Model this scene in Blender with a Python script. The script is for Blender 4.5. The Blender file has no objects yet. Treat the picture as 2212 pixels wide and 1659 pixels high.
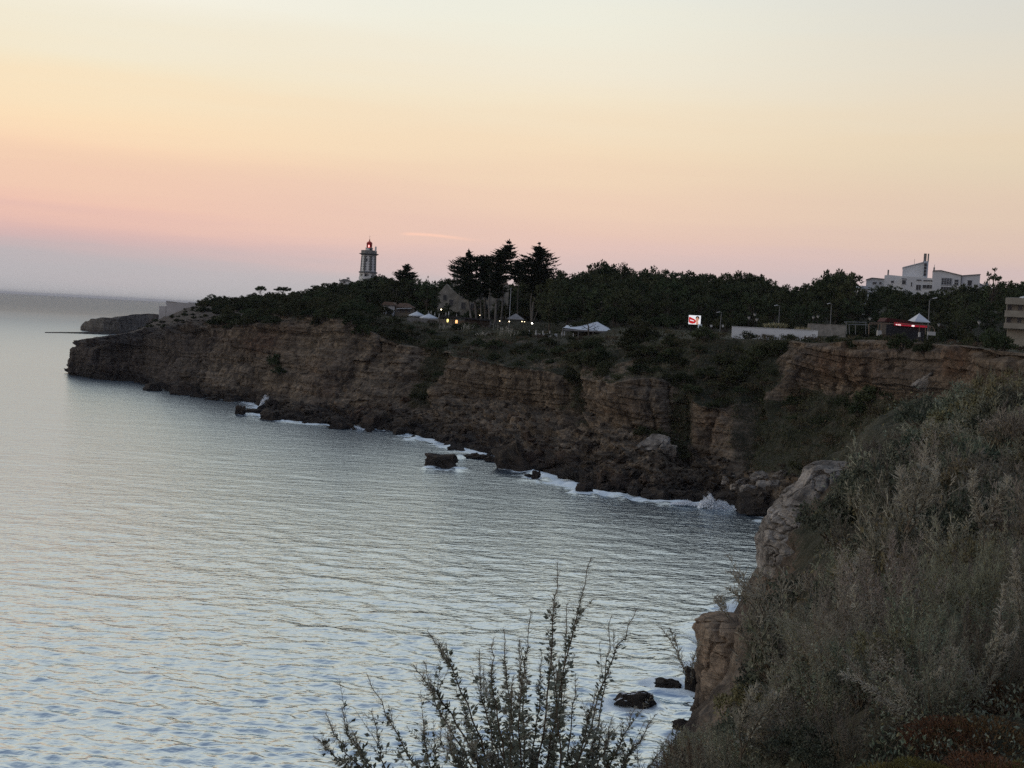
import bpy, bmesh, math, random
import numpy as np
from mathutils import Vector, Matrix, kdtree
PI = math.pi
rad = math.radians
random.seed(7)
RNG = np.random.default_rng(11)
S = bpy.context.scene
COL = S.collection

# ------------------------------------------------------------------ camera
FOC, CXP, CYP = 2738.0, 1106.0, 829.5           # focal length and centre of the 2212 x 1659 photograph
CAMZ = 24.0
PITCH, ROLL = rad(2.89), rad(3.1)
_f = np.array([0, math.cos(PITCH), -math.sin(PITCH)])
_r0 = np.array([1.0, 0, 0]); _u0 = np.array([0, math.sin(PITCH), math.cos(PITCH)])
_r = _r0*math.cos(ROLL) + _u0*math.sin(ROLL)
_u = -_r0*math.sin(ROLL) + _u0*math.cos(ROLL)
cam_d = bpy.data.cameras.new('camera'); cam = bpy.data.objects.new('camera', cam_d); COL.objects.link(cam)
M = Matrix.Identity(4)
for i in range(3):
    M[i][0] = _r[i]; M[i][1] = _u[i]; M[i][2] = -_f[i]
M[2][3] = CAMZ
cam.matrix_world = M
cam_d.sensor_fit = 'HORIZONTAL'; cam_d.sensor_width = 36.0; cam_d.lens = 36.0*FOC/2212.0
cam_d.clip_start = 0.1; cam_d.clip_end = 80000
S.camera = cam

def ray(px, py):
    d = _f + (px-CXP)/FOC*_r + (CYP-py)/FOC*_u
    return d
def P(px, py, Y):
    d = ray(px, py); t = Y/d[1]
    return np.array([d[0]*t, Y, CAMZ + d[2]*t])
def PW(px, py):                                   # on the water
    d = ray(px, py); t = -CAMZ/d[2]
    return np.array([d[0]*t, d[1]*t, 0.0])
def proj(p):
    v = np.asarray(p, float) - np.array([0, 0, CAMZ])
    zc = v@_f
    return CXP + FOC*(v@_r)/zc, CYP - FOC*(v@_u)/zc
def mpp(Y): return Y/FOC

# ------------------------------------------------------------------ sky, sun, exposure
def lin(c):
    return tuple(((x/255)/12.92 if x/255 <= .04045 else ((x/255+.055)/1.055)**2.4) for x in c)
W = bpy.data.worlds.new('World'); S.world = W; W.use_nodes = True
nt = W.node_tree; N = nt.nodes; L = nt.links; N.clear()
def mth(op, a, b=None, c=None, clamp=False):
    n = N.new('ShaderNodeMath'); n.operation = op; n.use_clamp = clamp
    for i, v in enumerate((a, b, c)):
        if v is None: continue
        if isinstance(v, (int, float)): n.inputs[i].default_value = v
        else: L.new(v, n.inputs[i])
    return n.outputs[0]
SUN_AZ = rad(-48)                                 # where the sun has gone down, left of the picture
tc = N.new('ShaderNodeTexCoord'); sx = N.new('ShaderNodeSeparateXYZ'); L.new(tc.outputs['Generated'], sx.inputs[0])
X_, Y_, Z_ = sx.outputs
el = mth('MULTIPLY', mth('ARCSINE', Z_), 180/PI)
hl = mth('SQRT', mth('ADD', mth('ADD', mth('MULTIPLY', X_, X_), mth('MULTIPLY', Y_, Y_)), 1e-6))
cs = mth('DIVIDE', mth('ADD', mth('MULTIPLY', X_, math.sin(SUN_AZ)), mth('MULTIPLY', Y_, math.cos(SUN_AZ))), hl)
sep = mth('MULTIPLY', mth('ARCCOSINE', mth('MINIMUM', mth('MAXIMUM', cs, -1), 1)), 180/PI)
# soft streaks of thin high cloud shift the bands a little
mp = N.new('ShaderNodeMapping'); mp.inputs['Scale'].default_value = (1.8, 1.8, 30)
L.new(tc.outputs['Generated'], mp.inputs[0])
nz = N.new('ShaderNodeTexNoise'); nz.inputs['Scale'].default_value = 1.6; nz.inputs['Detail'].default_value = 5; L.new(mp.outputs[0], nz.inputs[0])
elw = mth('ADD', el, mth('MULTIPLY', mth('SUBTRACT', nz.outputs[0], .5), 2.3))
fac = mth('DIVIDE', mth('MAXIMUM', elw, 0), 90.0)
def soft(c, d):
    k = .30*max(0, 1-d/18)
    return tuple(v+(m-v)*k for v, m in zip(c, (244, 239, 233)))
def ramp(stops, k_=True):
    r = N.new('ShaderNodeValToRGB'); L.new(fac, r.inputs[0]); e = r.color_ramp.elements
    for i, (d, c) in enumerate(stops):
        k = e[i] if i < 2 else e.new(min(1, d/90))
        k.position = min(1, d/90); k.color = (*lin(soft(c, d) if k_ else c), 1)
    return r.outputs[0]
top = [(20, (229, 232, 230)), (32, (213, 219, 222)), (46, (160, 173, 190)), (66, (116, 132, 158)), (90, (102, 118, 148))]
rw = ramp([(0, (157, 157, 163)), (1.3, (164, 160, 166)), (1.9, (178, 161, 165)), (2.6, (208, 164, 161)), (3.1, (226, 174, 161)), (3.8, (239, 184, 162)),
           (5.4, (244, 199, 166)), (6.4, (252, 210, 171)), (7.4, (254, 221, 178)), (8.6, (251, 225, 185)), (9.8, (246, 230, 197)), (11.4, (242, 234, 211)), (13.5, (248, 243, 228))]+top)
rc = ramp([(0, (166, 164, 170)), (1.4, (182, 170, 174)), (2.3, (208, 176, 173)), (3.2, (225, 184, 172)), (3.9, (230, 188, 169)), (5.3, (238, 200, 172)),
           (6.5, (241, 208, 175)), (7.6, (245, 217, 181)), (8.7, (244, 222, 189)), (9.8, (244, 228, 198)), (11, (242, 232, 209)), (13, (239, 237, 220)), (15, (234, 236, 226))]+top)
rr = ramp([(0, (172, 164, 170)), (2, (188, 168, 172)), (3.3, (202, 174, 171)), (4.1, (213, 181, 166)), (5, (219, 189, 166)), (6.2, (223, 196, 169)),
           (7.5, (225, 204, 174)), (8.8, (230, 209, 178)), (10, (229, 214, 189)), (11.5, (226, 217, 198)), (13, (221, 217, 204)), (15.5, (216, 217, 212))]+top)
re_ = ramp([(0, (126, 121, 130)), (4, (148, 136, 143)), (10, (152, 145, 153)), (25, (134, 142, 160)), (50, (106, 126, 156)), (90, (102, 118, 148))], False)
def mix(f, a, b):
    m = N.new('ShaderNodeMix'); m.data_type = 'RGBA'; L.new(f, m.inputs[0]); L.new(a, m.inputs[6]); L.new(b, m.inputs[7]); return m.outputs[2]
def mapr(v, a, b):
    m = N.new('ShaderNodeMapRange'); m.interpolation_type = 'SMOOTHSTEP'; L.new(v, m.inputs[0]); m.inputs[1].default_value = a; m.inputs[2].default_value = b; return m.outputs[0]
c1 = mix(mapr(sep, 26, 48), rw, rc)
c2 = mix(mapr(sep, 48, 70), c1, rr)
c3 = mix(mapr(sep, 66, 128), c2, re_)
# a pink wisp of vapour trail above the cypresses
d0 = ray(858, 505); d1 = ray(1062, 519)
az0, az1 = math.atan2(d0[0], d0[1]), math.atan2(d1[0], d1[1])
e0, e1 = math.degrees(math.asin(d0[2]/np.linalg.norm(d0))), math.degrees(math.asin(d1[2]/np.linalg.norm(d1)))
az = mth('ARCTAN2', X_, Y_)
t_ = mth('DIVIDE', mth('SUBTRACT', az, az0), az1-az0)
elc = mth('ADD', mth('ADD', e0, mth('MULTIPLY', t_, e1-e0)), mth('MULTIPLY', mth('SINE', mth('MULTIPLY', t_, 5.0)), .05))
dd = mth('ABSOLUTE', mth('SUBTRACT', el, elc))
wd = mth('SUBTRACT', 1, mapr(dd, 0.0, .11))
tt = mth('MULTIPLY', mapr(t_, 0.0, .15), mth('SUBTRACT', 1, mapr(t_, .35, 1.0)))
wisp = mth('MULTIPLY', mth('MULTIPLY', wd, tt), .9)
pk = N.new('ShaderNodeRGB'); pk.outputs[0].default_value = (*lin((255, 208, 186)), 1)
c4 = mix(wisp, c3, pk.outputs[0])
bg = N.new('ShaderNodeBackground'); L.new(c4, bg.inputs[0]); bg.inputs[1].default_value = 1.0
# the last of the daylight scattered by a sun just under the horizon
sk = N.new('ShaderNodeTexSky'); sk.sky_type = 'NISHITA'; sk.sun_disc = False
sk.sun_elevation = rad(0.5); sk.sun_rotation = SUN_AZ; sk.altitude = 20
bg2 = N.new('ShaderNodeBackground'); L.new(sk.outputs[0], bg2.inputs[0]); bg2.inputs[1].default_value = 0.0
ad = N.new('ShaderNodeAddShader'); L.new(bg.outputs[0], ad.inputs[0]); L.new(bg2.outputs[0], ad.inputs[1])
wo = N.new('ShaderNodeOutputWorld'); L.new(bg.outputs[0], wo.inputs[0])
for n_ in (sk, bg2, ad): N.remove(n_)
sun_d = bpy.data.lights.new('sun', 'SUN'); sun = bpy.data.objects.new('sun', sun_d); COL.objects.link(sun)
sun_d.energy = 0.25; sun_d.angle = rad(40); sun_d.color = (1, .72, .52)
sd = Vector((math.sin(SUN_AZ)*math.cos(rad(6)), math.cos(SUN_AZ)*math.cos(rad(6)), math.sin(rad(6))))
sun.rotation_euler = sd.to_track_quat('Z', 'Y').to_euler()
S.view_settings.view_transform = 'Standard'; S.view_settings.look = 'None'; S.view_settings.exposure = 0.0; S.view_settings.gamma = 1.0
S.view_settings.use_curve_mapping = False
S.render.engine = 'CYCLES'
S.cycles.max_bounces = 5; S.cycles.diffuse_bounces = 2; S.cycles.glossy_bounces = 3; S.cycles.transparent_max_bounces = 12
S.cycles.volume_bounces = 0
S.cycles.use_denoising = False
S.cycles.sample_clamp_indirect = 4.0
try: S.cycles.denoiser = 'OPENIMAGEDENOISE'; S.cycles.denoising_input_passes = 'RGB_ALBEDO_NORMAL'
except Exception: pass

# ------------------------------------------------------------------ noise
_T = np.random.default_rng(3).random((64, 64, 64)).astype(np.float32)
def vnoise(p):
    p = np.asarray(p, np.float64); i = np.floor(p).astype(np.int64); f = p-i; f = f*f*(3-2*f)
    i0 = i & 63; i1 = (i+1) & 63
    x0, y0, z0 = i0[..., 0], i0[..., 1], i0[..., 2]; x1, y1, z1 = i1[..., 0], i1[..., 1], i1[..., 2]
    fx, fy, fz = f[..., 0], f[..., 1], f[..., 2]
    a = _T[x0, y0, z0]*(1-fx)+_T[x1, y0, z0]*fx; b = _T[x0, y1, z0]*(1-fx)+_T[x1, y1, z0]*fx
    c = _T[x0, y0, z1]*(1-fx)+_T[x1, y0, z1]*fx; d = _T[x0, y1, z1]*(1-fx)+_T[x1, y1, z1]*fx
    return ((a*(1-fy)+b*fy)*(1-fz)+(c*(1-fy)+d*fy)*fz)*2-1
def fbm(p, o=4, g=.5):
    p = np.asarray(p, np.float64); s = np.zeros(p.shape[:-1]); a = 1.0
    for k in range(o):
        s += a*vnoise(p+k*17.3); p = p*2.03; a *= g
    return s
def sst(x, a, b):
    t = np.clip((np.asarray(x, float)-a)/(b-a), 0, 1); return t*t*(3-2*t)

# ------------------------------------------------------------------ mesh helpers
def np_mesh(name, V, faces, mats=(), mi=None, smooth=False):
    """V (n,3); faces: list of int arrays (m,k)."""
    V = np.asarray(V, np.float32).reshape(-1, 3)
    me = bpy.data.meshes.new(name)
    faces = [np.asarray(f, np.int32) for f in faces if len(f)]
    me.vertices.add(len(V)); me.vertices.foreach_set('co', V.ravel())
    nl = sum(f.size for f in faces); npoly = sum(len(f) for f in faces)
    me.loops.add(nl); me.polygons.add(npoly)
    me.loops.foreach_set('vertex_index', np.concatenate([f.ravel() for f in faces]))
    tot = np.concatenate([np.full(len(f), f.shape[1], np.int32) for f in faces])
    st = np.concatenate([[0], np.cumsum(tot)[:-1]]).astype(np.int32)
    me.polygons.foreach_set('loop_start', st); me.polygons.foreach_set('loop_total', tot)
    for m in mats: me.materials.append(m)
    if mi is not None: me.polygons.foreach_set('material_index', np.asarray(mi, np.int32))
    me.polygons.foreach_set('use_smooth', np.full(npoly, smooth))
    me.update(calc_edges=True); me.validate()
    return me
def link(name, me, parent=None, loc=None):
    o = bpy.data.objects.new(name, me); COL.objects.link(o)
    if parent is not None: o.parent = parent
    if loc is not None: o.location = loc
    return o
class MB:
    """collects simple shapes and links them as one mesh object"""
    def __init__(s): s.V = []; s.F = {}; s.n = 0
    def add(s, V, F):
        V = np.asarray(V, float).reshape(-1, 3); F = np.asarray(F, int)
        s.V.append(V); s.F.setdefault(F.shape[1], []).append(F+s.n); s.n += len(V); return s
    def box(s, c, d, rz=0.0, rot=None):
        h = np.array(d)/2.0
        v = np.array([[x, y, z] for z in (-1, 1) for y in (-1, 1) for x in (-1, 1)])*h
        if rz:
            q = np.array([[math.cos(rz), -math.sin(rz), 0], [math.sin(rz), math.cos(rz), 0], [0, 0, 1]]); v = v@q.T
        if rot is not None: v = v@np.asarray(rot).T
        return s.add(v+np.array(c), [[0, 2, 3, 1], [4, 5, 7, 6], [0, 1, 5, 4], [2, 6, 7, 3], [0, 4, 6, 2], [1, 3, 7, 5]])
    def prism(s, pts, axis, a, b):
        """closed outline (2-D) extruded along axis from a to b; outline lies in the two other axes, in x,y,z order"""
        o = [i for i in range(3) if i != axis]; n = len(pts); v = np.zeros((2*n, 3))
        for k, (p, q) in enumerate(pts):
            for j, t in ((0, a), (1, b)):
                v[k+j*n, o[0]] = p; v[k+j*n, o[1]] = q; v[k+j*n, axis] = t
        s.add(v, [[k, (k+1) % n, n+(k+1) % n, n+k] for k in range(n)])
        s.F.setdefault(n, []).append(np.array([list(range(n))[::-1], list(range(n, 2*n))])+s.n-2*n)
        return s
    def lathe(s, prof, sides=12, c=(0, 0, 0), ph=0.0):
        a = np.arange(sides)*2*PI/sides+ph; rows = []
        for r, z in prof: rows.append(np.stack([np.cos(a)*r, np.sin(a)*r, np.full(sides, z)], 1))
        v = np.concatenate(rows)+np.array(c); f = []
        for i in range(len(prof)-1):
            for k in range(sides):
                f.append([i*sides+k, i*sides+(k+1) % sides, (i+1)*sides+(k+1) % sides, (i+1)*sides+k])
        s.add(v, f)
        base = s.n-len(v)
        s.F.setdefault(sides, []).append(np.array([list(range(sides))[::-1], list(range(len(v)-sides, len(v)))])+base)
        return s
    def tube(s, pts, r, sides=5):
        V, F = tube(pts, r, sides); return s.add(V, F)
    def mesh(s, name, mat, smooth=False):
        return np_mesh(name, np.concatenate(s.V), [np.concatenate(f) for f in s.F.values()], [mat] if mat else [], smooth=smooth)
    def build(s, name, mat, parent=None, loc=None, smooth=False):
        return link(name, s.mesh(name, mat, smooth), parent, loc)
def tube(pts, r, sides=5):
    pts = np.asarray(pts, float); n = len(pts)
    r = np.full(n, r, float) if np.isscalar(r) else np.asarray(r, float)
    t = np.gradient(pts, axis=0); t /= np.linalg.norm(t, axis=1, keepdims=True)+1e-9
    ref = np.array([0, 0, 1.0]) if abs(t[:, 2]).mean() < .9 else np.array([1.0, 0, 0])
    a = np.cross(t, ref); a /= np.linalg.norm(a, axis=1, keepdims=True)+1e-9
    b = np.cross(t, a)
    th = np.arange(sides)*2*PI/sides
    V = pts[:, None]+r[:, None, None]*(a[:, None]*np.cos(th)[None, :, None]+b[:, None]*np.sin(th)[None, :, None])
    i = np.arange(n-1)[:, None]*sides; k = np.arange(sides)[None]
    F = np.stack([i+k, i+(k+1) % sides, i+sides+(k+1) % sides, i+sides+k], -1).reshape(-1, 4)
    return V.reshape(-1, 3), F
def leaf_quads(c, size, axis=None, up=None, aspect=.5, fold=.12, rng=RNG):
    """one rhombic leaf per centre: (4n,3) vertices, (n,4) faces"""
    c = np.asarray(c, float); n = len(c); size = np.broadcast_to(np.asarray(size, float), (n,))
    a = rng.normal(size=(n, 3)) if axis is None else np.asarray(axis, float)
    a = a/(np.linalg.norm(a, axis=1, keepdims=True)+1e-9)
    q = rng.normal(size=(n, 3)) if up is None else np.asarray(up, float)+rng.normal(size=(n, 3))*.35
    b = np.cross(a, q); b /= np.linalg.norm(b, axis=1, keepdims=True)+1e-9
    nn = np.cross(a, b)
    A = a*size[:, None]/2; B = b*(size*aspect)[:, None]/2; D = nn*(size*fold)[:, None]
    V = np.stack([c-A, c+B+D-A*.15, c+A, c-B+D-A*.15], 1).reshape(-1, 3)
    F = np.arange(4*n).reshape(n, 4)
    return V, F
def spikes(p0, p1, r):
    """thin three-sided tapering twigs from p0 to p1"""
    p0 = np.asarray(p0, float); p1 = np.asarray(p1, float); n = len(p0); r = np.broadcast_to(np.asarray(r, float), (n,))
    t = p1-p0; t = t/(np.linalg.norm(t, axis=1, keepdims=True)+1e-9)
    ref = np.tile([.31, .52, .8], (n, 1)); a = np.cross(t, ref); a /= np.linalg.norm(a, axis=1, keepdims=True)+1e-9; b = np.cross(t, a)
    ring = [p0+(a*math.cos(k*2*PI/3)+b*math.sin(k*2*PI/3))*r[:, None] for k in range(3)]
    V = np.stack(ring+[p1], 1).reshape(-1, 3); i = np.arange(n)*4
    F = np.concatenate([np.stack([i, i+1, i+3], 1), np.stack([i+1, i+2, i+3], 1), np.stack([i+2, i, i+3], 1)])
    return V, F
class LV:
    """collects leaf / twig arrays (with a material slot for each) into one mesh"""
    def __init__(s): s.V = []; s.F = []; s.m = []; s.n = 0
    def add(s, VF, m=0):
        V, F = VF
        if len(V) == 0: return s
        s.V.append(V); s.F.append(np.asarray(F)+s.n); s.m.append(np.full(len(F), m)); s.n += len(V); return s
    def mesh(s, name, mats, smooth=False):
        o = np.argsort([f.shape[1] for f in s.F], kind='stable')
        fs = {}; ms = {}
        for k in o: fs.setdefault(s.F[k].shape[1], []).append(s.F[k]); ms.setdefault(s.F[k].shape[1], []).append(s.m[k])
        return np_mesh(name, np.concatenate(s.V), [np.concatenate(v) for v in fs.values()], mats, np.concatenate([np.concatenate(v) for v in ms.values()]), smooth)

def tag(o, label=None, cat=None, group=None, kind=None):
    if label: o['label'] = label
    if cat: o['category'] = cat
    if group: o['group'] = group
    if kind: o['kind'] = kind
    return o
def thing(name, loc, label, cat, group=None, rz=0.0):
    o = bpy.data.objects.new(name, None); COL.objects.link(o); o.location = tuple(loc); o.rotation_euler = (0, 0, rz)
    o.empty_display_size = .3
    return tag(o, label, cat, group)
def copy_tree(o, parent=None):
    c = o.copy(); COL.objects.link(c)
    if parent is not None: c.parent = parent
    for ch in list(o.children): copy_tree(ch, c)
    return c

# ------------------------------------------------------------------ materials
def mat(name, col, rough=.8, spec=.3, noise=None, bump=None, emit=None, metal=0.0, objrand=0.0, trans=0.0):
    """noise=(scale, colour2, detail[, stretch z]); bump=(scale, strength)"""
    m = bpy.data.materials.new(name); m.use_nodes = True; t = m.node_tree; b = t.nodes['Principled BSDF']
    b.inputs['Base Color'].default_value = (*col, 1); b.inputs['Roughness'].default_value = rough
    b.inputs['Specular IOR Level'].default_value = spec; b.inputs['Metallic'].default_value = metal
    co = t.nodes.new('ShaderNodeTexCoord')
    out = None
    if noise:
        mp = t.nodes.new('ShaderNodeMapping'); t.links.new(co.outputs['Object'], mp.inputs[0])
        if len(noise) > 3: mp.inputs['Scale'].default_value = (1, 1, noise[3])
        nz = t.nodes.new('ShaderNodeTexNoise'); nz.inputs['Scale'].default_value = noise[0]; nz.inputs['Detail'].default_value = noise[2]
        t.links.new(mp.outputs[0], nz.inputs[0])
        r = t.nodes.new('ShaderNodeValToRGB'); t.links.new(nz.outputs[0], r.inputs[0])
        r.color_ramp.elements[0].position = .36; r.color_ramp.elements[0].color = (*col, 1)
        r.color_ramp.elements[1].position = .64; r.color_ramp.elements[1].color = (*noise[1], 1)
        out = r.outputs[0]
    if objrand:
        oi = t.nodes.new('ShaderNodeObjectInfo'); hs = t.nodes.new('ShaderNodeHueSaturation')
        if out is not None: t.links.new(out, hs.inputs['Color'])
        else: hs.inputs['Color'].default_value = (*col, 1)
        mr = t.nodes.new('ShaderNodeMapRange'); t.links.new(oi.outputs['Random'], mr.inputs[0]); mr.inputs[3].default_value = 1-objrand; mr.inputs[4].default_value = 1+objrand
        t.links.new(mr.outputs[0], hs.inputs['Value'])
        m2 = t.nodes.new('ShaderNodeMath'); m2.operation = 'MULTIPLY'; t.links.new(oi.outputs['Random'], m2.inputs[0]); m2.inputs[1].default_value = 7.31
        fr = t.nodes.new('ShaderNodeMath'); fr.operation = 'FRACT'; t.links.new(m2.outputs[0], fr.inputs[0])
        mr2 = t.nodes.new('ShaderNodeMapRange'); t.links.new(fr.outputs[0], mr2.inputs[0]); mr2.inputs[3].default_value = .5-.035*objrand/.3; mr2.inputs[4].default_value = .5+.03*objrand/.3
        t.links.new(mr2.outputs[0], hs.inputs['Hue']); out = hs.outputs[0]
    if out is not None: t.links.new(out, b.inputs['Base Color'])
    if bump:
        nb = t.nodes.new('ShaderNodeTexNoise'); nb.inputs['Scale'].default_value = bump[0]; nb.inputs['Detail'].default_value = 5; t.links.new(co.outputs['Object'], nb.inputs[0])
        bp = t.nodes.new('ShaderNodeBump'); bp.inputs['Strength'].default_value = bump[1]; bp.inputs['Distance'].default_value = .1
        t.links.new(nb.outputs[0], bp.inputs['Height']); t.links.new(bp.outputs[0], b.inputs['Normal'])
    if emit:
        b.inputs['Emission Color'].default_value = (*emit[0], 1); b.inputs['Emission Strength'].default_value = emit[1]
    return m

# ------------------------------------------------------------------ rock, soil, water
def rock_material(name, warm=1.0, wet=True, pale=1.0, attrs=False, tint=(1, 1, 1), crack=0.0):
    m = bpy.data.materials.new(name); m.use_nodes = True; t = m.node_tree; b = t.nodes['Principled BSDF']; ln = t.links.new
    def nd(k, **kw):
        n = t.nodes.new(k)
        for a, v in kw.items(): setattr(n, a, v)
        return n
    def noise(scale, detail, vec, rough=.55):
        n = nd('ShaderNodeTexNoise'); n.inputs['Scale'].default_value = scale; n.inputs['Detail'].default_value = detail; n.inputs['Roughness'].default_value = rough; ln(vec, n.inputs[0]); return n.outputs[0]
    def cr(f, *st):
        r = nd('ShaderNodeValToRGB'); ln(f, r.inputs[0])
        for i, (p, c) in enumerate(st):
            e = r.color_ramp.elements[i] if i < 2 else r.color_ramp.elements.new(p)
            e.position = p; e.color = (*c, 1)
        return r.outputs[0]
    def mx(f, a, c, mode='MIX'):
        n = nd('ShaderNodeMix', data_type='RGBA', blend_type=mode)
        if isinstance(f, (int, float)): n.inputs[0].default_value = f
        else: ln(f, n.inputs[0])
        for i, v in ((6, a), (7, c)):
            if isinstance(v, tuple): n.inputs[i].default_value = (*v, 1)
            else: ln(v, n.inputs[i])
        return n.outputs[2]
    geo = nd('ShaderNodeNewGeometry'); pos = geo.outputs['Position']
    mpa = nd('ShaderNodeMapping'); mpa.inputs['Scale'].default_value = (.09, .09, 1.1); ln(pos, mpa.inputs[0])
    bands = noise(1.0, 6, mpa.outputs[0], .7)
    big = noise(.045, 3, pos); mid = noise(.35, 6, pos, .65); fine = noise(2.2, 6, pos, .7)
    mpb = nd('ShaderNodeMapping'); mpb.inputs['Scale'].default_value = (.9, .9, .05); ln(pos, mpb.inputs[0])
    drip = noise(1.0, 5, mpb.outputs[0], .65)
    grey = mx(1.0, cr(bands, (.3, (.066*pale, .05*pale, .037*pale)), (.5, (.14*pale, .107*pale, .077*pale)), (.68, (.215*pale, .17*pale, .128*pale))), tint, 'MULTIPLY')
    rust = cr(bands, (.3, (.075, .042, .027)), (.55, (.155, .088, .055)), (.7, (.20, .13, .085)))
    if attrs:
        ra = nd('ShaderNodeAttribute'); ra.attribute_name = 'rust'; rm = nd('ShaderNodeMath', operation='MULTIPLY'); rm.use_clamp = True; ln(ra.outputs['Fac'], rm.inputs[0]); ln(cr(mid, (.3, (.3, .3, .3)), (.6, (1, 1, 1))), rm.inputs[1])
        c = mx(rm.outputs[0], grey, rust)
        da = nd('ShaderNodeAttribute'); da.attribute_name = 'lichen'; c = mx(da.outputs['Fac'], c, (.044, .038, .040))
    else: c = mx(cr(big, (.5-.02*warm, (0, 0, 0)), (.66-.02*warm, (.85, .85, .85))), grey, rust)
    c = mx(.75, c, cr(mid, (.3, (.45, .44, .43)), (.62, (1.1, 1.1, 1.1))), 'MULTIPLY')
    c = mx(.8, c, cr(drip, (.34, (.28, .27, .28)), (.52, (1, 1, 1)), (.66, (1.25, 1.22, 1.18))), 'MULTIPLY')
    c = mx(.5, c, cr(fine, (.3, (.55, .55, .55)), (.65, (1.15, 1.15, 1.15))), 'MULTIPLY')
    if crack:                                      # the joints between blocks
        def vor(sc, st):
            mp_ = nd('ShaderNodeMapping'); mp_.inputs['Scale'].default_value = st; ln(pos, mp_.inputs[0])
            wv = nd('ShaderNodeMix', data_type='VECTOR'); wv.inputs[0].default_value = .10; ln(mp_.outputs[0], wv.inputs[4])
            nw = nd('ShaderNodeTexNoise'); nw.inputs['Scale'].default_value = 1.2; nw.inputs['Detail'].default_value = 3; ln(mp_.outputs[0], nw.inputs[0]); ln(nw.outputs[1], wv.inputs[5])
            v = nd('ShaderNodeTexVoronoi', feature='DISTANCE_TO_EDGE'); v.inputs['Scale'].default_value = sc; ln(wv.outputs[1], v.inputs['Vector']); return v.outputs['Distance']
        e1, e2 = vor(crack*.42, (.55, .55, 1.25)), vor(crack*1.3, (.6, .6, 1.6))
        c = mx(.62, c, cr(e1, (.0, (.22, .21, .21)), (.045, (1, 1, 1))), 'MULTIPLY'); c = mx(.42, c, cr(e2, (.0, (.3, .29, .29)), (.07, (1, 1, 1))), 'MULTIPLY')
    # earth and dry grass where the attribute says so
    at = nd('ShaderNodeAttribute'); at.attribute_name = 'soil'
    soil = cr(mid, (.3, (.024, .027, .015)), (.5, (.040, .039, .023)), (.7, (.060, .053, .034)))
    ma = nd('ShaderNodeMath', operation='MULTIPLY_ADD'); ln(fine, ma.inputs[0]); ma.inputs[1].default_value = .9
    sub = nd('ShaderNodeMath', operation='SUBTRACT'); ln(at.outputs['Fac'], sub.inputs[0]); sub.inputs[1].default_value = .45; ln(sub.outputs[0], ma.inputs[2])
    c = mx(cr(ma.outputs[0], (.4, (0, 0, 0)), (.62, (1, 1, 1))), c, soil)
    if wet:                                        # black lichen and weed on the rock the waves reach
        sz = nd('ShaderNodeSeparateXYZ'); ln(pos, sz.inputs[0])
        w = nd('ShaderNodeMath', operation='MULTIPLY_ADD'); ln(mid, w.inputs[0]); w.inputs[1].default_value = 5.0; ln(sz.outputs[2], w.inputs[2])
        mr = nd('ShaderNodeMapRange'); ln(w.outputs[0], mr.inputs[0]); mr.inputs[1].default_value = 3.4; mr.inputs[2].default_value = 6.6; mr.inputs[3].default_value = .85; mr.inputs[4].default_value = 0
        c = mx(mr.outputs[0], c, (.034, .028, .025))
    ln(c, b.inputs['Base Color']); b.inputs['Roughness'].default_value = .9; b.inputs['Specular IOR Level'].default_value = .2
    bp = nd('ShaderNodeBump'); bp.inputs['Strength'].default_value = .55; bp.inputs['Distance'].default_value = .35
    h = nd('ShaderNodeMath', operation='ADD'); ln(fine, h.inputs[0])
    h2 = nd('ShaderNodeMath', operation='MULTIPLY'); ln(bands, h2.inputs[0]); h2.inputs[1].default_value = 1.2; ln(h2.outputs[0], h.inputs[1])
    ln(h.outputs[0], bp.inputs['Height']); ln(bp.outputs[0], b.inputs['Normal'])
    return m
M_CLIFF = rock_material('cliff_rock', warm=.6, pale=1.36, attrs=True, crack=1.0, tint=(1.0, .985, .955))
M_BOULDER = rock_material('boulder_rock', warm=.0, pale=.62)
M_PALE = rock_material('pale_limestone', warm=-4, wet=False, pale=2.6, tint=(.85, .98, 1.18), crack=1.8)
M_OCHRE = rock_material('ochre_limestone', warm=3.0, wet=True, pale=2.6, crack=2.0)
M_SLOPE = rock_material('slope_earth', warm=1.5)

def gauss(X, Y, x, y, s): return np.exp(-((X-x)**2+(Y-y)**2)/(2*s*s))
def base(X, Y):                                    # the land behind the cliff
    z = 23.0+7*gauss(X, Y, -70, 620, 110)+13*gauss(X, Y, 140, 425, 70)
    z = z-7*sst(-np.asarray(X, float), 95, 150)*sst(Y, 380, 430)*(1-gauss(X, Y, -70, 620, 90))
    return z

M_FARROCK = rock_material('far_haze_tinted_rock', warm=-4, pale=1.0, tint=(.86, 1.0, 1.22))  # paler blue tint puts the haze of distance into the rock colour
C = []
def colm(A, B, Cc, D, E=None, F=None, inland=(0, 1)):
    a = np.array(A, float); a = PW(*a) if len(a) == 2 else a
    def q(r):
        if len(r) == 4: return np.array(r[:3], float)   # world, marked with a 4th entry
        px, py, dy = r; return P(px, py, a[1]+dy)
    b, c, d = q(B), q(Cc), q(D)
    iv = np.array(inland, float); iv /= np.linalg.norm(iv)
    def far(r, k):
        if r is not None: return P(*r)
        e = d[:2]+iv*k; z = float(base(e[0], e[1])); return np.array([e[0], e[1], min(z, d[2]+2.2) if k < 100 else z])
    C.append([np.array([a[0], a[1], 0]), b, c, d, far(E, 60), far(F, 600)])
colm((188, 800), (188, 794, 1), (196, 745, 1), (196, 736, 2), (260, 727, 470), (330, 724, 600))
colm((155, 810), (151, 803, 0), (156, 748, 1), (164, 736, 4), (232, 726, 440), (320, 721, 600))
colm((228, 819), (230, 808, 1.5), (222, 748, 3), (235, 726, 14), (290, 717, 470), (350, 700, 620))
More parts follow.
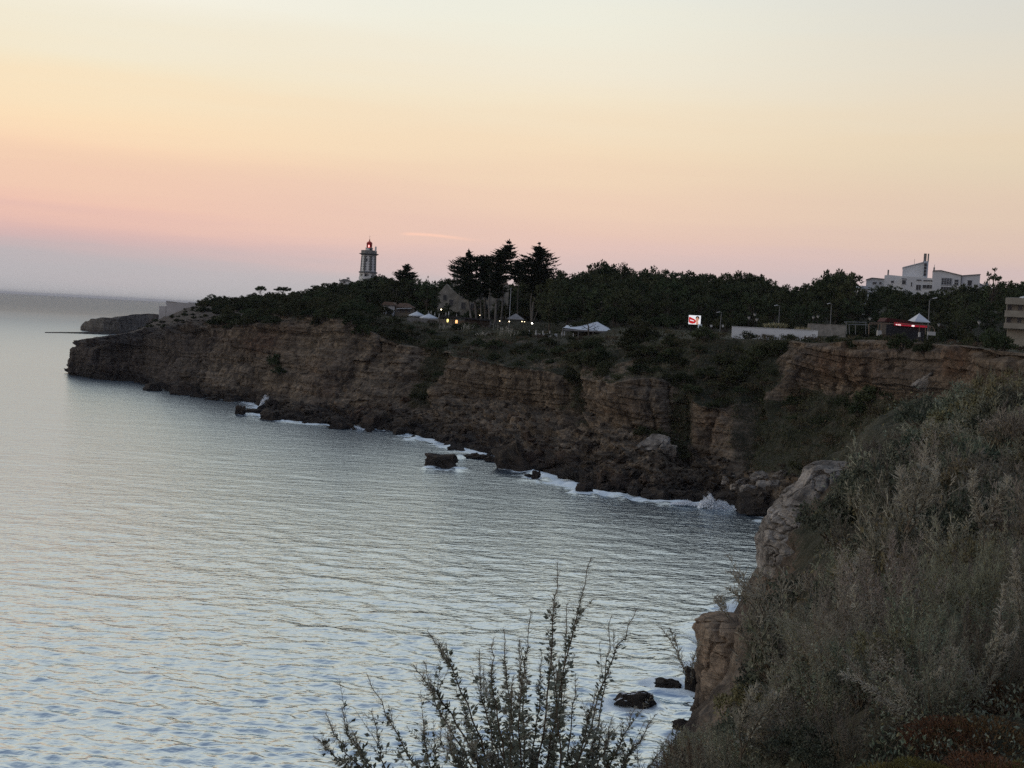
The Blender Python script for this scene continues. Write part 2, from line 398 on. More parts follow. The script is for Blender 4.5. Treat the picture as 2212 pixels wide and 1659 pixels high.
colm((300, 825), (302, 812, 2), (310, 738, 7), (330, 713, 28), (352, 686, 480), (400, 675, 660))
colm((395, 852), (398, 838, 2), (425, 716, 16), (420, 694, 34), (430, 664, 480), (470, 657, 680))
colm((475, 862), (478, 848, 3), (495, 706, 17), (500, 684, 36), (510, 660, 480))
colm((556, 874), (570, 852, 5), (630, 697, 16), (630, 674, 36))
colm((604, 905), (650, 868, 13), (742, 690, 27), (745, 669, 50))
colm((770, 923), (778, 882, 15), (832, 735, 29), (830, 692, 55))
colm((900, 940), (888, 862, 20), (905, 757, 29), (900, 699, 64))
colm((1045, 978), (1050, 856, 33), (1060, 786, 32), (1050, 716, 75))
colm((1155, 1012), (1172, 880, 36), (1170, 801, 36), (1160, 731, 75))
colm((1240, 1037), (1255, 892, 32), (1230, 812, 38), (1240, 741, 75))
colm((1310, 1062), (1345, 922, 24), (1318, 830, 27), (1340, 745, 62))
colm((1390, 1072), (1420, 925, 20), (1415, 820, 26), (1420, 735, 52))
colm((1500, 1082), (1512, 988, 16), (1516, 880, 19), (1520, 730, 42))
colm((1590, 1096), (1582, 996, 13), (1600, 862, 25), (1600, 734, 42), inland=(.2, 1))
colm((1640, 1113), (1660, 1022, 9), (1700, 852, 27), (1700, 735, 40), inland=(.3, 1))
colm((39, 157, 0), (41, 160, 6, 1), (1745, 838, 36), (1752, 742, 39), inland=(.5, 1))
colm((44, 147, 0), (45, 149, 7, 1), (1866, 848, 26), (1870, 735, 29), inland=(.8, 1))
colm((46, 138, 0), (47, 140, 8, 1), (1960, 862, 18), (1960, 738, 20), inland=(1, .8))
colm((43, 127, 0), (45, 128, 9, 1), (2050, 872, 14), (2060, 746, 16), inland=(1, .6))
colm((38, 116, 0), (42, 117, 9, 1), (2140, 850, 9), (2140, 756, 11), inland=(1, .5))
colm((36, 104, 0), (44, 104, 10, 1), (52, 106, 20, 1), (56, 107, 22.8, 1), inland=(1, .3))
colm((36, 80, 0), (46, 80, 10, 1), (58, 80, 19, 1), (64, 80, 22.6, 1), inland=(1, .2))
colm((36, 50, 0), (48, 50, 10, 1), (62, 50, 19, 1), (70, 50, 22.6, 1), inland=(1, .1))
C = np.array(C)                                   # (columns, 6 rows, 3)
NC = len(C)
# far row of the right columns fans out so that it never crosses itself
def cat(u):
    u = np.asarray(u, float); i = np.clip(np.floor(u).astype(int), 0, NC-2); f = (u-i)[:, None, None]
    p0, p1, p2, p3 = C[np.maximum(i-1, 0)], C[i], C[i+1], C[np.minimum(i+2, NC-1)]
    t1, t2 = (p2-p0)*.4, (p3-p1)*.4
    return (2*f**3-3*f**2+1)*p1+(f**3-2*f**2+f)*t1+(-2*f**3+3*f**2)*p2+(f**3-f**2)*t2
uu = np.linspace(0, NC-1, 4000); g_ = cat(uu)
wt = np.zeros(len(uu))
for r_ in (0, 1, 2, 3):
    q_ = np.array([proj(p) if p[1] > 60 else (2600, 900) for p in g_[:, r_]]); dq = np.r_[0, np.linalg.norm(np.diff(q_, axis=0), axis=1)]; wt += np.minimum(dq, 3)
wt = np.where(q_[:, 0] > 2300, .05, wt)+.12
cw = np.cumsum(wt); cw = (cw-cw[0])/(cw[-1]-cw[0])
NU = 1150
US = np.interp(np.linspace(0, 1, NU), cw, uu)
R6 = cat(US)                                      # (NU, 6, 3)
under = R6[:, 0].copy(); nxt = np.gradient(R6[:, 0, :2], axis=0); nxt /= np.linalg.norm(nxt, axis=1, keepdims=True)
SEAW = np.stack([nxt[:, 1], -nxt[:, 0], np.zeros(NU)], 1)      # towards the sea
for k in range(3): SEAW[:, k] = np.convolve(np.pad(SEAW[:, k], 20, mode='edge'), np.ones(41)/41, 'valid')
SEAW /= np.linalg.norm(SEAW, axis=1, keepdims=True)
under += SEAW*4; under[:, 2] = -4
rows = np.concatenate([under[:, None], R6], 1)     # v = -1, 0, 1, ... 5
vs = np.concatenate([np.linspace(-1, 0, 6, endpoint=False), np.linspace(0, 1, 64, endpoint=False), np.linspace(1, 2, 84, endpoint=False), np.linspace(2, 3, 84, endpoint=False), np.linspace(3, 4, 46, endpoint=False), 4+np.linspace(0, 1, 34)**1.5])
NV = len(vs)
iv = np.clip(np.floor(vs).astype(int)+1, 0, 5); fv = vs-(iv-1)
G = rows[:, iv]*(1-fv)[None, :, None]+rows[:, iv+1]*fv[None, :, None]      # (NU, NV, 3)
ucol = US[:, None]+0*vs[None]; vrow = vs[None]+0*US[:, None]
def bump_(x, a, b, c, d): return sst(x, a, b)*(1-sst(x, c, d))
wall = sst(ucol, 16.5, 17.5)
Warp = G+fbm(G*.05, 3)[..., None]*np.array([1.5, 1.5, .8])
vw = vrow+.10*fbm(G*.09, 3)
face = bump_(vw, .93, 1.05, 1.95, 2.08)*(1-wall)*(1-.75*sst(ucol, 15.2, 16.0)*(1-sst(ucol, 17, 18)))+bump_(vw, 1.9, 2.02, 2.93, 3.03)*wall
talus = bump_(vrow, -.2, .03, .92, 1.08)*(1-sst(ucol, 20, 22))
slope = bump_(vrow, 1.02, 1.3, 2.75, 3.05)*(1-face)
tipw = 1-sst(ucol, 4.2, 6.0)                       # bare rock everywhere on the point
face = np.maximum(face, tipw*bump_(vrow, .05, .3, 3.0, 3.4))
far_ = sst(vrow, 3.0, 4.0)
arc = np.r_[0, np.cumsum(np.linalg.norm(np.diff(R6[:, 2], axis=0), axis=1))][:, None]+0*vs[None]
RA = np.random.default_rng(5).random(512)*2-1; RB = np.random.default_rng(6).random((512, 64))*2-1
def strata(z, h, sharp=.8):
    s = z/h; k = np.floor(s).astype(int); f = s-k; a, b = RA[k % 512], RA[(k+1) % 512]; w = sst(f, sharp, 1.0)
    return a*(1-w)+b*w, k
zz = Warp[..., 2]
s1, k1 = strata(zz, 2.1); s2, _ = strata(zz+40, .62, .7)
jx = (arc+2.2*fbm(G*.11, 3))/5.2; jk = np.floor(jx).astype(int); jf = jx-jk
jo = RB[jk % 512, (k1//2) % 64]; groove = -np.exp(-(np.minimum(jf, 1-jf)/.07)**2)
n1, n2, n3 = fbm(G*.06+3, 3), fbm(G*.22+9, 4), fbm(G*.9, 4)
ridge = 1-np.abs(fbm(G*np.array([.35, .35, .5])+5, 4))
GUL = [(3.95, .25, 3.0), (6.35, .22, 2.5), (7.35, .22, 2.5), (8.95, .30, 3.0), (11.85, .32, 3.6), (14.45, .26, 3.2), (16.2, .25, 3.5)]
gul = np.zeros_like(ucol)
for gu, gw_, gd in GUL: gul = np.maximum(gul, gd*np.exp(-(np.abs(ucol+.05*n1-gu)/gw_)**4))
gul = gul*bump_(vrow, .55, .85, 2.0, 2.25)
disp = -gul+face*(.62*s1+.30*s2+.60*jo+.6*groove+1.6*n1+.9*n2+.40*n3)+talus*(1.3*n2+1.2*(ridge-.6)+.5*s1+.35*n3)+slope*(.9*n1+.8*n2+.2*n3)
fade = sst(vrow, -.9, .05)*(1-far_)
G = G+SEAW[:, None]*(disp*fade)[..., None]
G[..., 2] += fade*(talus*(.9*n2+.7*(ridge-.6)+.2*n3)+slope*(.5*n1+.45*n2+.12*n3)+face*(.25*n2+.1*n3))+sst(vrow, 3.9, 4.5)*.3*n1
_w = sst(vrow, 3.65, 4.3)*sst(ucol, 4.5, 5.2); G[..., 2] = G[..., 2]*(1-_w)+base(G[..., 0], G[..., 1])*_w   # the land behind, with its two rises
G[..., 2] += sst(vrow, 3.9, 4.3)*(1-sst(vrow, 4.6, 5))*(.25*n2)
cave = np.exp(-(((ucol-20.55)/.42)**2))*np.exp(-(((vrow-1.93)/.10)**2))
G = G-SEAW[:, None]*(cave*3.2)[..., None]
idx = np.arange(NU*NV).reshape(NU, NV)
FQ = np.stack([idx[:-1, :-1], idx[1:, :-1], idx[1:, 1:], idx[:-1, 1:]], -1).reshape(-1, 4)
me = np_mesh('cliff', G.reshape(-1, 3), [FQ], [M_CLIFF], smooth=False)
soil = np.clip(slope*.95*sst(ucol, 5, 7)+far_+.35*bump_(vrow, .5, .9, 1.05, 1.3)*sst(ucol, 8, 10)+sst(vrow, 2.6, 3.0)*(1-wall)*sst(ucol, 4.5, 6)+sst(vrow, 2.97, 3.1), 0, 1)*(1-.9*face)
soil = np.maximum(soil, np.clip(gul/4.6, 0, .85)*sst(ucol, 8.5, 8.9))
soil = soil*(1-.75*(1-sst(ucol, 4.6, 6.2)))*(1-.55*sst(fbm(G*.13+20, 4), .12, .5)*(vrow < 3))
soil = np.maximum(soil, .8*bump_(vrow, .9, 1.05, 1.9, 1.97)*sst(ucol, 15.4, 16.4))
a_ = me.attributes.new('soil', 'FLOAT', 'POINT'); a_.data.foreach_set('value', soil.astype(np.float32).ravel())
_q = G.reshape(-1, 3)-np.array([0, 0, CAMZ]); _zc = np.maximum(_q@_f, 20); _px = (CXP+FOC*(_q@_r)/_zc).reshape(G.shape[:2]); _py = (CYP-FOC*(_q@_u)/_zc).reshape(G.shape[:2])
rust_ = np.zeros(G.shape[:2])
for x_, y_, a1, a2, k_ in ((545, 735, 70, 26, .85), (610, 720, 60, 24, .5), (700, 820, 40, 40, .5), (1830, 795, 90, 36, .95), (1900, 760, 60, 20, .5), (2060, 790, 60, 50, .7), (1730, 850, 60, 30, .3), (1540, 930, 60, 50, .3), (1340, 870, 60, 40, .25)):
    rust_ = np.maximum(rust_, 1.15*k_*np.exp(-((_px-x_)/a1)**2-((_py-y_)/a2)**2))
rust_ = np.clip(rust_*(1+.9*fbm(G*.12+8, 3)), 0, 1)
lich = np.clip(.9*sst(vrow, 2.8, 3.05)*(1-sst(ucol, 5.5, 7))+(1-sst(ucol+.5*n1, 3.4, 4.6))*.62+.3*sst(n1, .2, .7)*(vrow > .5), 0, .85)
for nm_, av in (('rust', rust_), ('lichen', lich)):
    a_ = me.attributes.new(nm_, 'FLOAT', 'POINT'); a_.data.foreach_set('value', av.astype(np.float32).ravel())
cliff = tag(link('cliff', me), kind='structure')
# look-up of the ground on the plateau
sub_ = G[::3, (vs > 1.0)][:, ::3].reshape(-1, 3)
KD = kdtree.KDTree(len(sub_))
for i_, p_ in enumerate(sub_): KD.insert((p_[0], p_[1], 0), i_)
KD.balance()
subp = G[::3, (vs >= 2.95)][:, ::2].reshape(-1, 3)
KP = kdtree.KDTree(len(subp))
for i_, p_ in enumerate(subp): KP.insert((p_[0], p_[1], 0), i_)
KP.balance()
def ground(x, y):
    r = KP.find_n((x, y, 0), 4); w = [1/(q[2]+.3) for q in r]
    return sum(subp[q[1]][2]*k for q, k in zip(r, w))/sum(w)

# ------------------------------------------------------------------ the near hillside
EY = np.array([-20, -10, 0, 5, 10, 15, 20, 25, 30, 50, 60, 69, 74, 79, 84, 95, 105, 118, 130])
EX = np.array([-33, -30, -25, -20, -14.5, -9.5, -6, -3.2, -0.6, 6.4, 9.0, 10.8, 12.2, 14.8, 16.2, 17.8, 20.4, 28, 38.0])
PD = np.array([-6, -1.5, 0, 1.0, 3, 5, 6.7, 8.5, 10, 12.5, 16, 20, 25, 32, 60.0])
PZ = np.array([-5, -2.5, 0.2, 4.5, 8.6, 11.4, 14.0, 16.0, 17.6, 19.4, 20.8, 21.7, 22.2, 22.5, 22.8])
def hz(X, Y):
    d = np.asarray(X, float)-np.interp(Y, EY, EX); z = np.interp(d, PD, PZ)
    return z
def hz_n(X, Y):
    z = hz(X, Y); z = z-2.6*sst(np.asarray(Y, float), 76, 102)*sst(np.asarray(X, float)-np.interp(Y, EY, EX), 9, 17)-3.4*gauss(np.asarray(X, float), np.asarray(Y, float), 21.0, 84.0, 3.0)-2.2*gauss(np.asarray(X, float), np.asarray(Y, float), 13.2, 67.0, 3.2); X = np.asarray(X, float); Y = np.asarray(Y, float)
    z = z-2.2*sst(Y, 5.2, 6.8)*(1-sst(Y, 17, 26))*(1-sst(X-.118*Y, -.1, 1.5)); p = np.stack([np.asarray(X, float), np.asarray(Y, float), z], -1)
    d = np.asarray(X, float)-np.interp(Y, EY, EX)
    am = sst(d, -2, 6)*(1-.8*sst(d, 15, 22))
    return z+am*(.9*fbm(p*.17, 3)+.3*fbm(p*.6, 3))+.07*fbm(p*1.9, 3)
ys = np.concatenate([np.linspace(-15, 3, 20, endpoint=False), np.linspace(3, 30, 110, endpoint=False), np.linspace(30, 122, 190)])
dsn = np.concatenate([np.linspace(-5, 0, 12, endpoint=False), np.linspace(0, 14, 110, endpoint=False), np.linspace(14, 60, 90)])
YY, DD = np.meshgrid(ys, dsn, indexing='ij'); XX = np.interp(YY, EY, EX)+DD
ZZ = hz_n(XX, YY)
HP = np.stack([XX, YY, ZZ], -1)
st_, kk_ = strata(ZZ+.5*fbm(HP*.1, 2), 1.3); steep = 1-sst(DD, 5, 10)
HP[..., 0] -= steep*sst(DD, -3, .5)*(.5*st_+.8*fbm(HP*.3, 4))
hi = np.arange(HP.shape[0]*HP.shape[1]).reshape(HP.shape[:2])
HF = np.stack([hi[:-1, :-1], hi[:-1, 1:], hi[1:, 1:], hi[1:, :-1]], -1).reshape(-1, 4)
me = np_mesh('hillside', HP.reshape(-1, 3), [HF], [M_SLOPE], smooth=False)
a_ = me.attributes.new('soil', 'FLOAT', 'POINT'); a_.data.foreach_set('value', (sst(DD, 3.5, 8)*.95).astype(np.float32).ravel())
tag(link('hillside', me), kind='structure')

# ------------------------------------------------------------------ far low headland
def far_land(name, pts, depth, hn, label=None):
    pts = np.array(pts, float); n = 160; u = np.linspace(0, len(pts)-1, n)
    ip = lambda k: np.interp(u, np.arange(len(pts)), pts[:, k])
    px, pt, pw = ip(0), ip(1), ip(2)
    F0 = np.array([PW(a, b) for a, b in zip(px, pw)]); T0 = np.array([P(a, b, f[1]+4) for a, b, f in zip(px, pt, F0)])
    rws = []
    for k, w in enumerate((0, .1, .3, .5, .7, .9, 1)): rws.append(F0*(1-w)+T0*w)
    for k in (.05, .2, .5, 1):
        q = T0.copy(); q[:, 1] += depth*k; q[:, 0] = q[:, 0]*(q[:, 1]/T0[:, 1]); q[:, 2] = T0[:, 2]*(1-.3*k); rws.append(q)
    q = rws[-1].copy(); q[:, 1] += 6; q[:, 2] = -3; rws.append(q)
    f0 = rws[0].copy(); f0[:, 2] = -3; rws.insert(0, f0)
    g = np.stack(rws, 1)
    g[:, 1:-1, 2] += hn*fbm(g[:, 1:-1]*.12, 3); g[:, 1:-1, 1] += hn*2*fbm(g[:, 1:-1]*.09+4, 3)
    ii = np.arange(g.shape[0]*g.shape[1]).reshape(g.shape[:2])
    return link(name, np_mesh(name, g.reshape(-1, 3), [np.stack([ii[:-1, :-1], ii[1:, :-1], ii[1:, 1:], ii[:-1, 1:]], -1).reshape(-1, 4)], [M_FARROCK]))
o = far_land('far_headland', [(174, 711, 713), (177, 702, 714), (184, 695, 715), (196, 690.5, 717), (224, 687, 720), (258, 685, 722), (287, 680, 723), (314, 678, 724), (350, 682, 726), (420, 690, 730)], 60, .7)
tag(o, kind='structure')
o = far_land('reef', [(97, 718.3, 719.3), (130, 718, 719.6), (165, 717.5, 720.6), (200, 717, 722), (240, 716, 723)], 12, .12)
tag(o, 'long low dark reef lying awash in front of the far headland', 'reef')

# ------------------------------------------------------------------ the sea
shore = np.concatenate([R6[:, 0, :2], np.stack([np.interp(np.linspace(118, 40, 80), EY, EX), np.linspace(118, 40, 80)], 1)])
SEA_ROCKS = []                                    # (x, y, r) of rocks standing in the water, filled below
def sea_rock_spots():
    out = []
    for px, py, wpx in ((958, 1012, 82), (1003, 988, 34), (325, 843, 40), (1262, 1066, 42), (1157, 1033, 20), (1370, 1528, 90), (1447, 1490, 60), (728, 927, 40), (570, 905, 48), (517, 896, 26), (1500, 1500, 60), (390, 852, 60), (636, 902, 60), (1110, 1014, 60), (1180, 1010, 60), (1220, 1022, 60)):
        w = PW(px, py); out.append((w[0], w[1], wpx/2*w[1]/FOC))
    return out
SEA_ROCKS = sea_rock_spots()
az_ = np.concatenate([np.linspace(-85, -27, 30, endpoint=False), np.linspace(-27, 27, 600, endpoint=False), np.linspace(27, 34, 20, endpoint=False), np.linspace(34, 85, 20)])
_q = np.geomspace(40, 1500, 6000); _c = np.cumsum(np.gradient(_q)*(.5/_q+100/_q**2)); RROWS = np.interp(np.linspace(_c[0], _c[-1], 700, endpoint=False), _c, _q)   # rows closer together near the shore
rr_ = np.concatenate([RROWS, np.geomspace(1500, 45000, 40)])
A2, R2 = np.meshgrid(np.radians(az_), rr_, indexing='ij')
SX, SY = R2*np.sin(A2), R2*np.cos(A2)
cell = np.gradient(rr_)[None]+0*A2
SZ = np.zeros_like(SX); DX = np.zeros_like(SX); DY = np.zeros_like(SX)
wr = np.random.default_rng(21)
for i_ in range(76):
    lam = .46*(6.5/.46)**((i_+.5)/76); th = rad(-98)+wr.normal()*(.38+.25*(lam < 3)); k_ = 2*PI/lam; stp = .047 if lam < 1.5 else .018 if lam < 3.0 else .008
    stp *= (1.25 if lam < 4 else 1)
    amp = stp/k_; ph = wr.random()*2*PI
    w_ = sst(lam/cell, 2.6, 4.5)
    arg = k_*(SX*math.cos(th)+SY*math.sin(th))+ph+1.3*np.sin(.021*SX+ph)+1.1*np.sin(.017*SY+2*ph)
    SZ += amp*w_*np.cos(arg); DX -= .8*amp*w_*math.cos(th)*np.sin(arg); DY -= .8*amp*w_*math.sin(th)*np.sin(arg)
gust = .75+.45*fbm(np.stack([SX*.018, SY*.012, 0*SX], -1), 3)
SZ *= gust
pts2 = np.stack([SX, SY], -1).reshape(-1, 2); dist = np.full(len(pts2), 60.0)
near = np.where((pts2[:, 1] < 460) & (pts2[:, 1] > 30) & (pts2[:, 0] < 60) & (pts2[:, 0] > -190))[0]
sg = shore[::4]
for ch in np.array_split(near, 40):
    q = pts2[ch]; a = sg[:-1]; b = sg[1:]-a; l2 = (b**2).sum(1)+1e-9
    t_ = np.clip(((q[:, None]-a[None])*b[None]).sum(-1)/l2[None], 0, 1)
    dd_ = np.linalg.norm(q[:, None]-(a[None]+t_[..., None]*b[None]), axis=-1).min(1)
    for x_, y_, r_ in SEA_ROCKS: dd_ = np.minimum(dd_, np.maximum(0, np.hypot(q[:, 0]-x_, q[:, 1]-y_)-r_)*2.2+np.where(q[:, 1] < 125, .9, 3.0))
    dist[ch] = dd_
dist = dist.reshape(SX.shape)
# more surf where the photograph has it: along the rubble beach, in the near cove
pxs = CXP+FOC*SX/np.maximum(SY, 1)
amt = np.interp(pxs, [100, 420, 470, 560, 640, 760, 960, 1010, 1100, 1400, 1640, 1700], [.10, .14, .6, 1.0, 1.15, 1.15, 1.15, 1.25, 1.3, 1.15, 1.1, .9])
nearcove = (SY < 125)*1.0
foam = amt*np.clip(1.16-dist/np.maximum(7.6+5.0*fbm(np.stack([SX*.09, SY*.09, 0*SX+3], -1), 2)-3.6*nearcove, 2.6), 0, 1)
foam = np.maximum(foam, .55*nearcove*np.clip(1-dist/15, 0, 1)*np.clip(.55+1.2*fbm(np.stack([SX*.12, SY*.10, 0*SX+9], -1), 3), 0, 1.3))
SZ += .35*sst(foam, .2, 1)*(.5+fbm(np.stack([SX*.5, SY*.5, 0*SX], -1), 2))*sst(dist, 0, 2)
si = np.arange(SX.size).reshape(SX.shape)
SF = np.stack([si[:-1, :-1], si[:-1, 1:], si[1:, 1:], si[1:, :-1]], -1).reshape(-1, 4)[:, ::-1]
mw = bpy.data.materials.new('sea_water'); mw.use_nodes = True; t = mw.node_tree; b = t.nodes['Principled BSDF']; ln = t.links.new
b.inputs['Roughness'].default_value = .07; b.inputs['Specular IOR Level'].default_value = .5; b.inputs['Specular Tint'].default_value = (.86, .95, 1, 1)
geo = t.nodes.new('ShaderNodeNewGeometry')
def tnoise(sc, stretch, det):
    mp = t.nodes.new('ShaderNodeMapping'); mp.inputs['Scale'].default_value = stretch; mp.inputs['Rotation'].default_value = (0, 0, rad(8)); ln(geo.outputs['Position'], mp.inputs[0])
    n = t.nodes.new('ShaderNodeTexNoise'); n.inputs['Scale'].default_value = sc; n.inputs['Detail'].default_value = det; ln(mp.outputs[0], n.inputs[0]); return n.outputs[0]
nA, nB, nC = tnoise(2.1, (.65, 1, 1), 2.5), tnoise(.62, (.4, 1, 1), 3), tnoise(.09, (.35, 1, 1), 2)
def madd(a, k, c=None):
    n = t.nodes.new('ShaderNodeMath'); n.operation = 'MULTIPLY_ADD'; ln(a, n.inputs[0]); n.inputs[1].default_value = k
    if c is None: n.inputs[2].default_value = 0
    else: ln(c, n.inputs[2])
    return n.outputs[0]
hgt = madd(nA, .09, madd(nB, .16, madd(nC, .20)))
bp = t.nodes.new('ShaderNodeBump'); bp.inputs['Strength'].default_value = 1.0; bp.inputs['Distance'].default_value = 1.0; ln(hgt, bp.inputs['Height'])
ln(bp.outputs[0], b.inputs['Normal'])
at = t.nodes.new('ShaderNodeAttribute'); at.attribute_name = 'foam'
fA, fB = tnoise(1.1, (.6, 1, 1), 7), tnoise(.25, (.5, 1, 1), 4)
s_ = t.nodes.new('ShaderNodeMath'); s_.operation = 'ADD'; ln(fA, s_.inputs[0]); ln(fB, s_.inputs[1])
f1 = madd(s_.outputs[0], 1.0, madd(at.outputs['Fac'], .78))
fr = t.nodes.new('ShaderNodeMapRange'); fr.interpolation_type = 'SMOOTHSTEP'; ln(f1, fr.inputs[0]); fr.inputs[1].default_value = 1.50; fr.inputs[2].default_value = 1.80
z0 = t.nodes.new('ShaderNodeMapRange'); ln(at.outputs['Fac'], z0.inputs[0]); z0.inputs[2].default_value = .12
fm = t.nodes.new('ShaderNodeMath'); fm.operation = 'MULTIPLY'; ln(fr.outputs[0], fm.inputs[0]); ln(z0.outputs[0], fm.inputs[1])
mxn = t.nodes.new('ShaderNodeMix'); mxn.data_type = 'RGBA'; ln(fm.outputs[0], mxn.inputs[0]); mxn.inputs[6].default_value = (.025, .05, .085, 1); mxn.inputs[7].default_value = (.82, .86, .9, 1)
ln(mxn.outputs[2], b.inputs['Base Color'])
ar = t.nodes.new('ShaderNodeAttribute'); ar.attribute_name = 'ripple'
rg = t.nodes.new('ShaderNodeMapRange'); ln(fm.outputs[0], rg.inputs[0]); ln(ar.outputs['Fac'], rg.inputs[3]); rg.inputs[4].default_value = .8; ln(rg.outputs[0], b.inputs['Roughness'])
io = t.nodes.new('ShaderNodeMapRange'); ln(ar.outputs['Fac'], io.inputs[0]); io.inputs[1].default_value = .235; io.inputs[2].default_value = .40; io.inputs[3].default_value = 11.0; io.inputs[4].default_value = 1.65; ln(io.outputs[0], b.inputs['IOR'])
M_SEA = mw
me = np_mesh('sea', np.stack([SX+DX, SY+DY, SZ], -1).reshape(-1, 3), [SF], [mw], smooth=True)
a_ = me.attributes.new('ripple', 'FLOAT', 'POINT'); a_.data.foreach_set('value', (.10+.13*sst(np.log(R2), 4.4, 5.6)+.22*sst(np.log(R2), 6.0, 8.2)).astype(np.float32).ravel())   # waves too far off to resolve
a_ = me.attributes.new('foam', 'FLOAT', 'POINT'); a_.data.foreach_set('value', foam.astype(np.float32).ravel())
tag(link('sea', me), kind='structure')

MARKS = [(386, 'the pale fort'), (480, 'the ridge wood end'), (562, 'the small umbrella pine'), (613, 'the broad umbrella pine'), (690, 'the brow of the ridge'), (744, 'the keepers house'), (794, 'the lighthouse'), (872, 'the dense conical cypress'), (925, 'the thin cypress spike'), (1012, 'the leftmost tall cypress'), (1090, 'the tallest cypress'), (1160, 'the forked cypress'),
         (1217, 'the white tent left corner'), (1292, 'the white tent peak'), (1345, 'the white tent right corner'), (1384, 'the big rounded bush'), (1440, 'the grassy buttress'), (1500, 'the lit billboard'), (1536, 'the dark bush by the billboard'), (1582, 'the white wall left end'), (1630, 'the three globe lamps'), (1682, 'the middle of the white wall'), (1722, 'the dry grass tufts'), (1767, 'the white wall right end'), (1808, 'the tall rounded tree'), (1848, 'the grey pergola'), (1880, 'the white house in the wood'),
         (1915, 'the arched tube frame'), (1955, 'the red kiosk'), (1992, 'the white pyramid tent'), (2035, 'the tall street lamp'), (2080, 'the gap right of the kiosk'), (2113, 'the lone globe lamp'), (2149, 'the slender loose tree'), (2200, 'the beige apartment block')]
def near_mark(px, words=('just left of', 'in line with', 'just right of')):
    x, n = min(MARKS, key=lambda m: abs(m[0]-px)); d = px-x
    return (words[0] if d < -9 else words[2] if d > 9 else words[1])+' '+n

# ------------------------------------------------------------------ where a pixel meets the built land
GV = G.reshape(-1, 3); _d = GV-np.array([0, 0, CAMZ]); _z = _d@_f
GPX = CXP+FOC*(_d@_r)/_z; GPY = CYP-FOC*(_d@_u)/_z; _ok = (_z > 20)
GBIN = {}
for i_ in np.where(_ok & (GPX > -50) & (GPX < 2400))[0]: GBIN.setdefault((int(GPX[i_]//12), int(GPY[i_]//12)), []).append(i_)
def hit(px, py, r=7):
    c = []
    for a in (-1, 0, 1):
        for b in (-1, 0, 1): c += GBIN.get((int(px//12)+a, int(py//12)+b), [])
    if not c: return None
    c = np.array(c); q = np.hypot(GPX[c]-px, GPY[c]-py); k = c[q < max(r, q.min()+.5)]
    ym = GV[k, 1].min(); k = k[GV[k, 1] < ym+6]
    q = np.hypot(GPX[k]-px, GPY[k]-py); return GV[k[q.argmin()]].copy()

# ------------------------------------------------------------------ outcrops near the camera
def outcrop(name, Y, rows, m, label, seed, amp=1.0, crack=.5, n=200, nr=150):
    rows = np.array(rows, float); t = np.linspace(0, len(rows)-1, nr); ip = lambda k: np.interp(t, np.arange(len(rows)), rows[:, k])
    py, lp, w, d = ip(0), ip(1), ip(2), ip(3)
    a = np.arange(n)*2*PI/n; ca, sa = np.cos(a), np.sin(a); ex = .72
    ux, uy = np.sign(ca)*np.abs(ca)**ex, np.sign(sa)*np.abs(sa)**ex
    V = np.zeros((nr, n, 3))
    for i in range(nr):
        q = P(lp[i], py[i], Y); V[i, :, 0] = q[0]+w[i]/2+ux*w[i]/2; V[i, :, 1] = Y+uy*d[i]/2; V[i, :, 2] = q[2]
    nn = np.stack([ux, uy, 0*ux], 1)[None]+0*V
    s = V+seed*13.7
    ds = amp*(.55*fbm(s*.35, 3)+.30*fbm(s*np.array([.8, .8, .5]), 4)+.16*fbm(s*2.4, 5))
    r = np.abs(fbm(s*np.array([.45, .45, .16])+31, 3)); ds -= crack*np.exp(-(r/.055)**2)
    r = np.abs(fbm(s*np.array([.25, .25, .8])+71, 3)); ds -= .6*crack*np.exp(-(r/.05)**2)
    V += nn*ds[..., None]; V[..., 2] += .5*amp*fbm(s*.5+9, 3)*sst(np.arange(nr), nr*.5, 0)[:, None]
    cap = V[0].mean(0)+np.array([0, 0, .12]); V = V.reshape(-1, 3)
    i = np.arange(nr-1)[:, None]*n; k = np.arange(n)[None]
    F = np.stack([i+k, i+n+k, i+n+(k+1) % n, i+(k+1) % n], -1).reshape(-1, 4)
    top = np.stack([np.full(n, len(V)), np.arange(n), (np.arange(n)+1) % n], 1)
    o = link(name, np_mesh(name, np.concatenate([V, cap[None]]), [F, top], [m], smooth=False))
    return tag(o, label, 'rock')
outcrop('rock_outcrop', 93, [(1001, 1790, 1.2, 1.2), (1006, 1768, 3.2, 3), (1018, 1748, 4.6, 4.4), (1040, 1734, 5.6, 5.4), (1075, 1698, 7.4, 6.6), (1120, 1660, 9.2, 7.6), (1150, 1644, 10, 8), (1172, 1636, 10.4, 8.2), (1186, 1642, 10.2, 8), (1232, 1642, 10, 7.6), (1250, 1656, 9.4, 7), (1264, 1688, 8, 6), (1330, 1745, 6, 5)], M_PALE,
        'big pale grey limestone outcrop with deep cracks overhanging the near cove', 1, .75, .55)
outcrop('rock_outcrop', 77.5, [(1328, 1560, 2, 2), (1333, 1522, 4.6, 4), (1342, 1508, 5.6, 5), (1362, 1500, 6.2, 5.4), (1372, 1506, 6, 5.2), (1420, 1506, 6.2, 5.2), (1480, 1509, 6.4, 5.4), (1530, 1506, 7, 6), (1548, 1490, 8, 7), (1580, 1478, 9, 8), (1625, 1470, 9.5, 8.5)], M_OCHRE,
        'square ochre limestone ledge dropping to the surf, below the shrub slope', 4, .45, .3)

